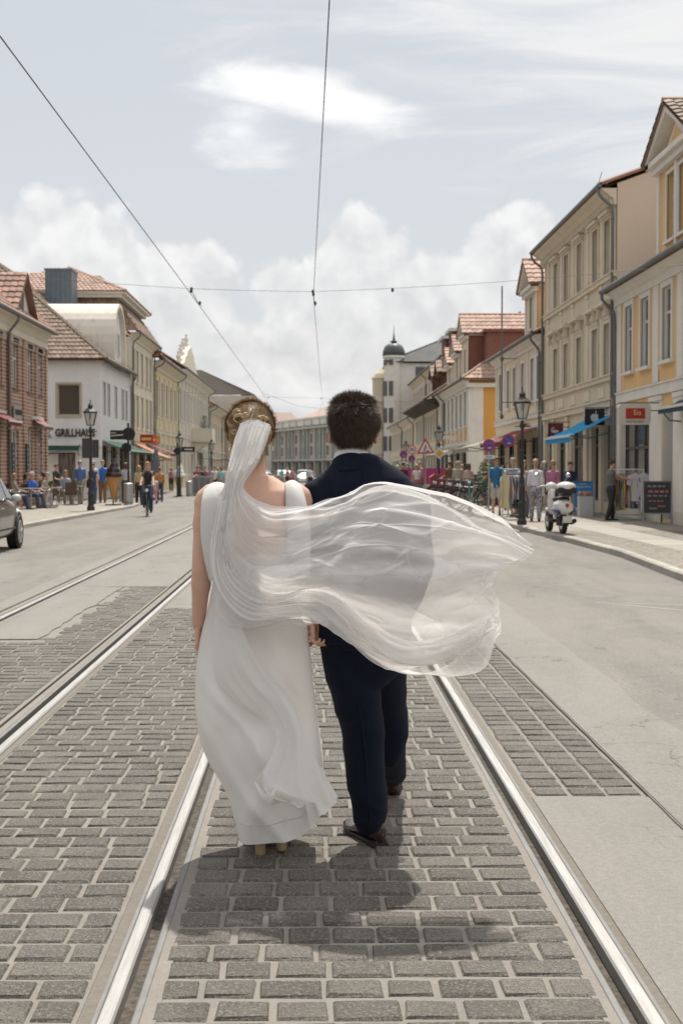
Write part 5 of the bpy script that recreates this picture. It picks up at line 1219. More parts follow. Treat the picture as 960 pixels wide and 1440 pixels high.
# ---------------------------------------------------------------- bride dress
yy = [796, 830, 860, 900, 950, 1000, 1050, 1085, 1110, 1140, 1165, 1186]
xl = [303, 298, 291, 281, 275, 275, 282, 296, 313, 324, 330, 335]
xr = [422, 428, 432, 434, 438, 444, 452, 456, 455, 450, 448, 446]
ry = [.112, .12, .135, .155, .175, .19, .20, .20, .195, .19, .19, .19]
nz_, nt_ = 190, 260
pyv = np.linspace(778, 1186, nz_); L_ = np.interp(pyv, yy, xl); R_ = np.interp(pyv, yy, xr); D_ = np.interp(pyv, yy, ry)
ker = np.ones(15) / 15; pad = lambda a: np.convolve(np.pad(a, 7, 'edge'), ker, 'valid'); L_, R_, D_ = pad(L_), pad(R_), pad(D_)
S = np.zeros((nt_, nz_, 3)); th = np.linspace(0, 2 * np.pi, nt_, endpoint=False)
for j in range(nz_):
    pl, pr = P(L_[j], pyv[j], YB - .02), P(R_[j], pyv[j], YB - .02); cx = (pl.x + pr.x) / 2; rx = (pr.x - pl.x) / 2; z = P(400, pyv[j], YB - .02 - D_[j] * sm(pyv[j], 800, 1000) * .9).z
    low = (pyv[j] - 800) / 386; A = sm(low, .05, .8)
    t = th; c, s = np.cos(t), np.sin(t)
    x = rx * np.sign(c) * np.abs(c) ** .92; y = D_[j] * np.sign(s) * np.abs(s) ** .92
    front = np.clip(-s, 0, 1)           # camera side
    ph = x * 7.5 + low * 2.6
    d = -.048 * A * ridge(ph * .55 + .15 + vn(x * 3 + 5, np.full_like(x, low * 4), 1) * .22, 1.6) * front
    d += -.030 * A * ridge(x * 5.5 - low * 3.4 + .4 + vn(x * 2, np.full_like(x, low * 5 + 9), 2) * .3, 2.2) * front
    d += -.016 * A * vn(x * 5 + 3, np.full_like(x, low * 9), 3) * front
    d += .008 * sm(low, .0, .3) * np.sin(x * 9 - low * 22) * front * (1 - A) 
    sag = .016 * A * np.sin(x * 16 + low * 5)
    S[:, j, 0] = cx + x * (1 + .02 * A * np.sin(3 * t + low * 7)); S[:, j, 1] = YB - .01 + y + d; S[:, j, 2] = z + sm(low, .55, 1) * (x * .16 + .012) + sag * .5 * sm(low, .7, 1)
dr = surf_obj(S, 'dress', DRESS, bride, BO, close=True)
# hem band seam
q = MB(); j = int(nz_ * .93); q.tube([tuple(S[i, j] - np.array(BO) + np.array((0, -.002 if S[i, j, 1] < YB else .002, 0))) for i in range(0, nt_, 4)] + [tuple(S[0, j] - np.array(BO))], .0022, 5); q.build('hem_seam', DRESS, dr, smooth=True)
# bodice panels: side wraps and wide straps over the shoulders
bo = MB()
loft(bo, [(c0.x, c0.y, z, rx, ry_, .88) for z, rx, ry_ in ((1.02, .165, .122), (1.08, .156, .118), (1.14, .158, .117), (1.185, .161, .117))], 40)
remesh(bo, .006, 'bodice', DRESS, 4, bride)
for s, pts, rad in ((-1, [(309, 812, -.085), (304, 780, -.10), (300, 745, -.105), (300, 710, -.098), (302, 690, -.055), (304, 683, 0), (305, 690, .06), (308, 740, .10)], [.040, .048, .050, .048, .046, .045, .046, .045]),
                    (1, [(420, 812, -.085), (420, 780, -.10), (420, 745, -.108), (417, 715, -.103), (414, 690, -.062), (412, 680, 0), (412, 690, .06), (412, 740, .10)], [.040, .046, .046, .043, .036, .035, .037, .04])):
    base = [B(px, py, YB + dy) for px, py, dy in pts]
    c = cr([tuple(p) for p in base], 40); w = np.interp(np.linspace(0, 1, 40), np.linspace(0, 1, 8), rad)
    G = np.zeros((13, 40, 3))
    for j in range(40):
        tg = Vector(c[min(j + 1, 39)] - c[max(j - 1, 0)]).normalized(); side = Vector((1, 0, 0)); side = (side - tg * side.dot(tg)).normalized(); nr = side.cross(tg)
        if (Vector(c[j]) - Vector((c0.x, c0.y, 1.3))).dot(nr) < 0: nr = -nr
        for i in range(13):
            u = (i / 6 - 1); G[i, j] = Vector(c[j]) + side * (u * w[j]) + nr * (.012 - .014 * u * u) - Vector((0, 0, .010 * (u * s if u * s > 0 else 0)))
    o = surf_obj(G, 'strap', DRESS, bride, (0, 0, 0)); so = o.modifiers.new('s', 'SOLIDIFY'); so.thickness = .006; so.offset = 0
# loose sash / blown hem piece across the back of the skirt
A_ = [(322, 828, 5.60), (345, 895, 5.535), (372, 940, 5.50), (396, 966, 5.47), (414, 995, 5.45), (426, 1030, 5.43), (440, 1065, 5.42), (456, 1095, 5.38), (473, 1127, 5.30)]
M_ = [(316, 830, 5.60), (328, 915, 5.52), (356, 962, 5.49), (384, 988, 5.46), (404, 1020, 5.42), (412, 1055, 5.37), (415, 1086, 5.28), (424, 1112, 5.25), (449, 1136, 5.24)]
C_ = [(310, 832, 5.61), (314, 932, 5.54), (342, 980, 5.50), (374, 1005, 5.49), (391, 1030, 5.46), (388, 1062, 5.38), (376, 1092, 5.27), (384, 1116, 5.20), (424, 1134, 5.20)]
D2 = [(304, 834, 5.63), (302, 945, 5.58), (336, 990, 5.53), (372, 1014, 5.52), (386, 1034, 5.50), (380, 1066, 5.43), (367, 1098, 5.32), (369, 1115, 5.22), (406, 1127, 5.19)]
S = rows_surface([[tuple(P(*p)) for p in r] for r in (A_, M_, C_, D2)], 90, 170); N = surf_normals(S)
u = np.linspace(0, 1, 90)[:, None] * np.ones((1, 170)); v = np.ones((90, 1)) * np.linspace(0, 1, 170)[None]
A = sm(v, 0, .35) * (.35 + .65 * sm(v, .4, 1)); h_ = A * (.024 * ridge(u * 2.2 + v * .9 + .2 * vn(u * 2, v * 4, 4), 1.6) + .012 * ridge(u * 4.5 - v * 1.7, 2) + .010 * vn(u * 4, v * 9, 5))
sg = -np.sign(N[..., 1].mean()); S = S + N * (h_ * sg)[..., None]
sh = surf_obj(S, 'dress_sash', clothmat('white_satin', (.84, .82, .79), .55, .45), bride, BO)
# fold flaring out to the right of the hem
A_ = [(440, 1040, 5.70), (452, 1080, 5.70), (462, 1105, 5.66), (474, 1128, 5.60)]
M_ = [(430, 1070, 5.60), (440, 1105, 5.58), (447, 1130, 5.54), (452, 1150, 5.50)]
C_ = [(415, 1090, 5.56), (425, 1125, 5.55), (432, 1150, 5.54), (436, 1172, 5.54)]
S = rows_surface([[tuple(P(*p)) for p in r] for r in (A_, M_, C_)], 50, 50); N = surf_normals(S); u = np.linspace(0, 1, 50)[:, None] * np.ones((1, 50)); v = u.T
S = S + N * (.018 * ridge(u * 3 + v * .5, 1.6) * sm(v, 0, .5))[..., None]; surf_obj(S, 'skirt_flare', DRESS, bride, BO)
# shoes
for (px, py, Y, up) in ((366, 1186, 5.66, 0), (396, 1176, 5.72, 0)):
    o = B(px, py, Y); o.z = 0; q = MB(); z0 = .075
    q.tube([o + Vector((0, -.02, z0)), o + Vector((0, .01, z0)), o + Vector((-.004, .09, .045)), o + Vector((-.006, .15, .018)), o + Vector((-.004, .21, .012))], [(.02, .026), (.03, .032), (.026, .036), (.018, .042), (.008, .02)], 12); s_ = q.build('shoe', GOLD, bride, smooth=True)
    q = MB(); q.tube([o + Vector((0, 0, 0)), o + Vector((0, .0, .035)), o + Vector((0, .0, .075))], [(.022, .024), (.021, .023), (.024, .027)], 12); q.build('heel', GOLD, s_)
# ---------------------------------------------------------------- hair strands
def strand_mesh(roots, flow, n, seglen, width, jitter, lift=0.0, droop=0.0, seed=1):
    rg = np.random.RandomState(seed); V_ = []; F_ = []
    for r0, nrm in roots:
        p = Vector(r0); d = Vector(flow(p, nrm)); d.normalize(); nn = Vector(nrm); wv = d.cross(nn).normalized(); k = len(V_); L = seglen * rg.uniform(.7, 1.3); w0 = width * rg.uniform(.6, 1.3)
        pts = []
        for i in range(n + 1):
            pts.append(p.copy()); d = (d + Vector(rg.normal(0, jitter, 3)) + Vector((0, 0, -droop)) + nn * (lift * (1 if i == 0 else -.15))).normalized(); p = p + d * L
        for i, p in enumerate(pts): w = w0 * (1 - .85 * i / n); V_ += [p - wv * w, p + wv * w]
        F_ += [(k + 2 * i, k + 2 * i + 1, k + 2 * i + 3, k + 2 * i + 2) for i in range(n)]
    m = MB(); m.add(V_, F_); return m
def ell_roots(c, r, cnt, ok, seed=2):
    rg = np.random.RandomState(seed); out_ = []; c = Vector(c)
    while len(out_) < cnt:
        v = Vector(rg.normal(0, 1, 3)).normalized(); p = Vector((v.x * r[0], v.y * r[1], v.z * r[2]))
        if ok(v): out_.append((c + p, Vector((v.x / r[0], v.y / r[1], v.z / r[2])).normalized()))
    return out_
def strandmat(name, c1, c2, rough=.38):
    m = mat(name, c1, rough, col2=c2, scale=2, amt=0, rnd=0); t = m.node_tree; b = t.nodes['Principled BSDF']; g = t.nodes.new('ShaderNodeNewGeometry'); t.links.new(nmix(t, NX(t, g.outputs['Random Per Island']), c1, c2), b.inputs['Base Color'])
    b.inputs['Specular IOR Level'].default_value = .2; return m
HGR = strandmat('groom_hair', (.012, .008, .005), (.075, .045, .027), .6); HBR = strandmat('bride_hair', (.45, .32, .19), (.24, .15, .075)); HGB = mat('groom_hair_base', (.010, .007, .006), .9, spec=.1); HBB = mat('bride_hair_base', (.24, .15, .075), .7, col2=(.13, .075, .035), scale=30, spec=.2)
# bride: combed base, rolled curls and pins
q = MB(); q.ball(hcB + Vector((0, -.018, .036)), (.093, .100, .098), 24, 18); q.ball(hcB + Vector((-.045, -.085, .0)), (.045, .035, .055), 12, 8); q.ball(hcB + Vector((.045, -.085, .0)), (.045, .035, .055), 12, 8); q.ball(hcB + Vector((0, -.07, -.02)), (.06, .045, .075), 14, 10); q.ball(hcB + Vector((0.012, -.05, -.085)), (.04, .035, .045), 12, 8)
hb = remesh(q, .007, 'hair', HBB, 3, bride)
def flowB(p, n):
    r = p - (hcB + Vector((0, -.10, .03))); t = Vector((-r.x * 1.2, -.25, -r.z * 1.1 + .02)); t = t - n * t.dot(n); return t + Vector((.0, 0, .01))
roots = ell_roots(hcB + Vector((0, -.018, .036)), (.096, .103, .101), 5200, lambda v: not (v.y > .55 and v.z < .5) and v.z > -.75)
strand_mesh(roots, flowB, 5, .010, .0013, .05, lift=.0, droop=.0, seed=3).build('hair_strand', HBR, hb)
hb.children[0]['kind'] = 'stuff'
rg = random.Random(4); HBL = strandmat('light_lock', (.43, .315, .19), (.35, .245, .135)); HBR2 = strandmat('dark_lock', (.20, .12, .055), (.15, .085, .04))
for i in range(46):
    a = rg.uniform(-1.2, 4.3); rr = rg.uniform(.3, 1.12); cx = math.cos(a) * .070 * rr; cz = .018 + math.sin(a) * .078 * rr
    if cz > .085: continue
    c = hcB + Vector((cx, -.018 - .100 * math.sqrt(max(.05, 1 - (cx / .093) ** 2 - ((cz - .036) / .098) ** 2)) - .012, cz)); R0 = rg.uniform(.012, .024); q = MB(); tl = rg.uniform(-.5, .5)
    for k in range(5):
        r1 = R0 + rg.uniform(-.003, .003); pts = [c + Vector((math.cos(t) * r1 * (1 - t * .06), -.006 * math.sin(t * .5 + tl) - .0015 * t, math.sin(t) * r1 * (1 - t * .06) * .9)) + Vector((rg.uniform(-.001, .001),) * 3) for t in np.linspace(rg.uniform(0, 6), rg.uniform(0, 6) + 7.5, 22)]
        q.tube(pts, [.0016 + .0042 * math.sin(math.pi * min(1, j / 21)) for j in range(22)], 5)
    q.build('curl', [HBR, HBL, HBR2][i % 3], hb, smooth=True)
q = MB()
for i in range(26): a = rg.uniform(0, 1); c = hcB + Vector((-.052 + .104 * a, -.128 + .10 * (a - .5) ** 2, .060 - .12 * (a - .5) ** 2 + rg.uniform(-.008, .008))); q.ball(c, (.005, .003, .007), 6, 4)
tag(q.build('hair_ornament', mat('gold', (.7, .55, .3), .25, metal=.9), hb, smooth=True), kind='stuff')
for (dx, dz) in ((-.042, .062), (.046, .056)):
    q = MB(); q.tube([hcB + Vector((dx + math.cos(t) * (.024 - .0014 * t), -.124, dz + math.sin(t) * (.019 - .001 * t))) for t in np.linspace(0, 9, 40)], .0040, 7); q.build('curl', HBL, hb, smooth=True)
roots = ell_roots(hcB + Vector((.0, -.075, -.02)), (.058, .03, .07), 500, lambda v: v.y < .2, 6)
o = strand_mesh(roots, lambda p, n: Vector((.1, -.1, -1)), 6, .011, .0012, .12, lift=.05, droop=.1, seed=8).build('hair_strand', HBR, hb); o['kind'] = 'stuff'
roots = ell_roots(hcB + Vector((0, -.018, .034)), (.097, .100, .100), 220, lambda v: v.y < .4 and v.z > -.8, 61)
o = strand_mesh(roots, lambda p, n: n * .35 + Vector((-n.z, -.1, n.x)) * random.choice((-1, 1)) + Vector((.2, 0, -.2)), 7, .009, .0006, .22, lift=.3, seed=68).build('hair_strand', HBL, hb); o['kind'] = 'stuff'
for s in (-1, 1): q = MB(); q.tube([hcB + Vector((s * .086, -.0, -.045)), hcB + Vector((s * .087, -.0, -.062))], [.003, .006], 6); q.build('earring', mat('gold', (.7, .55, .3), .25, metal=.9), bride)
# ---------------------------------------------------------------- veil (hangs from her hair: its own thing)
veil = thing('veil', 'long sheer white tulle veil pinned in her hair and blown far out to the right', 'veil', BO)
U = [[(379, 597, 5.628), (363, 640, 5.575), (339, 684, 5.56), (382, 715, 5.50), (432, 710, 5.46), (484, 697, 5.42), (530, 688, 5.40), (600, 701, 5.38), (672, 728, 5.37), (746, 768, 5.34)],
     [(368, 592, 5.612), (353, 642, 5.555), (333, 687, 5.53), (358, 738, 5.46), (412, 750, 5.40), (480, 735, 5.33), (536, 732, 5.27), (602, 740, 5.24), (665, 758, 5.26), (735, 784, 5.30)],
     [(358, 590, 5.608), (345, 643, 5.55), (329, 689, 5.52), (334, 760, 5.46), (392, 798, 5.40), (466, 785, 5.27), (530, 790, 5.17), (590, 802, 5.14), (645, 806, 5.18), (694, 806, 5.25)],
     [(348, 591, 5.612), (334, 643, 5.555), (321, 689, 5.54), (312, 770, 5.50), (356, 846, 5.48), (444, 826, 5.33), (508, 853, 5.20), (572, 880, 5.16), (640, 884, 5.20), (698, 866, 5.26)],
     [(339, 596, 5.628), (326, 645, 5.575), (315, 692, 5.57), (298, 785, 5.56), (318, 874, 5.55), (412, 868, 5.46), (460, 852, 5.36), (516, 908, 5.28), (588, 933, 5.25), (690, 886, 5.30)]]
def veil_layer(U, nu, nv, seed, dens, amp, dy=0.0, f=(3.1, 6.7, 12.0), name='veil_layer', u0=0, u1=1, vend=1.0):
    S = rows_surface([[tuple(P(p[0], p[1], p[2] + dy)) for p in r] for r in U], nu, nv); N = surf_normals(S); u = np.linspace(0, 1, nu)[:, None] * np.ones((1, nv)); v = np.ones((nu, 1)) * np.linspace(0, 1, nv)[None]
    sg = np.sign((N * np.array((0, -1, 0))).sum(2).mean()); N = N * sg
    A = .10 + .90 * sm(v, .18, .55); w = .5 * vn(u * 2.2 + v, v * 3.3, seed) + .25 * vn(u * 5, v * 6, seed + 1)
    def cre(a, b_, sd, wd): return np.exp(-(vn(a, b_, sd) / wd) ** 2)       # thin wandering creases
    h = amp * A * (.045 * ridge(f[0] * u + w * .9 + v * .8 + seed * .3, 1.2) + .012 * ridge(f[1] * u - w * 1.1 - v * 1.3 + seed * .7, 1.6))
    h += amp * .010 * ridge(u * 7 + .3 * w, 1.0) * sm(v, .0, .06) * (1 - sm(v, .25, .45))
    h += amp * A * .05 * vn(u * 2.3 + seed, v * 4.2, seed + 5)
    cz = cre(u * 3.1 + v * 1.5 + seed, v * 3.2 - u, seed + 21, .07) + .8 * cre(u * 4.5 - v * 3 + seed, v * 5 + u * 2, seed + 22, .06) + .6 * cre(u * 7 + v * 5, v * 8 - u * 3 + seed, seed + 23, .07) + .5 * cre(u * 11 + v * 3 + seed, v * 4.5, seed + 24, .10)
    h += amp * A * .0052 * cz
    h = h * (1 - .75 * sm(v, .93, 1)) * (1 - .6 * (sm(u, .93, 1) + 1 - sm(u, 0, .07)) * sm(v, .3, .5))
    S = S + N * h[..., None]
    S[:, :, 0] += (.010 * vn(u * 14, v * 3, seed + 31) + .004 * vn(u * 40, v * 3, seed + 32)) * sm(v, .9, 1); S[:, :, 2] += .008 * vn(v * 22, u * 2, seed + 33) * (sm(u, .9, 1) + 1 - sm(u, 0, .1)) * sm(v, .25, .4)
    gather = 1 + 1.2 * (1 - sm(v, .12, .42)) ; ed = 1 + .18 * (sm(u, .90, .99) + (1 - sm(u, .01, .06))) + .4 * sm(v, .985, 1)
    thin = 1 - .45 * sm(v, .90, 1.0) * sm(vn(u * 9, v * 6, seed + 12), -.3, .5)
    d = np.clip(dens * gather * ed * thin * (.92 + .30 * vn(u * 5, v * 7, seed + 9)) + .09 * np.clip(cz, 0, 1) * A + .05 * vn(u * 60, v * 9, seed + 40) * (1 - .5 * A), .04, .93); return surf_obj(S, name, TULLE, veil, BO, d)
veil_layer(U, 300, 460, 1, .42, .9)
U2 = [[(p[0] + 2, p[1] + 3 + (10 if 4 < j < 9 else 0), p[2]) for j, p in enumerate(r)] for r in U]
veil_layer(U2, 280, 440, 4, .34, 1.15, dy=.035, f=(2.2, 5.3, 9.0))
# lower rolled band, several thicknesses
U3 = [[(333, 700, 5.53), (330, 790, 5.48), (372, 822, 5.44), (432, 828, 5.38), (480, 842, 5.28), (520, 876, 5.21), (566, 908, 5.17), (625, 902, 5.18), (692, 868, 5.24)],
      [(322, 702, 5.52), (314, 800, 5.48), (358, 848, 5.43), (428, 846, 5.34), (474, 856, 5.25), (513, 890, 5.18), (562, 922, 5.14), (628, 916, 5.16), (688, 884, 5.22)],
      [(311, 705, 5.53), (302, 806, 5.50), (345, 868, 5.46), (425, 862, 5.36), (466, 866, 5.29), (508, 902, 5.22), (560, 931, 5.19), (630, 922, 5.2), (676, 898, 5.25)]]
veil_layer(U3, 110, 330, 9, .42, .7, f=(3, 6, 11), name='veil_fold')
veil_layer([[(p[0] - 3, p[1] - 6, p[2] + .03) for p in r] for r in U3], 90, 300, 12, .3, .9, f=(2, 5, 8), name='veil_fold')
# dense bunch from the comb to the shoulder
U4 = [[(p[0], p[1], p[2] - .004) for p in r[:4]] for r in U]
U4 = [[(377, 600, 5.60), (361, 643, 5.555), (337, 684, 5.54), (350, 716, 5.52)], [(358, 594, 5.59), (345, 646, 5.535), (328, 690, 5.51), (322, 745, 5.50)], [(341, 600, 5.60), (328, 648, 5.555), (317, 692, 5.55), (303, 760, 5.53)]]
veil_layer(U4, 120, 140, 15, .45, .35, f=(4, 9, 15), name='veil_gather')
# ---------------------------------------------------------------- groom
groom = thing('person', 'groom seen from behind in dark navy suit with one hand holding the bride\'s', 'person', GO)
def G(px, py, Y): return P(px, py, Y) - GO
YG = 5.80
hcG = G(496, 601, YG + .03); mb = MB(); cap(mb, G(496, 668, YG), G(496, 622, YG + .015), .064, .062, 16); head_parts(mb, hcG, 1.04, -.05)
mb.ball(hcG + Vector((0, -.03, -.05)), (.062, .055, .06), 12, 8)
for s_ in (-1, 1): mb.ball(hcG + Vector((s_ * .093, .0, -.040)), (.012, .022, .034), 8, 8)
wrGR = G(566, 868, YG + .16); wrGL = G(449, 868, YG - .02); cap(mb, wrGR + Vector((0, 0, .1)), wrGR, .032, .028); cap(mb, wrGL + Vector((0.01, 0, .1)), wrGL, .032, .028)
gb_ = remesh(mb, .007, 'body', SKG, 6, groom); hm = MB(); hand(hm, wrGR, Vector((0, .1, -1)), Vector((-.3, 1, 0)), 1.08, .5, 8); hand(hm, wrGL + Vector((0, 0, .01)), Vector((-.10, -.02, -1)), Vector((-.3, -1, 0)), 1.05, 1.0, 8); merge_into(gb_, hm, SKG)
# jacket
mb = MB(); gx = G(512, 700, YG).x; gy = 0.0 + (YG - GO.y)
loft(mb, [(gx + dx, gy, z, rx, ry_, .82) for dx, z, rx, ry_ in ((.0, .835, .19, .142), (0, .90, .195, .145), (0, .98, .198, .143), (0, 1.12, .20, .138), (0, 1.26, .215, .14), (0, 1.38, .222, .135), (-.002, 1.45, .218, .118), (-.004, 1.505, .185, .098), (-.012, 1.545, .135, .082), (-.03, 1.585, .092, .075), (-.045, 1.60, .07, .066))], 36)
shR_, elR_ = G(580, 702, YG), G(590, 800, YG + .0); shL_, elL_ = G(447, 697, YG), G(447, 800, YG + .03)
for a, b_, c, in ((shR_, elR_, wrGR), (shL_, elL_, wrGL)):
    cap(mb, a.lerp(Vector((gx, gy, a.z)), .3), a, .066, .070, 16); cap(mb, a, b_, .070, .060, 16); cap(mb, b_, c + (b_ - c) * .08, .060, .045, 16)
jk = remesh(mb, .008, 'jacket', SUIT, 7, groom)
def wrinkle(o, amp, f, seed, zr=None):
    me = o.data; co = np.empty(len(me.vertices) * 3); me.vertices.foreach_get('co', co); co = co.reshape(-1, 3); no = np.empty_like(co); me.vertices.foreach_get('normal', no.ravel()) if False else None
    no = np.array([v.normal[:] for v in me.vertices]); 
    a = vn(co[:, 0] * f[0] + co[:, 2] * f[2] * .4 + seed, co[:, 2] * f[2] + co[:, 0] * 3, seed); b_ = ridge(co[:, 2] * f[2] * .5 + co[:, 0] * 2.2 + a * .5, 2); h_ = amp * (a + .6 * b_)
    if zr is not None: h_ = h_ * sm(co[:, 2], *zr)
    co += no * h_[:, None]; me.vertices.foreach_set('co', co.ravel()); me.update()
wrinkle(jk, .006, (9, 0, 11), 3)
# jacket collar, centre seam, shirt collar
cc = G(494, 640, YG)
def collar(cx, cy, z0, z1, r0, r1, name, m, parent, dip=.02):
    n = 40; G_ = np.zeros((n, 7, 3))
    for i in range(n):
        a = 2 * math.pi * i / n; back = max(0, -math.sin(a))
        for j in range(7):
            t = j / 6; r = r0 + (r1 - r0) * t; G_[i, j] = (cx + math.cos(a) * r, cy + math.sin(a) * r * .95, z0 + (z1 - z0) * t - dip * (1 - back) * 1.5)
    o = surf_obj(G_, name, m, parent, (0, 0, 0), close=True); s_ = o.modifiers.new('s', 'SOLIDIFY'); s_.thickness = .004; return o
SHIRTW = mat('shirt_white', (.72, .72, .74), .7)
collar(cc.x, cc.y + .012, 1.55, 1.628, .078, .066, 'shirt_collar', SHIRTW, groom, .02)
collar(cc.x - .002, cc.y + .010, 1.535, 1.606, .100, .0755, 'jacket_collar', SUIT, groom, .03)
q = MB(); q.tube([(gx - .012, gy - .083, 1.55), (gx - .006, gy - .118, 1.46), (gx, gy - .142, 1.3), (gx, gy - .150, 1.1), (gx, gy - .152, .8)], .0022, 5); q.build('back_seam', SUIT, groom, smooth=True)
# trousers: striding legs
mb = MB(); hz = .93; hip = Vector((gx, gy, hz))
loft(mb, [(gx, gy, .98, .175, .13, .85), (gx, gy, .90, .185, .14, .85), (gx + .002, gy, .82, .18, .14, .9)], 28)
LK, LA = G(510, 1030, YG + .02), G(520, 1160, 5.80); RK, RA = G(547, 1010, YG + .30), G(549, 1088, 6.62)
LH, RH = G(486, 900, YG), G(534, 900, YG)
cap(mb, LH, LK, .110, .092, 20); cap(mb, LK, LA + Vector((0, 0, .02)), .092, .070, 20); cap(mb, RH, RK, .104, .078, 20); cap(mb, RK, RA, .082, .070, 20)
mb.ball(G(511, 915, YG), (.165, .120, .17), 16, 10); mb.ball(LK + Vector((0, 0, .0)), (.092, .09, .22), 14, 10); mb.ball(RK + Vector((.004, -.01, -.02)), (.082, .086, .20), 14, 10)
tr_ = remesh(mb, .009, 'trousers', SUIT, 6, groom); wrinkle(tr_, .007, (5, 0, 9), 8)
for a_, b_, c_ in ((LH, LK, LA), (RH, RK, RA)):
    pts = [Vector((p[0], p[1] - w_, p[2])) for p, w_ in zip(cr([tuple(a_.lerp(b_, .25)), tuple(b_), tuple(b_.lerp(c_, .5)), tuple(c_ + Vector((0, 0, .04)))], 14), np.linspace(.104, .071, 14))]; q = MB(); q.tube(pts, .0045, 5); q.build('crease', SUIT, groom, smooth=True)
# shoes with sole, heel and lacing
def oxford(h0, yaw, pitch, parent):
    M = Matrix.Translation(h0) @ Matrix.Rotation(yaw, 4, 'Z') @ Matrix.Rotation(pitch, 4, 'X'); q = MB()
    secs = [(-.042, .020, .085, .052), (-.03, .033, .095, .052), (0, .038, .105, .058), (.05, .040, .100, .052), (.10, .042, .070, .040), (.15, .046, .038, .030), (.20, .044, .032, .026), (.245, .030, .042, .020), (.262, .014, .032, .012)]
    vs = []; n = 16
    for y, rx, zt, zc in secs:
        for k in range(n): a = 2 * math.pi * k / n; vs.append(M @ Vector(((rx + .004) * math.cos(a), y, .012 + max(0.0, (zt) * .5 * (1 + math.sin(a))))))
    fs = [(i * n + k, i * n + (k + 1) % n, (i + 1) * n + (k + 1) % n, (i + 1) * n + k) for i in range(len(secs) - 1) for k in range(n)] + [tuple(range(n))[::-1], tuple(range((len(secs) - 1) * n, len(secs) * n))]
    q.add(vs, fs); k = len(q.v); 
    q.add([M @ Vector(p) for p in [(math.cos(a) * .034, math.sin(a) * .03 + .005, z) for z in (.06, .10) for a in np.linspace(0, 5.9, 12)]], [(i, (i + 1) % 12, 12 + (i + 1) % 12, 12 + i) for i in range(12)])
    s_ = q.build('shoe', LEATH, parent, smooth=True); fixn(s_)
    q = MB(); out2 = [(rx + .003, y) for y, rx, _, _ in secs]; pts = [(r, y, 0) for r, y in out2] + [(-r, y, 0) for r, y in out2[::-1]]
    q.prism([M @ Vector((p[0], p[1], .012)) for p in pts], M.to_3x3() @ Vector((0, 0, .012))); q.prism([M @ Vector((x, y, 0)) for x, y in ((-.036, -.042), (.036, -.042), (.038, .045), (-.038, .045))], M.to_3x3() @ Vector((0, 0, .0125))); fixn(q.build('sole', mat('sole_black', (.015, .013, .012), .5), s_))
    q = MB()
    for i in range(4): q.tube([M @ Vector((-.022, .085 + i * .018, .072 - i * .006)), M @ Vector((0, .088 + i * .018, .082 - i * .007)), M @ Vector((.022, .085 + i * .018, .072 - i * .006))], .003, 5)
    q.build('lace', mat('sole_black', (.015, .013, .012), .5), s_)
hl = G(528, 1185, 5.80); hl.z = .0; oxford(hl, R(24), 0, groom)
hr = G(551, 1112, 6.70); hr.z = 0.0; oxford(hr, R(-6), R(14), groom)
# hair
q = MB(); q.ball(hcG + Vector((0, -.020, .036)), (.097, .106, .088), 24, 18); q.ball(hcG + Vector((0, -.040, -.025)), (.086, .076, .066), 20, 14); hg = remesh(q, .007, 'hair', HGB, 3, groom)
crown = hcG + Vector((.004, -.075, .115))
def flowG(p, n):
    r = p - crown; t = Vector((r.x, r.y * .6, min(-.3 * .1, -abs(r.z)))) + Vector((-r.z, 0, r.x)) * .35 if r.z < -.03 else Vector((r.x + .02, r.y, .08)) + n * .06
    t = Vector(t); return (t - n * t.dot(n) * .6)
def okG(v): return not (v.y > .5 and v.z < .45) and v.z > -.72
roots = ell_roots(hcG + Vector((0, -.022, .036)), (.098, .107, .089), 9000, okG, 11)
strand_mesh(roots, flowG, 4, .0072, .0012, .14, lift=.16, seed=13).build('hair_strand', HGR, hg)
lr = np.random.RandomState(5); lk = ell_roots(hcG + Vector((0, -.022, .036)), (.096, .105, .087), 190, lambda v: v.z > .42, 21); roots = []; dirs = {}
for r0, n0 in lk:
    rr = r0 - crown; tg = Vector((rr.x * 5 + lr.normal(0, .35), rr.y * 5 + .15 + lr.normal(0, .35), .12)); tg = (tg - n0 * tg.dot(n0)); tg.normalize(); d0 = (tg * 1.0 + n0 * lr.uniform(.25, .75)).normalized()
    for k in range(26): o_ = Vector(lr.normal(0, .0055, 3)); roots.append((r0 + o_ - n0 * .004, n0)); dirs[len(roots) - 1] = d0
it = iter(range(len(roots)))
strand_mesh(roots, lambda p, n: dirs[next(it)], 5, .0082, .0012, .09, lift=.0, droop=.06, seed=23).build('hair_strand', HGR, hg)
roots = ell_roots(hcG + Vector((0, -.042, -.026)), (.087, .077, .067), 2600, lambda v: v.y < .3 and v.z < .3 and v.z > -.75, 31)
strand_mesh(roots, lambda p, n: Vector((0, 0, -1)) + n * .12, 3, .0065, .0010, .15, lift=.2, seed=33).build('hair_strand', HGR, hg)
for c in hg.children: c['kind'] = 'stuff'
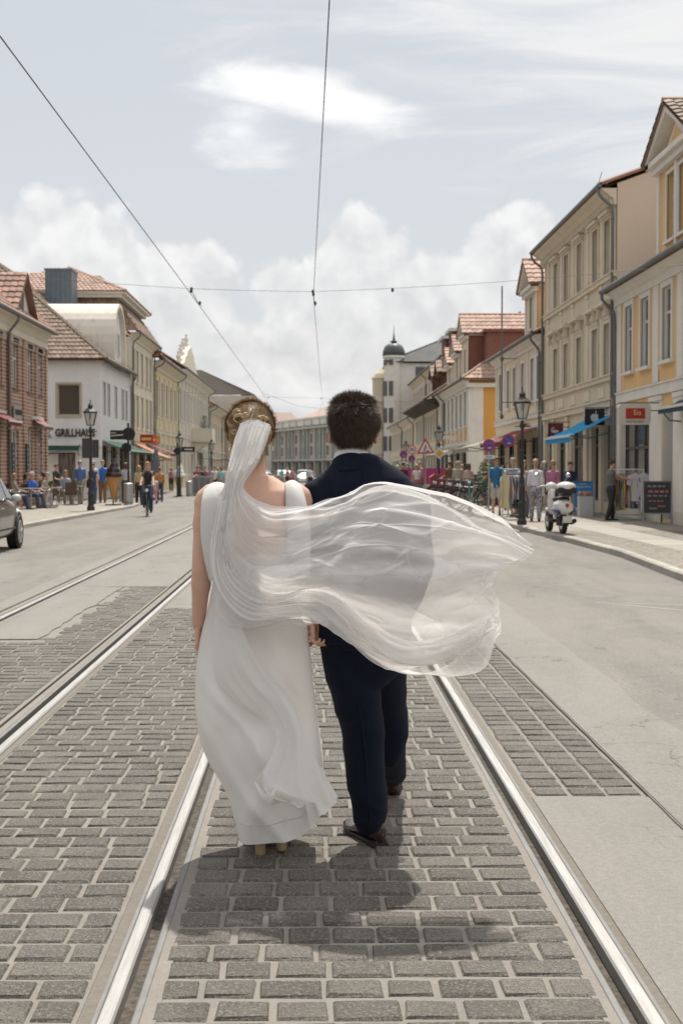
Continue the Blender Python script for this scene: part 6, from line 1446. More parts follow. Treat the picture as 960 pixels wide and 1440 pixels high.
# ================================================================== STREET FURNITURE
BLK = mat('iron_black', (.022, .021, .02), .45, col2=(.04, .038, .035), scale=6); BLKM = mat('matt_black', (.018, .018, .018), .7); CHR = mat('chrome', (.6, .6, .6), .2, metal=.9); RUB = mat('rubber', (.02, .02, .02), .8)
LAMPG = mat('lantern_glass', (.62, .60, .54), .15, alpha=.45); ALU = mat('aluminium', (.45, .45, .44), .4, metal=.5)
GZ = 0.118
def lamp(X, Y, H, label, z0=GZ):
    t = thing('street_lamp', label, 'street lamp', (X, Y, z0), 0, 'historic lantern street lamps'); k = H / 3.5
    q = MB(); q.lathe([(.13, 0), (.13, .10), (.095, .16), (.09, .5), (.11, .56), (.085, .62), (.075, .95), (.09, 1.0), (.05, 1.08), (.044, 1.9), (.06, 1.94), (.04, 2.0), (.034, 2.5), (.06, 2.56), (.075, 2.62), (.05, 2.68), (.03, 2.75)], (0, 0, 0), 12); q.build('pole', BLK, t, smooth=False)
    q = MB(); q.beam((-.2, 0, 2.58), (.2, 0, 2.58), .025); z = 2.78
    n = 6; ring = lambda r, zz: [(r * math.cos(R(60 * i + 30)), r * math.sin(R(60 * i + 30)), zz) for i in range(n)]
    a, b = ring(.12, z), ring(.225, z + .42)
    for i in range(n): q.beam(a[i], b[i], .018); q.beam(b[i], b[(i + 1) % n], .022); q.beam(a[i], a[(i + 1) % n], .02)
    q.build('lantern_frame', BLK, t)
    q = MB(); a, b = ring(.112, z + .005), ring(.215, z + .415)
    for i in range(n): q.quad(a[i], a[(i + 1) % n], b[(i + 1) % n], b[i])
    q.build('lantern_glass', LAMPG, t)
    q = MB(); q.lathe([(.245, z + .42), (.25, z + .45), (.12, z + .56), (.085, z + .58), (.085, z + .64), (.105, z + .65), (.06, z + .70), (.02, z + .74), (.012, z + .84)], (0, 0, 0), 6, R(30)); q.lathe([(.02, z + .2), (.03, z + .25), (.03, z + .4), (.02, z + .42)], (0, 0, 0), 8); q.build('lantern_roof', BLK, t)
    for o in kids(t): o.scale = (k, k, k)
    return t
lamp(-7.73, 49.4, 3.7, 'black lantern street lamp with dark boxes, in front of the grill house')
lamp(5.33, 36.5, 3.42, 'tall black lantern street lamp beside the white scooter')
lamp(5.95, 68, 3.5, 'black lantern street lamp carrying the yellow diamond sign'); lamp(6.3, 98, 3.5, 'black lantern street lamp farthest away on the right side', 0); lamp(-7.55, 80, 3.6, 'black lantern street lamp behind the yellow ice cream cone', 0); lamp(-7.05, 98, 3.6, 'small distant lantern street lamp left of the bride', 0)
for (x0, z0_, w, hh, lab) in ((-.10, 2.27, .34, .68, 'black box fixed to the pole of the left street lamp, seen from behind'), (.19, 2.25, .20, .62, 'narrow black box on the right of the left street lamp pole')):
    s = sign_box(lab, (-7.73 + x0, 49.3, z0_), w, hh, .1, BLKM, name='notice_box', cat='box'); q = MB(); q.box(-w / 2 + .03, w / 2 - .03, -.055, -.05, -hh / 2 + .03, hh / 2 - .03); q.build('cover', mat('box_grey', (.05, .05, .05), .4), s)
# signals and sign backs on the left
t = thing('sign_mast', 'dark mast with round sign backs and a black direction board near the ice cream cone', 'sign', (-7.55, 58, GZ)); q = MB(); q.tube([(0, 0, 0), (0, 0, 3.3)], .045, 8); q.build('pole', BLK, t)
q = MB(); q.cbox((-.42, 0, 2.82), (.62, .05, .38)); q.build('board', BLKM, t); q = MB(); q.lathe([(.26, -.02), (.27, 0), (.26, .02)], (.02, .0, 2.86), 20, 0, 'y'); q.build('round_sign', BLKM, t); q = MB(); q.lathe([(.2, -.02), (.21, 0), (.2, .02)], (-.08, .02, 2.3), 20, 0, 'y'); q.build('round_sign', BLKM, t); q = MB(); q.beam((-.7, -.03, 2.78), (-.2, -.03, 2.83), .02, .04); q.beam((-.7, -.03, 2.9), (-.5, -.03, 2.9), .02, .03); q.build('arrow_mark', FRW, t)
t = thing('sign_mast', 'dark mast with diamond sign back and white arrow board beside the yellow ice cream cone', 'sign', (-7.62, 79.4, 0)); q = MB(); q.tube([(0, 0, 0), (0, 0, 3.0)], .045, 8); q.build('pole', BLK, t)
q = MB(); q.cbox((0, 0, 2.55), (.36, .04, .36), Matrix.Rotation(R(45), 3, 'Y')); q.build('diamond_board', BLKM, t); q = MB(); q.cbox((.6, 0, 2.65), (.75, .04, .28)); q.build('board', BLKM, t); q = MB(); q.beam((.4, -.03, 2.65), (.85, -.03, 2.65), .02, .06); q.build('arrow_mark', FRW, t)
# --- ice cream cones
def cone(X, Y, label, swirl, wafer, z0, mid=None):
    t = thing('ice_cream_cone', label, 'ice cream cone', (X, Y, z0), 0, 'giant ice cream cone displays'); q = MB(); q.lathe([(.32, 0), (.32, .03), (.3, .04)], (0, 0, 0), 16); q.tube([(0, 0, .03), (0, 0, .3)], .03, 6); q.build('base', BLK, t)
    q = MB(); rows = []; n = 24
    for i in range(22):
        z = .22 + .95 * i / 21; r = .05 + .24 * i / 21; rows.append([((r + .008 * (1 if (k + i) % 3 == 0 or (k - i) % 3 == 0 else 0)) * math.cos(2 * math.pi * k / n), (r + .008 * (1 if (k + i) % 3 == 0 or (k - i) % 3 == 0 else 0)) * math.sin(2 * math.pi * k / n), z) for k in range(n + 1)])
    q.grid(rows); fixn(q.build('wafer', wafer, t))
    if mid: q = MB(); q.lathe([(.27, 1.06), (.31, 1.1), (.31, 1.2), (.28, 1.24)], (0, 0, 0), 20); q.build('band', mid, t, smooth=True)
    q = MB(); rows = []
    for i in range(26):
        u = i / 25; z = 1.12 + .72 * u; r = (.33 * (1 - u) ** .75 + .01) * (1 + .10 * abs(math.sin(u * 11))); cx = .10 * u * u; rows.append([(cx + r * (1 + .06 * math.sin(3 * (2 * math.pi * k / n) + u * 9)) * math.cos(2 * math.pi * k / n), r * math.sin(2 * math.pi * k / n), z) for k in range(n + 1)])
    q.grid([[(0, 0, 1.1)] * (n + 1)] + rows); fixn(q.build('ice_cream', swirl, t, smooth=True))
WAF = mat('wafer', (.50, .27, .09), .7, col2=(.38, .19, .06), scale=12)
cone(-8.0, 56.8, 'giant chocolate ice cream cone figure on the left pavement', mat('chocolate', (.035, .018, .014), .3), WAF, GZ)
cone(-7.68, 81, 'giant white and yellow ice cream cone figure farther up the street', mat('vanilla', (.75, .73, .68), .4), mat('wafer_pale', (.60, .40, .15), .7), 0, mat('mango', (.7, .42, .03), .4))
# --- bins and counter
def cyl(name, label, cat, X, Y, r, h, m, z0=GZ):
    t = thing(name, label, cat, (X, Y, z0)); q = MB(); q.lathe([(r, 0), (r, h * .86), (r * .98, h * .87), (r, h * .88), (r, h), (r * .8, h + .02)], (0, 0, 0), 16); q.build('drum', m, t, smooth=False); q = MB(); q.lathe([(r * 1.03, h * .1), (r * 1.03, h * .13)], (0, 0, 0), 16); q.build('ring', ZINC, t); return t
cyl('litter_bin', 'round steel litter bin beside the chocolate ice cream cone', 'bin', -7.45, 57.2, .19, .85, ALU); cyl('litter_bin', 'round steel litter bin beside the yellow ice cream cone', 'bin', -7.15, 81.5, .18, .85, ALU, 0)
t = thing('ice_counter', 'grey sales counter behind the yellow ice cream cone', 'counter', (-6.6, 83, 0)); q = MB(); q.box(-.5, .6, -.35, .35, .05, 1.1); q.build('cabinet', mat('counter_grey', (.30, .30, .30), .5), t); q = MB(); q.box(-.56, .66, -.4, .4, 1.1, 1.15); q.build('counter_top', ALU, t)
for k in (-.25, .1, .42): q = MB(); q.box(k - .14, k + .14, -.36, -.352, .2, 1.0); q.build('panel', mat('counter_dark', (.16, .16, .17), .5), t)
# --- folded parasol
def parasol(X, Y, z0, label, col):
    t = thing('parasol', label, 'parasol', (X, Y, z0), 0, 'folded parasols'); q = MB(); q.tube([(0, 0, 0), (0, 0, 2.6)], .025, 6); q.build('pole', ALU, t); q = MB(); rows = []
    for z, r in ((.75, .19), (1.1, .2), (1.6, .17), (2.1, .10), (2.5, .04), (2.58, .01)): rows.append([(r * (1 + .25 * math.cos(6 * a)) * math.cos(a), r * (1 + .25 * math.cos(6 * a)) * math.sin(a), z) for a in np.linspace(0, 2 * math.pi, 37)])
    q.grid(rows); q.build('canopy', col, t, smooth=True); q = MB(); q.box(-.3, .3, -.3, .3, 0, .07); q.build('base', BLK, t)
parasol(-7.9, 71.5, 0, 'folded grey parasol on the left, beyond the cyclist', mat('parasol_grey', (.14, .14, .15), .9)); parasol(-8.3, 74.5, 0, 'folded dark parasol standing behind the grey one', mat('parasol_dark', (.08, .08, .085), .9))
# --- bicycle
def bicycle(X, Y, z0, rz, label, col=BLKM, group=None, lean=0.0, lite=False):
    t = thing('bicycle', label, 'bicycle', (X, Y, z0), rz, group); r = .34
    for yy in (-.52, .52):
        q = MB(); n = 20; ring = [(0, yy + r * math.cos(a), r + r * math.sin(a)) for a in np.linspace(0, 2 * math.pi, n + 1)]; q.tube(ring, .017, 5, caps=False); w = q.build('wheel', RUB, t)
        q = MB(); 
        for i in range(10 if lite else 16): a = 2 * math.pi * i / (10 if lite else 16); q.beam((0, yy, r), (0, yy + (r - .015) * math.cos(a), r + (r - .015) * math.sin(a)), .004)
        tag(q.build('spoke', CHR, w), kind='stuff'); q = MB(); q.tube([(0, yy + (r - .03) * math.cos(a), r + (r - .03) * math.sin(a)) for a in np.linspace(0, 2 * math.pi, n + 1)], .009, 4, caps=False); q.build('rim', CHR, w)
        q = MB(); q.tube([(0, yy + (r + .03) * math.cos(a), r + (r + .03) * math.sin(a)) for a in np.linspace(.3, 2.4 if yy > 0 else 2.9, 9)], [(.004, .03)] * 9, 5); q.build('mudguard', BLK, t)
    q = MB(); bb = (0, -.06, .29); st = (0, -.22, .84); hd = (0, .36, .86); ra = (0, -.52, r); fa = (0, .52, r)
    for a, b in ((bb, st), (bb, hd), ((0, -.2, .78), (0, .35, .80)), (ra, bb), (ra, (0, -.2, .76)), ((0, .40, .72), fa), (hd, (0, .41, .68)), (st, (0, -.24, .92)), (hd, (0, .34, 1.0))): q.tube([a, b], .017, 6)
    q.build('frame', col, t)
    q = MB(); q.tube([(-.3, .20, 1.02), (-.24, .3, 1.03), (0, .34, 1.0), (.24, .3, 1.03), (.3, .20, 1.02)], .013, 6); q.build('handlebar', BLK, t)
    q = MB(); q.tube([(0, -.36, .95), (0, -.28, .96), (0, -.12, .95), (0, -.08, .94)], [(.03, .07), (.03, .08), (.02, .03), (.01, .02)], 8); q.build('saddle', BLKM, t)
    q = MB(); q.lathe([(.02, -.02), (.05, -.02), (.055, .02), (.02, .03)], (0, .46, .86), 10, 0, 'y'); q.build('headlight', mat('lamp_lens', (.8, .8, .78), .1), t)
    q = MB(); q.beam((-.08, -.06, .29), (.08, -.06, .29), .02); q.cbox((.13, -.06, .15), (.09, .06, .02)); q.cbox((-.13, -.06, .43), (.09, .06, .02)); q.beam((.085, -.06, .29), (.085, -.06, .15), .015); q.beam((-.085, -.06, .29), (-.085, -.06, .43), .015); q.build('pedal', CHR, t)
    q = MB(); q.box(-.06, .06, -.62, -.3, .70, .715); q.build('carrier', BLK, t); return t
bicycle(-5.46, 46.7, 0, R(184), 'black bicycle ridden by the woman in black T-shirt'); bicycle(-6.35, 83, 0, R(115), 'black bicycle ridden by the leaning man in dark shirt')
# --- car at the left edge
def station_car(label, X, Y, rz, col, prof=None, cat='car', name='parked_car', group=None, scale=1.0):
    t = thing(name, label, cat, (X, Y, 0), rz, group)
    S_ = [(-2.12, .45, .62, .64, .66, .60, .55), (-2.05, .28, .80, .86, .78, .74, .60), (-1.85, .22, .92, 1.12, .84, .82, .62), (-1.4, .20, .95, 1.40, .87, .87, .64), (-.7, .19, .94, 1.50, .88, .88, .64), (.0, .19, .93, 1.49, .88, .88, .64), (.45, .19, .93, 1.38, .88, .88, .63), (.95, .20, .92, 1.06, .875, .87, .68), (1.15, .20, .90, .965, .87, .865, .74), (1.6, .21, .82, .86, .86, .83, .62), (1.95, .25, .70, .73, .80, .74, .55), (2.10, .35, .55, .58, .66, .62, .5)]
    q = MB(); vs = []; n = 14
    for y, zb, zl, zt, wl, wb, wt in S_:
        half = [(0.0, zb), (wl * .85, zb), (wl, zb + .12), (wb, (zb + zl) / 2), (wb - .02, zl), (wt, zt - .03), (wt * .8, zt), (0.0, zt + .015)]
        ring = half + [(-a, b) for a, b in half[-2:0:-1]]; n = len(ring); vs += [(a, y, b) for a, b in ring]
    fs = [(i * n + k, i * n + (k + 1) % n, (i + 1) * n + (k + 1) % n, (i + 1) * n + k) for i in range(len(S_) - 1) for k in range(n)] + [tuple(range(n))[::-1], tuple(range((len(S_) - 1) * n, len(S_) * n))]
    q.add(vs, fs); b = fixn(q.build('body', col, t, smooth=False)); sd = b.modifiers.new('s', 'SUBSURF'); sd.levels = 2; sd.render_levels = 2; b.data.polygons.foreach_set('use_smooth', [True] * len(b.data.polygons))
    for s in (-1, 1):
        for ya, yb, yc, yd in ((.70, .15, .15, .42), (.10, -.62, -.62, .10), (-.68, -1.3, -1.25, -.68)):
            q = MB(); q.quad((s * .872, ya, .96), (s * .872, yb, .97), (s * .70, yc, 1.38), (s * .70, yd, 1.38) if ya < .6 else (s * .72, yd, 1.33)); q.prism([(s * .874, ya, .965), (s * .874, yb, .975), (s * .715, yc, 1.385), (s * .715, yd, 1.385 if ya < .6 else 1.34)], (s * .012, 0, .004)); fixn(q.build('side_window', mat('car_glass', (.015, .017, .02), .05, spec=.9), t))
        q = MB(); q.ball((s * .99, .48, 1.0), (.10, .07, .07), 10, 8); q.beam((s * .86, .5, .96), (s * .95, .48, .98), .04); q.build('mirror', mat('mirror_white', (.55, .53, .50), .25, coat=.5), t, smooth=True)
        for ya in (-.45, -1.15): q = MB(); q.beam((s * .895, ya, .82), (s * .895, ya + .2, .82), .03, .025); q.build('handle', CHR, t)
        q = MB(); q.beam((s * .88, 1.1, .42), (s * .885, -1.1, .42), .02, .04); q.build('side_trim', BLK, t)
        q = MB(); q.ball((s * .66, 1.86, .68), (.16, .14, .09), 8, 6); q.build('headlight', mat('lamp_lens', (.8, .8, .78), .1), t)
        q = MB(); q.ball((s * .70, -2.02, .85), (.12, .06, .12), 8, 6); q.build('tail_light', mat('red_lens', (.4, .02, .02), .15), t)
    q = MB(); q.quad((-.80, .98, 1.03), (.80, .98, 1.03), (.63, .42, 1.43), (-.63, .42, 1.43)); q.build('windscreen', MATS['car_glass'], t)
    for yy in (1.32, -1.30):
        for s in (-1, 1):
            q = MB(); q.lathe([(.37, .0), (.37, .02)], (s * .865 if s > 0 else -.885, yy, .35), 24, 0, 'x'); q.build('wheel_arch', BLKM, t)
            q = MB(); q.lathe([(.20, -.10), (.31, -.11), (.325, -.08), (.325, .08), (.31, .11), (.20, .10)], (s * .80, yy, .325), 28, 0, 'x'); w = q.build('wheel', RUB, t, smooth=False)
            q = MB(); x = s * .905
            q.lathe([(.215, -.01), (.225, 0), (.205, .012), (.19, 0)], (x, yy, .325), 24, 0, 'x')
            for k in range(5): a = 2 * math.pi * k / 5 + .3; q.beam((x, yy, .325), (x, yy + .20 * math.cos(a), .325 + .20 * math.sin(a)), .05, .025, (1, 0, 0))
            q.lathe([(.04, -.02), (.045, .0), (.03, .02)], (x, yy, .325), 10, 0, 'x'); q.build('rim', ALU, w)
    q = MB(); q.box(-.26, .26, -2.14, -2.12, .55, .66); q.build('number_plate', FRW, t)
    return t
station_car('grey brown hatchback car cut off by the left edge of the photo', -6.62, 26.55, R(1), mat('car_bronze', (.125, .108, .10), .25, metal=.4, coat=.8), name='car')
station_car('small white car far away, left of the distant block', -3.0, 135, R(10), mat('car_white', (.75, .75, .75), .2, coat=.6), group='distant cars', name='car'); station_car('small white car far away, just left of the groom', -1.0, 142, R(185), mat('car_white', (.75, .75, .75), .2, coat=.6), group='distant cars', name='car'); station_car('small dark car far away between bride and groom', -4.9, 128, R(20), mat('car_dark', (.03, .03, .04), .2, coat=.6), group='distant cars', name='car')
# --- scooter
t = thing('scooter', 'white and blue motor scooter with white top box parked on the right pavement', 'scooter', (5.42, 31.8, GZ), R(4)); WPT = mat('scooter_white', (.66, .65, .60), .22, coat=.7); BPT = mat('scooter_blue', (.02, .035, .16), .25, coat=.7)
for yy, rr, nm in ((-.62, .225, 'wheel'), (.68, .235, 'wheel')):
    q = MB(); q.lathe([(.11, -.045), (rr * .92, -.05), (rr, -.03), (rr, .03), (rr * .92, .05), (.11, .045)], (0, yy, rr), 22, 0, 'x'); w = q.build('wheel', RUB, t); q = MB(); q.lathe([(.125, -.052), (.14, 0), (.125, .052), (.05, .055), (.05, -.055)], (0, yy, rr), 18, 0, 'x'); q.build('rim', CHR, w)
q = MB(); loftv = [(-.98, .62, .10, .10), (-.90, .60, .16, .15), (-.70, .60, .19, .19), (-.45, .60, .19, .18), (-.2, .56, .17, .16), (-.08, .48, .14, .14)]
q.tube([(0, y, z) for y, z, a, b in loftv], [(b, a) for y, z, a, b in loftv], 16); q.build('rear_body', WPT, t, smooth=True)
for s in (-1, 1): q = MB(); q.ball((s * .15, -.55, .50), (.075, .36, .10), 12, 8); q.build('side_panel', BPT, t, smooth=True)
q = MB(); q.tube([(0, .62, .45), (0, .52, .75), (0, .44, 1.0)], [(.05, .20), (.07, .22), (.06, .15)], 14); q.build('leg_shield', WPT, t, smooth=True)
q = MB(); q.tube([(0, -.15, .28), (0, .2, .25), (0, .5, .30)], [(.04, .14), (.03, .15), (.05, .16)], 10); q.build('floor_board', BLKM, t)
q = MB(); q.tube([(0, .82, .42), (0, .72, .52), (0, .58, .48)], [(.03, .07), (.04, .09), (.03, .08)], 10); q.build('front_mudguard', WPT, t, smooth=True)
q = MB(); q.tube([(0, .68, .235), (0, .56, .55), (0, .44, 1.02)], .03, 8); q.build('fork', CHR, t)
q = MB(); q.tube([(-.36, .34, 1.02), (-.2, .42, 1.05), (0, .46, 1.04), (.2, .42, 1.05), (.36, .34, 1.02)], .018, 8); q.ball((0, .50, 1.03), (.14, .11, .10), 12, 8); q.build('handlebar', WPT, t, smooth=True)
for s in (-1, 1): q = MB(); q.tube([(s * .25, .42, 1.05), (s * .34, .40, 1.25)], .006, 5); q.ball((s * .36, .39, 1.29), (.065, .02, .05), 10, 6); q.build('mirror', CHR, t)
q = MB(); q.tube([(0, -.80, .76), (0, -.5, .78), (0, -.12, .76), (0, .0, .72)], [(.05, .10), (.06, .15), (.05, .13), (.03, .08)], 12); q.build('seat', BLKM, t, smooth=True)
q = MB(); q.tube([(0, -.95, .86), (0, -.9, .86), (0, -.62, .86)], [(.02, .12), (.03, .14), (.03, .12)], 8); q.build('rack', BLK, t)
q = MB(); q.cbox((0, -.86, .965), (.40, .36, .14)); bx_ = bevel(q.build('top_box_base', BLKM, t), .04, 3); q = MB(); q.ball((0, -.86, 1.04), (.225, .20, .115), 16, 10); q.build('top_box_lid', WPT, t, smooth=True)
for z, r_ in ((.62, .045), (.55, .035)): q = MB(); q.ball((0, -.985 + (.62 - z) * .15, z + .02), (r_, .02, r_), 10, 6); q.build('tail_light', mat('red_lens', (.4, .02, .02), .15), t)
q = MB(); q.box(-.10, .10, -1.005, -.995, .26, .40); q.build('number_plate', FRW, t); q = MB(); q.tube([(.16, -.3, .24), (.18, -.7, .26), (.18, -.92, .30)], [.04, .05, .05], 10); q.build('exhaust', BLKM, t); q = MB(); q.cbox((0, -.55, .28), (.20, .34, .2)); q.build('engine', BLKM, t)
# --- traffic signs
def disc_sign(X, Y, zc, r, faces, label, pole_z0, base=False, group=None):
    t = thing('traffic_sign', label, 'traffic sign', (X, Y, pole_z0), 0, group); q = MB(); q.tube([(0, .03, 0), (0, .03, zc - pole_z0 + r * .9)], .022, 8); q.build('pole', ALU, t)
    if base: q = MB(); q.box(-.35, .35, -.12, .12, 0, .05); q.build('base', mat('sign_base', (.16, .15, .14), .8), t)
    for (dz, kind, rr) in faces:
        z = zc - pole_z0 + dz; red, blue, wh = mat('sign_red', (.50, .02, .03), .5), mat('sign_blue', (.02, .09, .36), .5), mat('sign_white', (.72, .72, .70), .5)
        def dsk(r_, y, m, nm, n=28): q = MB(); q.lathe([(r_, -.003), (r_, .003)], (0, y, z), n, 0, 'y'); return q.build(nm, m, t)
        if kind in ('nostop', 'nopark'):
            dsk(rr, .0, red, 'sign_disc'); dsk(rr * .82, -.006, blue, 'sign_face')
            for sg in ((1, -1) if kind == 'nostop' else (-1,)): q = MB(); q.cbox((0, -.012, z), (rr * .19, .006, rr * 1.62), Matrix.Rotation(R(45 * sg), 3, 'Y')); q.build('sign_bar', red, t)
            q = MB(); q.cbox((rr * .1, -.014, z - rr * .42), (rr * .5, .004, rr * .12)); q.build('sign_mark', wh, t)
        if kind == '30': dsk(rr, .0, red, 'sign_disc'); dsk(rr * .78, -.006, wh, 'sign_face'); textmesh('30', rr * 1.15, .002, 'lettering', BLKM, t, loc=(0, -.012, z), rot=(R(90), 0, 0), bold=.006)
        if kind == 'plate': q = MB(); q.box(-rr, rr, -.01, .0, z - rr * .3, z + rr * .3); q.build('plate', wh, t); q = MB(); q.beam((-rr * .6, -.014, z), (rr * .6, -.014, z), .004, .02); q.build('plate_mark', BLKM, t)
    return t
g = 'round no stopping signs'
disc_sign(5.08, 41.4, 2.24, .185, [(0, 'nostop', .185), (-.34, 'plate', .17)], 'no stopping sign with a cross on a temporary foot, left of the clothes rack', GZ, True, g)
disc_sign(6.0, 44.0, 2.43, .20, [(0, 'nopark', .20)], 'no parking sign with a single red bar, right of the crossed one', GZ, False, g)
disc_sign(4.75, 69.5, 2.5, .22, [(0, '30', .22), (-.44, 'nostop', .17)], 'round speed limit 30 sign with a small no stopping sign under it', GZ); disc_sign(4.33, 69.2, 2.27, .19, [(0, 'nostop', .19), (-.42, 'plate', .2)], 'no stopping sign with white plate left of the speed limit sign', GZ, False, g)
t = thing('traffic_sign', 'red triangular road works warning sign', 'traffic sign', (5.45, 69.8, GZ)); q = MB(); q.tube([(0, .03, 0), (0, .03, 2.6)], .025, 8); q.build('pole', ALU, t)
tri = lambda s, y, cz=2.45: [(-s, y, cz - s * .577), (s, y, cz - s * .577), (0, y, cz + s * 1.155)]
for s_, y, m_, nm in ((.44, 0, MATS['sign_red'], 'sign_triangle'), (.32, -.008, MATS['sign_white'], 'sign_face')): q = MB(); q.prism(tri(s_, y), (0, .006, 0)); fixn(q.build(nm, m_, t))
q = MB(); q.ball((.0, -.014, 2.60), (.032, .004, .032), 8, 5); q.beam((0, -.014, 2.57), (-.05, -.014, 2.42), .006, .05); q.beam((-.05, -.014, 2.42), (-.12, -.014, 2.29), .006, .03); q.beam((-.04, -.014, 2.42), (.02, -.014, 2.29), .006, .03); q.beam((0, -.014, 2.53), (.10, -.014, 2.42), .006, .025); q.prism([(.05, -.016, 2.28), (.2, -.016, 2.28), (.12, -.016, 2.37)], (0, .004, 0)); q.build('worker_symbol', BLKM, t)
t = thing('traffic_sign', 'yellow and white priority road diamond sign on the second lamp', 'traffic sign', (5.95, 67.8, 2.3)); 
for s_, y, m_ in ((.40, 0, MATS['sign_white']), (.26, -.008, mat('sign_yellow', (.72, .42, .02), .5))): q = MB(); q.cbox((0, y, 0), (s_, .006, s_), Matrix.Rotation(R(45), 3, 'Y')); q.build('sign_board' if y == 0 else 'sign_face', m_, t)
t = thing('street_name_sign', 'white street name plate beside the second lamp', 'sign', (6.4, 68, 3.05)); q = MB(); q.box(-.4, .4, -.01, .01, -.09, .09); q.build('plate', MATS['sign_white'], t)
# --- shop signs right
s = sign_box('white rounded light box sign with red centre panel on the ochre house', (8.6, 38.2, 3.02), .86, .56, .16, mat('sign_cream', (.60, .56, .50), .4), rounded=.09, bracket=(.72, .1)); q = MB(); q.box(-.25, .27, -.09, -.081, -.12, .16); q.build('centre_panel', mat('sign_red_panel', (.42, .03, .02), .5), s); textmesh('Sia', .2, .003, 'lettering', mat('sign_gold', (.75, .6, .3), .5), s, loc=(.06, -.094, .04), rot=(R(90), 0, 0)); textmesh('ANTIQUEM', .075, .002, 'lettering', BLKM, s, loc=(.0, -.084, -.2), rot=(R(90), 0, 0), sx=1.25)
s = sign_box('square black hanging sign with white bitten apple emblem', (8.85, 44.9, 3.2), .62, .52, .08, BLKM, bracket=(.48, .1)); q = MB(); pts = []
for a in np.linspace(0, 2 * math.pi, 40, endpoint=False):
    r_ = .135 * (1 + .10 * math.cos(2 * a) * 0 - .13 * math.exp(-((a - math.pi / 2) / .35) ** 2) - .07 * math.exp(-((a - 3 * math.pi / 2) / .25) ** 2)); x, z = r_ * 1.02 * math.cos(a), r_ * math.sin(a) - .03
    dd = math.hypot(x - .155, z - .0); 
    if dd < .065: x, z = .155 + (x - .155) * .065 / dd, 0 + z * .065 / dd
    pts.append((x, -.045, z))
q.prism(pts, (0, -.004, 0)); fixn(q.build('apple_emblem', FRW, s)); q = MB(); q.ball((.03, -.047, .145), (.02, .003, .045), 8, 6); q.build('apple_leaf', FRW, s)
s = sign_box('dark red hanging sign with white swan emblem', (8.78, 51.8, 2.98), .56, .5, .06, mat('sign_wine', (.13, .015, .035), .5), bracket=(.6, .1)); q = MB(); q.ball((-.02, -.035, -.06), (.14, .004, .055), 14, 6); q.tube([(-.13, -.036, -.04), (-.15, -.036, .03), (-.09, -.036, .08), (-.05, -.036, .05)], [(.02, .003), (.016, .003), (.016, .003), (.01, .003)], 6); q.build('swan_emblem', FRW, s)
# --- awnings
BLU = mat('awning_blue', (.04, .40, .70), .8, col2=(.045, .44, .74), scale=3); RDA = mat('awning_red', (.36, .085, .075), .8); CRA = mat('awning_cream', (.55, .50, .40), .8); GNA = mat('awning_green', (.02, .13, .09), .8); GND = mat('awning_dark_green', (.012, .085, .06), .8); SAL = mat('awning_salmon', (.62, .30, .18), .8, col2=(.66, .42, .30), scale=5); RD2 = mat('awning_dark_red', (.16, .02, .03), .8); PNK = mat('awning_dusty_pink', (.24, .11, .10), .8)
for m_ in (BLU, RDA, CRA, GNA, SAL):
    tt = m_.node_tree; b = tt.nodes['Principled BSDF']; o_ = tt.nodes['Material Output']; tr = tt.nodes.new('ShaderNodeBsdfTranslucent'); tt.links.new(b.inputs['Base Color'].links[0].from_socket, tr.inputs[0]); mx = tt.nodes.new('ShaderNodeMixShader'); mx.inputs[0].default_value = .4; tt.links.new(b.outputs[0], mx.inputs[1]); tt.links.new(tr.outputs[0], mx.inputs[2]); tt.links.new(mx.outputs[0], o_.inputs[0])
awning('bright blue awning over the clothes shop entrance', 1, 43.95, 48.7, 9.26, 1.35, 3.25, 2.6, BLU, .2); awning('red awning over the cafe in the pale yellow house', 1, 58.7, 66.2, 9.2, 1.5, 3.3, 2.75, RDA, .2); awning('cream awning at the street corner beyond the red one', 1, 66.6, 72.8, 9.2, 2.0, 3.15, 2.6, CRA, .2)
awning('cream awning on the low cream house far right', 1, 88, 96, 9.15, 1.6, 3.0, 2.5, CRA, .2); awning('dark short awning above the door at the right edge', 1, 33, 36.0, 9.25, .55, 3.3, 3.1, mat('awning_petrol', (.02, .06, .08), .8), .15)
awning('green awning along the street side of the grill house', -1, 74.8, 85.5, -11.1, 1.5, 3.05, 2.55, GNA, .12); awning('salmon striped awning beyond the grill house', -1, 88.3, 92.4, -11.1, 1.9, 3.15, 2.3, SAL, .22); awning('dark red awning above and behind the salmon one', -1, 94.2, 98.2, -11.1, 1.6, 3.3, 2.65, RD2, .2); awning('small green awning under the salmon one', -1, 92.6, 94.0, -11.1, 1.7, 2.7, 2.3, GNA, .15)
awning('green awning far down the left side', -1, 135, 141, -11.1, 3.0, 3.2, 2.5, GNA, .2)
awning('dark green awning over the shop front below the GRILLHAUS lettering', 1, 0, 1.75, 0, .7, 0, 0, GND, .3, loc=(-12.10, 74.18, 2.82), rz=R(90)); 
a_ = COL.objects[-1]
awning('dusty pink folded awning on the brick house near its corner', -1, 56.2, 58.4, -11.05, .4, 3.55, 3.3, PNK, .15); awning('dark red folded awning on the brick house at the left edge', -1, 49.2, 51.4, -11.05, .55, 3.55, 3.25, RD2, .15)
for i, (Y, c, lab) in enumerate(((88.6, (.35, .03, .03), 'red shop sign with yellow stripe above the salmon awning'), (90.8, (.45, .12, .03), 'orange shop sign above the salmon awning'), (92.6, (.42, .2, .12), 'small salmon shop sign beside the orange one'))): s = sign_box(lab, (-10.4, Y, 3.45), .8, .5, .08, paint(c), bracket=(-.7, .1)); q = MB(); q.box(-.3, .3, -.05, -.041, -.1, .05); q.build('emblem', paint((.7, .5, .1)), s)
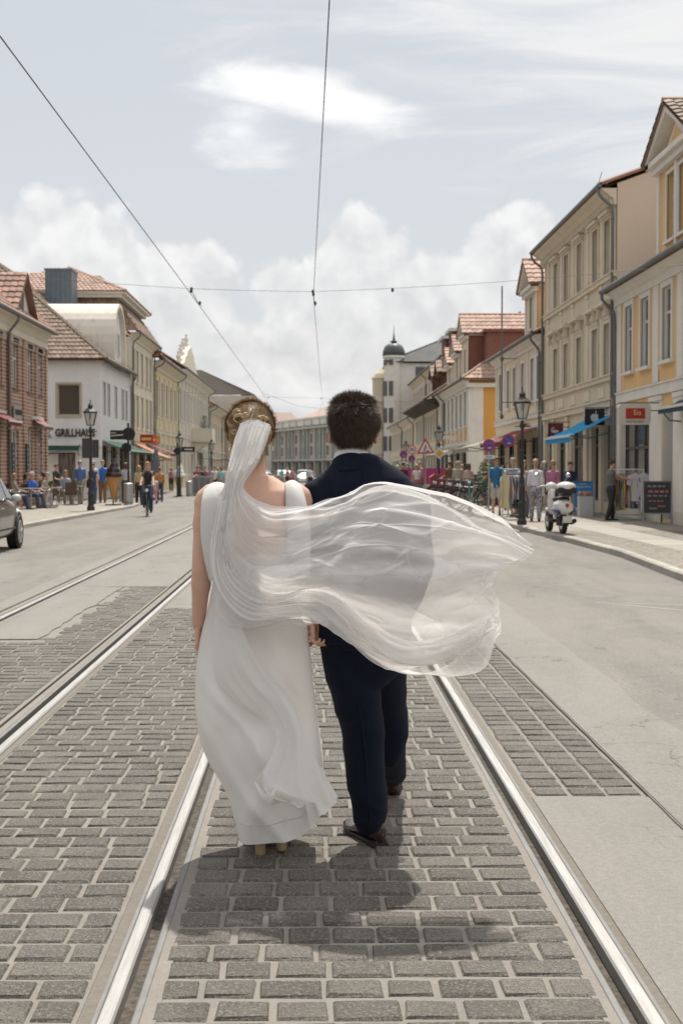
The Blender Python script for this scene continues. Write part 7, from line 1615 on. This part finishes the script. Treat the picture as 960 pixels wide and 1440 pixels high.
# --- clothes racks
def rack(X, Y, rz, L, label, cols, white_last=False):
    t = thing('clothes_rack', label, 'clothes rack', (X, Y, GZ), rz, 'clothes racks outside the shops'); q = MB(); h = 1.42
    for x in (-L / 2, L / 2): q.tube([(x, 0, .06), (x, 0, h)], .016, 6); q.tube([(x, -.25, .05), (x, .25, .05)], .016, 6)
    q.tube([(-L / 2, 0, h), (L / 2, 0, h)], .018, 6); q.tube([(-L / 2, 0, .14), (L / 2, 0, .14)], .014, 6); q.build('frame', CHR, t)
    rg = random.Random(int(X * 100)); n = len(cols)
    for i in range(n):
        x = -L / 2 + .08 + (L - .16) * i / (n - 1); c = cols[i]; ln = rg.uniform(.75, 1.1); z1 = h - .09; w = rg.uniform(.20, .25)
        G_ = []
        for zi in range(9):
            u = zi / 8; ww = w * (.55 + .6 * min(1, u * 5)) * (1 + .12 * math.sin(u * 7 + i)); row = []
            for k in range(17):
                a = 2 * math.pi * k / 16; row.append((x + .022 * math.cos(a) * (1 + u) + .012 * math.sin(u * 9 + i * 2 + a * 2), ww * math.sin(a) * (1 + .08 * math.sin(5 * a + i)), z1 - ln * u - (0.07 * abs(math.sin(a)) if u == 0 else 0)))
            G_.append(row)
        q = MB(); q.grid(G_); q.build('garment', paint(c), t, smooth=True)
        q = MB(); q.tube([(x, 0, h + .02), (x, 0, h - .05), (x, .15, h - .12)], .004, 4); q.tube([(x, 0, h - .05), (x, -.15, h - .12)], .004, 4); q.build('hanger', CHR, t)
    return t
pal = [(.60, .52, .30), (.16, .16, .18), (.35, .12, .16), (.55, .50, .42), (.10, .12, .16), (.45, .36, .40), (.06, .06, .07), (.30, .34, .36), (.50, .25, .30), (.12, .10, .10), (.20, .24, .22), (.42, .40, .36), (.10, .10, .12), (.25, .25, .27)]
rack(5.62, 40.2, R(18), .66, 'chrome rack of hanging clothes in the middle of the right pavement', pal)
pal2 = [(.45, .28, .22), (.40, .40, .22), (.55, .35, .30), (.50, .42, .12), (.20, .24, .40), (.55, .50, .42), (.60, .50, .10), (.35, .12, .25), (.50, .45, .40), (.65, .55, .12), (.30, .33, .42), (.60, .38, .25), (.55, .48, .40), (.10, .10, .2), (.70, .68, .70)]
rk = rack(8.76, 39.9, R(-8), .98, 'clothes rack packed with bright garments under the white light box sign', pal2)
# white T-shirt hung at the end facing the street
q = MB(); WT = mat('white_tee', (.62, .60, .63), .85); pts = [(-.11, .0), (-.05, -.045), (.05, -.045), (.11, 0), (.30, -.09), (.37, -.33), (.25, -.37), (.215, -.24), (.235, -.80), (-.235, -.80), (-.215, -.24), (-.25, -.37), (-.37, -.33), (-.30, -.09)]
t = thing('t_shirt', 'white short sleeved shirt hung facing out at the end of the bright clothes rack', 'shirt', (9.08, 39.6, GZ + 1.33), R(0)); q.prism([(x, 0, z) for x, z in pts], (0, .05, 0)); fixn(q.build('shirt_body', WT, t)); q = MB(); q.tube([(-.2, .02, -.04), (0, .02, .04), (.2, .02, -.04)], .006, 5); q.build('hanger', mat('yellow_wood', (.5, .35, .08), .6), t)
# --- A-boards
def aboard(X, Y, rz, w, h, label, face, frame, lines):
    t = thing('sandwich_board', label, 'board', (X, Y, GZ), rz, None)
    for s in (-1, 1):
        M = Matrix.Rotation(R(13) * -s, 3, 'X'); y0 = s * -.0
        def tp(p): return M @ Vector((p[0], p[1], p[2] - h)) + Vector((0, 0, h))
        q = MB()
        for a, b in (((-w / 2, 0, 0), (-w / 2, 0, h)), ((w / 2, 0, 0), (w / 2, 0, h)), ((-w / 2, 0, h), (w / 2, 0, h)), ((-w / 2, 0, .25), (w / 2, 0, .25))): q.beam(tp(a), tp(b), .035, .035, (0, 1, 0))
        q.build('frame', frame, t); q = MB(); q.prism([tp((x, 0, z)) for x, z in ((-w / 2, .25), (w / 2, .25), (w / 2, h), (-w / 2, h))], M @ Vector((0, .01, 0))); fixn(q.build('panel', face, t))
        if s > 0:
            for (x0, x1, z, th_, c) in lines:
                q = MB(); n = 14; 
                for i in range(n):
                    if i % 4 == 3: continue
                    a = x0 + (x1 - x0) * i / n; q.prism([tp((xx, -.022, zz)) for xx, zz in ((a, z), (a + (x1 - x0) / n * .8, z + .006), (a + (x1 - x0) / n * .8, z + th_), (a, z + th_ * .8))], (0, .002, 0))
                tag(q.build('writing', c, t), kind='stuff')
CHB = mat('chalkboard', (.035, .035, .035), .7); pk = paint((.50, .16, .14)); wt = paint((.30, .29, .27))
aboard(8.92, 36.9, R(-12), .72, 1.1, 'black chalkboard stand with coloured handwriting in front of the brown doorway', CHB, mat('grey_frame', (.30, .29, .27), .5), [(-.25, .2, .95, .05, wt), (-.22, .28, .80, .07, pk), (-.25, .25, .70, .04, wt), (-.22, .15, .56, .04, pk), (-.2, .0, .36, .05, wt), (.02, .2, .42, .05, pk)])
aboard(8.2, 43.3, R(-4), .62, 1.05, 'bright blue poster stand beside the scooter', mat('poster_blue', (.02, .20, .48), .5), mat('grey_frame', (.30, .29, .27), .5), [(-.2, .2, .86, .04, FRW), (-.1, .1, .95, .03, FRW), (-.2, .25, .5, .12, paint((.3, .35, .4)))])
t = thing('basket_stack', 'pale wire basket of small goods in front of the blue poster stand', 'basket', (8.05, 42.2, GZ)); q = MB(); q.prism([(-.2, -.18, 0), (.2, -.18, 0), (.2, .18, 0), (-.2, .18, 0)], (0, 0, .62)); q.build('basket', mat('basket_white', (.5, .5, .5), .6), t); q = MB(); rg = random.Random(2)
for i in range(9): q.ball((rg.uniform(-.17, .17), rg.uniform(-.14, .14), .66 + rg.uniform(0, .08)), .06, 6, 5)
q.build('goods', paint((.4, .2, .15)), t)
# --- parked bicycles, e-scooter, waste containers
for i, (x, y, a, c) in enumerate(((5.0, 49, 62, 'black'), (5.05, 50.6, 55, 'silver'), (5.0, 52.4, 65, 'dark green'), (5.1, 54.4, 58, 'red'), (5.05, 56.6, 60, 'black'), (5.0, 58.8, 66, 'black'), (5.1, 61.2, 57, 'blue'))):
    cc_ = {'black': BLKM, 'silver': ALU, 'dark green': paint((.02, .08, .05)), 'red': paint((.3, .03, .03)), 'blue': paint((.04, .08, .2))}[c]
    bicycle(x + .45, y, GZ, R(a), ['black bicycle nearest in the parked row', 'silver bicycle second in the parked row', 'dark green bicycle in the parked row', 'red bicycle in the parked row', 'black bicycle behind the red one in the parked row', 'black bicycle sixth in the parked row', 'blue bicycle at the far end of the parked row'][i], cc_, 'bicycles parked along the right kerb', lite=True)
t = thing('kick_scooter', 'black electric kick scooter with bright lamp at the end of the bicycle row', 'kick scooter', (5.12, 46.8, GZ), R(170)); q = MB(); q.box(-.08, .08, -.5, .35, .12, .17); q.build('deck', BLKM, t); q = MB(); q.tube([(0, .42, .12), (0, .36, 1.1)], .028, 8); q.build('stem', paint((.05, .25, .2)), t); q = MB(); q.tube([(-.24, .36, 1.12), (.24, .36, 1.12)], .016, 6); q.build('handlebar', BLKM, t); q = MB(); q.ball((0, .42, 1.0), (.05, .03, .05), 8, 6); q.build('headlight', MATS['lamp_lens'], t)
for yy in (-.5, .45): q = MB(); q.lathe([(.06, -.025), (.11, -.025), (.11, .025), (.06, .025)], (0, yy, .11), 14, 0, 'x'); q.build('wheel', RUB, t)
for (x, y, c, lab) in ((6.6, 62, (.07, .08, .09), 'dark grey waste container behind the parked bicycles'), (5.9, 64.5, (.30, .05, .05), 'low red box behind the parked bicycles')):
    t = thing('waste_container', lab, 'container', (x, y, GZ)); q = MB(); q.prism([(-.6, -.4, .1), (.6, -.4, .1), (.68, -.4, 1.05), (-.68, -.4, 1.05)], (0, .8, 0)); fixn(q.build('body', paint(c), t)); q = MB(); q.prism([(-.7, -.45, 1.06), (.7, -.45, 1.06), (.5, -.45, 1.2), (-.5, -.45, 1.2)], (0, .9, 0)); fixn(q.build('lid', paint(c), t))
t = thing('site_banner', 'magenta banner on a construction fence at the side street', 'banner', (6.0, 76, 0)); q = MB(); q.box(-1.1, 1.2, 0, .03, .75, 1.6); q.build('banner', mat('magenta', (.32, .03, .14), .7), t)
for x in (-1.1, 0, 1.2): q = MB(); q.tube([(x, .04, 0), (x, .04, 1.9)], .02, 6); q.build('post', ALU, t)
# --- mast with hanging weight on the right
t = thing('wall_mast', 'tall thin grey mast with bracket at the corner of the pale yellow house', 'mast', (8.55, 65, 0)); q = MB(); q.tube([(0, 0, 4.0), (0, 0, 9.9)], .035, 8); q.build('pole', ZINC, t)
for z in (3.95, 6.6): q = MB(); q.ball((0, 0, z), (.09, .09, .13), 8, 6); q.build('knob', ZINC, t)
q = MB(); q.beam((0, 0, 6.6), (.75, 0, 6.6), .04); q.beam((0, 0, 4.6), (.75, 0, 4.6), .04); q.build('bracket', ZINC, t)
# --- overhead wires
WIR = mat('wire', (.03, .03, .032), .6)
def wire(label, pts, r=.011, ins=()):
    r *= .62
    t = thing('overhead_wire', label, 'wire', pts[0], 0, 'tram overhead wires'); o = Vector(pts[0]); q = MB(); q.tube([Vector(p) - o for p in pts], r, 6); q.build('cable', WIR, t)
    for p in ins: q = MB(); p = Vector(p) - o; q.ball(p, (.032, .032, .05), 8, 6); q.build('insulator', WIR, t)
def sagp(a, b, s, n=14): a = Vector(a); b = Vector(b); return [a.lerp(b, i / n) - Vector((0, 0, 4 * s * (i / n) * (1 - i / n))) for i in range(n + 1)]
wire('contact wire running up the middle over the groom', [(.16, 2, 5.52), (.13, 12, 5.50), (-.02, 32.3, 5.44), (.30, 66, 5.46), (.5, 84, 5.47), (.1, 120, 5.5), (-1, 170, 5.5)], .010, [(-.02, 32.3, 5.50)])
wire('contact wire of the other track slanting down from the upper left', [(-2.95, 2, 5.52), (-2.87, 13, 5.50), (-2.74, 31.9, 5.44), (-2.66, 74, 5.47), (-2.9, 110, 5.5)], .011, [(-2.74, 31.9, 5.52)])
wire('span wire across the street between the brick and the ochre house', sagp((-11.1, 32, 6.25), (-2.76, 32, 5.58), .05) + sagp((-2.76, 32, 5.58), (-.03, 32, 5.52), .01) + sagp((-.03, 32, 5.52), (9.3, 32, 6.25), .10), .007, [(-2.74, 32, 5.57), (-.03, 32, 5.52), (1.75, 32, 5.56)])
wire('second span wire above the distant crossing', sagp((-11.1, 84, 6.4), (.4, 84, 5.75), .15) + sagp((.4, 84, 5.75), (9.3, 100, 6.4), .15), .010, [(.4, 84, 5.7), (-2.7, 84, 5.75)])
wire('short pull off wire beside the bride', [(-2.7, 74, 5.5), (-2.0, 76, 5.35), (-.9, 78, 5.0), (.9, 84, 5.05)], .010)
for x, z in ((-2.74, 5.44), (-.02, 5.44)): wire('steady arm under the first span wire, %s' % ('left track' if x < -1 else 'middle track'), [(x, 32, z + .1), (x + .02, 33.4, z + .0), (x + .05, 34.2, z - .0)], .012, [(x + .04, 33.8, z + .03)])
# --- plants
def leafy(name, label, X, Y, z0, pot, r, h, col, n=700, potm=None, upright=False):
    t = thing(name, label, 'plant', (X, Y, z0)); q = MB(); q.lathe([(pot * .75, 0), (pot, pot * 1.6), (pot * 1.05, pot * 1.7)], (0, 0, 0), 12); q.build('pot', potm or mat('terracotta', (.3, .13, .08), .8), t)
    rg = random.Random(int(X * 77)); q = MB(); zb = pot * 1.7
    for i in range(n):
        a, u = rg.uniform(0, 6.283), rg.random(); rr = r * math.sqrt(rg.random()) * (1 - .5 * abs(u - .45) * 1.6); c = Vector((rr * math.cos(a), rr * math.sin(a), zb + h * u)); L = rg.uniform(.05, .13); d = Vector((rg.gauss(0, 1), rg.gauss(0, 1), rg.gauss(.4, .8))).normalized(); s = d.cross(Vector((rg.gauss(0, 1), rg.gauss(0, 1), rg.gauss(0, 1)))).normalized() * L * .3
        q.add([c, c + d * L * .5 + s, c + d * L, c + d * L * .5 - s], [(0, 1, 2, 3)])
    tag(q.build('foliage', col, t), kind='stuff'); q = MB(); q.tube([(0, 0, zb * .8), (0, 0, zb + h * .6)], .02, 5); q.build('stem', HR, t)
LEAF = mat('leaf_green', (.05, .085, .022), .6, rnd=.4); LEAFL = mat('leaf_light', (.12, .16, .05), .6, rnd=.35)
leafy('potted_shrub', 'light green potted shrub in front of the cafe', 6.8, 56, GZ, .22, .45, 1.3, LEAFL, 900); leafy('potted_shrub', 'darker green potted shrub right of the light green one', 7.5, 57.5, GZ, .22, .5, 1.2, LEAF, 900); leafy('potted_palm', 'dark leafy potted plant beside the distant traffic signs', 4.9, 80, 0, .3, .7, 1.5, LEAF, 700)
leafy('potted_conifer', 'small dark conifer in a pot on the ivory balcony', -10.0, 129.6, 4.26, .3, .45, 1.6, LEAF, 700, IVO)
# --- cafe tables and chairs
TOPM = mat('table_top', (.42, .38, .33), .4); WICK = mat('wicker', (.12, .075, .05), .8, col2=(.07, .045, .03), scale=30)
def table(X, Y, label, z0=GZ, g='cafe tables on the pavement'):
    t = thing('cafe_table', label, 'table', (X, Y, z0), 0, g); q = MB(); q.cbox((0, 0, .735), (.68, .68, .03)); q.build('table_top', TOPM, t); q = MB(); q.tube([(0, 0, .03), (0, 0, .72)], .03, 8); q.build('column', ALU, t); q = MB(); q.cbox((0, 0, .02), (.45, .08, .03)); q.cbox((0, 0, .022), (.08, .45, .03)); q.build('base', ALU, t); return t
def chair(X, Y, rz, label, z0=GZ, m=None, g='wicker chairs at the cafe tables'):
    m = m or WICK; t = thing('cafe_chair', label, 'chair', (X, Y, z0), rz, g); q = MB(); q.cbox((0, 0, .44), (.46, .44, .05)); q.build('seat', m, t); q = MB(); q.cbox((0, -.22, .68), (.46, .04, .44), Matrix.Rotation(R(-8), 3, 'X')); q.build('backrest', m, t)
    for x in (-.2, .2):
        for y in (-.19, .19): q = MB(); q.tube([(x, y, 0), (x * .95, y * .95, .43)], .015, 6); q.build('leg', ALU, t)
    for x in (-.23, .23): q = MB(); q.tube([(x, -.2, .64), (x, .15, .64), (x, .18, .44)], .015, 6); q.build('armrest', ALU, t)
    return t
for (x, y, l) in ((-10.15, 51.2, 'nearest cafe table with the seated guests on the left'), (-9.75, 52.9, 'second cafe table beside the flower pot'), (-10.2, 55.6, 'cafe table near the waiter'), (-9.7, 57.6, 'cafe table left of the man in blue shirt'), (-10.35, 47.3, 'cafe table closest to the grey car')): table(x, y, l)
for (x, y, a, l) in ((-10.6, 50.4, -60, 'wicker chair under the blonde guest'), (-10.4, 52.2, -120, 'wicker chair between the first two cafe tables'), (-10.0, 54.6, 0, 'empty wicker chair before the third cafe table'), (-10.6, 56.3, 200, 'empty wicker chair near the waiter'), (-9.6, 56.6, 0, 'empty wicker chair before the fourth cafe table'), (-9.75, 58.4, 180, 'empty wicker chair behind the fourth cafe table'), (-10.8, 48.9, -90, 'wicker chair near the grey car')): chair(x, y, R(a), l)
for (x, y, l) in ((7.6, 54.0, 'cafe table on the right pavement nearest the shrubs'), (6.9, 59.5, 'cafe table on the right pavement behind the bicycles')): table(x, y, l)
for (x, y, a, l) in ((7.0, 53.6, -90, 'dark chair under the guest in white on the right'), (7.9, 54.8, 90, 'dark chair at the right hand cafe table'), (6.4, 59.3, -90, 'dark chair behind the bicycles'), (7.3, 60.0, 90, 'dark chair farther behind the bicycles')): chair(x, y, R(a), l, m=BLKM, g='dark chairs at the right hand cafe')
for (x, y, l) in ((-9.75, 52.9, 'flower pot with white blossoms on the second cafe table'), (-9.7, 57.6, 'flower pot on the table left of the man in blue shirt')):
    leafy('flower_pot', l, x, y, GZ + .75, .06, .10, .14, LEAFL, 90)
# ================================================================== PASSERS-BY
DEN = mat('denim', (.05, .09, .17), .8, col2=(.08, .13, .22), scale=10); FLOR = mat('floral_print', (.03, .03, .05), .8, col2=(.5, .48, .5), scale=26, amt=1.0)
g = None
person('grey haired man in blue shirt and beige trousers standing left of the lamp', (-9.6, 58.6, GZ), R(170), 1.78, HW, .04, (.10, .17, .38), sleeve=.62, bottom=(.46, .38, .27), build_=1.12, arms=((.05, .12), (.05, .12)), glasses=True)
person('woman in denim waistcoat, white top and jeans right of the lamp', (-9.05, 58.4, GZ), R(178), 1.66, HR, .07, (.03, .06, .13), sleeve=.12, botm=DEN, female=True, bag=BLKM)
person('grey haired person in white behind the woman in denim', (-9.3, 60.2, GZ), R(170), 1.76, HW, .05, (.55, .53, .5), sleeve=.4, bottom=(.1, .1, .12)); person('man in blue T-shirt half hidden behind the woman in denim', (-8.95, 60.4, GZ), R(190), 1.8, HB, .04, (.02, .12, .42), sleeve=.3, bottom=(.25, .12, .05))
person('waiter in black shirt standing in front of the shop window', (-11.3, 62.5, 0), R(240), 1.76, HD, .04, (.012, .012, .014), sleeve=.3, bottom=(.02, .02, .02), arms=((.6, .1), (.5, .1)), elbows=(.9, .9))
person('woman in light top with curly hair beside the chocolate ice cream cone', (-7.95, 60.2, 0.1), R(25), 1.72, HR, .16, (.42, .44, .48), sleeve=.3, bottom=(.05, .05, .05), female=True); person('long haired blonde woman in yellowish top and black trousers beside the bin', (-7.55, 61.5, 0), R(12), 1.7, HB, .26, (.42, .36, .20), sleeve=.6, bottom=(.02, .02, .02), female=True)
person('person in black top behind the long haired woman', (-7.75, 65.8, 0), R(190), 1.72, HD, .05, (.03, .03, .05), sleeve=.5, bottom=(.06, .09, .18)); person('child in pink trousers near the sign mast', (-7.2, 64, 0), R(20), 1.25, HB, .12, (.45, .42, .45), bottom=(.55, .25, .3))
person('woman in black T-shirt riding a bicycle towards the camera', (-5.46, 46.8, 0.0), R(184), 1.70, HB, .05, (.012, .012, .015), sleeve=.25, bottom=(.03, .045, .09), cycle=True, lean=.14, arms=((.75, .18), (.75, .18)), elbows=(.25, .25), female=True)
person('man in dark shirt leaning forward on a bicycle', (-6.28, 83, 0.0), R(115), 1.8, HR, .04, (.02, .025, .025), sleeve=.3, bottom=(.03, .03, .03), cycle=True, lean=.75, arms=((1.0, .1), (1.0, .1)), elbows=(.2, .2))
person('seated blonde woman in light jacket with her back to the camera', (-10.6, 50.4, GZ), R(-60), 1.66, HB, .10, (.38, .33, .26), sleeve=.95, bottom=(.05, .07, .14), sit=True, female=True, arms=((.5, .1), (.5, .1)), elbows=(.9, .9)); person('seated guest in blue top and white cap', (-10.35, 52.3, GZ), R(-125), 1.72, HW, .04, (.03, .12, .45), sleeve=.4, bottom=(.06, .08, .13), sit=True, arms=((.5, .1), (.4, .1)), elbows=(.9, .9), hat=FRW)
person('seated guest in white trousers with crossed legs', (-10.0, 53.6, GZ), R(165), 1.7, HW, .05, (.55, .53, .50), sleeve=.9, bottom=(.55, .52, .50), sit=True, arms=((.4, .1), (.4, .1)), elbows=(.9, .9)); person('seated guest in red top at the cafe', (-10.75, 53.4, GZ), R(-100), 1.66, HR, .1, (.35, .04, .05), sleeve=.5, bottom=(.4, .38, .36), sit=True, female=True, arms=((.4, .1), (.4, .1)), elbows=(.9, .9))
for i, (x, y, c, hm_, rz) in enumerate(((-6.95, 84.6, (.25, .03, .05), HD, 190), (-6.5, 84.9, (.30, .05, .10), HR, 175), (-6.15, 84.5, (.35, .25, .30), HD, 160))): person(['person in dark red at the ice cream counter, left', 'person in wine red in the middle of the ice cream counter', 'person in mauve at the ice cream counter, right'][i], (x, y, 0), R(rz), 1.72, hm_, .08, c, sleeve=.4, bottom=(.05, .05, .07), voxel=.024)
# right pavement
person('man in blue polo shirt, white shorts and sunglasses walking on the right pavement', (5.66, 44.2, GZ), R(176), 1.80, HR, .03, (.015, .13, .27), sleeve=.38, bottom=(.50, .46, .40), kind='shorts', glasses=True, build_=1.06, legs=(.12, -.15))
person('grey haired man in grey blue shirt and dark shorts beside the man in blue', (5.98, 42.8, GZ), R(150), 1.76, HW, .04, (.14, .18, .24), sleeve=.4, bottom=(.04, .05, .08), kind='shorts', build_=1.05)
person('woman in white blouse and black floral trousers seen from behind', (6.05, 38.9, GZ), R(-8), 1.70, HB, .07, (.60, .58, .62), sleeve=.7, botm=FLOR, female=True, build_=1.12, bag=mat('canvas', (.5, .46, .38), .8)); person('woman in pink cardigan with blonde hair and shoulder bag facing the camera', (7.1, 42.3, GZ), R(170), 1.68, HB, .06, (.42, .16, .26), sleeve=.7, bottom=(.03, .03, .035), female=True, glasses=True, bag=BLKM, elbows=(.8, .8))
person('dark haired woman in grey tank top and black trousers sorting the clothes rack', (8.26, 39.5, GZ), R(-72), 1.68, HD, .04, (.10, .11, .10), sleeve=.04, bottom=(.012, .012, .014), female=True, bun=True, arms=((.95, .05), (1.05, .05)), elbows=(.35, .35)); person('person with light hair half hidden behind the chrome clothes rack', (6.1, 41.6, GZ), R(200), 1.68, HB, .06, (.45, .40, .36), bottom=(.1, .1, .12), female=True)
person('dark haired guest in white shirt seated at the right hand cafe', (7.0, 53.6, GZ), R(-90), 1.74, HD, .04, (.55, .55, .56), sleeve=.5, botm=DEN, sit=True, arms=((.5, .1), (.4, .1)), elbows=(.9, .9)); person('woman with long hair in pale pink top among the cafe guests', (6.35, 58.6, GZ), R(15), 1.68, HR, .2, (.55, .36, .32), sleeve=.5, bottom=(.1, .1, .15), female=True); person('person in beige coat behind the bicycles', (6.1, 60.4, GZ), R(5), 1.76, HW, .05, (.38, .33, .26), sleeve=.9, bottom=(.05, .05, .05), build_=1.1, hat=mat('straw', (.5, .38, .2), .8))
person('seated person in black at the right hand cafe', (7.2, 56.4, GZ), R(60), 1.7, HD, .06, (.02, .02, .025), sleeve=.6, bottom=(.03, .03, .05), sit=True, arms=((.5, .1), (.4, .1)), elbows=(.9, .9)); person('woman in white top near the road works sign', (4.75, 66, GZ), R(10), 1.66, HB, .2, (.58, .58, .56), sleeve=.2, bottom=(.3, .1, .1), female=True); person('person in dark red near the road works sign', (4.25, 68.2, GZ), R(20), 1.76, HD, .05, (.10, .02, .03), sleeve=.5, bottom=(.03, .03, .04)); person('grey haired person near the small traffic signs', (3.9, 66.8, GZ * 0), R(0), 1.72, HW, .05, (.4, .4, .4), bottom=(.05, .05, .07))
more = [(-10.9, 57.6, 'cafe guest in olive top seated near the shop window', (.14, .14, .07), HD, 1, 40), (-10.2, 58.6, 'cafe guest in pale blue seated left of the blue shirted man', (.28, .34, .42), HB, 1, 200), (-10.9, 47.9, 'cafe guest in dark jumper nearest the grey car', (.06, .06, .08), HR, 1, -60), (-8.6, 62.6, 'tourist in grey jacket behind the chocolate cone', (.22, .22, .22), HW, 0, 190), (-7.3, 67.4, 'tourist in orange top walking past the parasols', (.42, .17, .06), HR, 0, 10), (-8.0, 69.5, 'tourist in black walking towards the camera by the parasols', (.02, .02, .02), HD, 0, 180),
        (5.9, 62.0, 'shopper in brown jacket beside the waste container', (.16, .09, .05), HR, 0, 30), (6.7, 64.5, 'shopper in light blue behind the waste container', (.25, .33, .42), HW, 0, 170), (7.6, 61.5, 'guest in cream top at the far right hand tables', (.48, .43, .35), HB, 1, 80), (6.6, 55.2, 'guest in dark green seated beside the shrubs', (.03, .07, .04), HD, 1, -70), (5.3, 72.0, 'shopper in pink top under the road works sign', (.42, .18, .2), HB, 0, 0), (7.7, 47.6, 'shopper in grey coat near the swan sign', (.2, .2, .21), HW, 0, 5), (8.1, 45.0, 'shopper in navy cardigan under the blue awning', (.03, .04, .09), HR, 0, 185), (6.75, 49.5, 'shopper in white shirt between racks and cafe', (.55, .55, .54), HD, 0, 175)]
for x, y, lab, c, hm_, st, rz in more: person(lab, (x, y, GZ if (x > 0 and y < 73) or y < 61 else 0), R(rz), random.uniform(1.62, 1.82), hm_, random.choice((.04, .07, .14)), c, sleeve=random.choice((.35, .5, .9)), bottom=random.choice(((.03, .04, .07), (.05, .05, .05), (.3, .26, .2))), sit=bool(st), voxel=.022, legs=(random.uniform(.05, .3), random.uniform(-.3, -.05)), arms=((random.uniform(0, .5), .12), (random.uniform(-.2, .3), .12)), elbows=(random.uniform(.2, 1), random.uniform(.2, 1)))
for (x, y, a, l) in ((-10.9, 57.4, 40, 'wicker chair under the guest in olive'), (-10.2, 58.5, 200, 'wicker chair under the guest in pale blue'), (-10.9, 47.8, -60, 'wicker chair under the guest in the dark jumper')): chair(x, y, R(a), l)
# distant strollers between bride and groom and left of the bride: copies of a few figures
src = [person('distant stroller in white top between bride and groom', (-.3, 108, 0), R(10), 1.74, HD, .04, (.55, .55, .56), bottom=(.02, .02, .03), voxel=.03, group='distant strollers on the street'), person('distant stroller in pink top between bride and groom', (-1.75, 112, 0), R(170), 1.66, HB, .1, (.45, .2, .28), bottom=(.04, .04, .05), female=True, voxel=.03, group='distant strollers on the street'), person('distant stroller in turquoise top between bride and groom', (-2.6, 114, 0), R(0), 1.7, HR, .06, (.2, .45, .42), bottom=(.3, .28, .25), voxel=.03, group='distant strollers on the street')]
for i, (px, Y, k, lab) in enumerate(((302, 96, 0, 'pale stroller by the far left lamp'), (306, 100, 1, 'pink stroller by the far left lamp'), (311, 92, 2, 'turquoise stroller close behind the bride'), (316, 104, 0, 'pale stroller hidden close to the bride'), (297, 110, 2, 'turquoise stroller under the far green awning'), (404, 124, 1, 'pink stroller just right of the bride'), (433, 118, 2, 'turquoise stroller just left of the groom'), (545, 110, 0, 'pale stroller right of the groom'), (241, 100, 1, 'pink stroller left of the yellow ice cream cone'))):
    p = P(px, 660, Y); dup(src[k][0], (p.x, Y, 0), R(random.choice((0, 180, 20, 200))), 'distant ' + lab)
SC.cycles.transparent_max_bounces = 14
SC.cycles.max_bounces = 7
SC.cycles.diffuse_bounces = 3
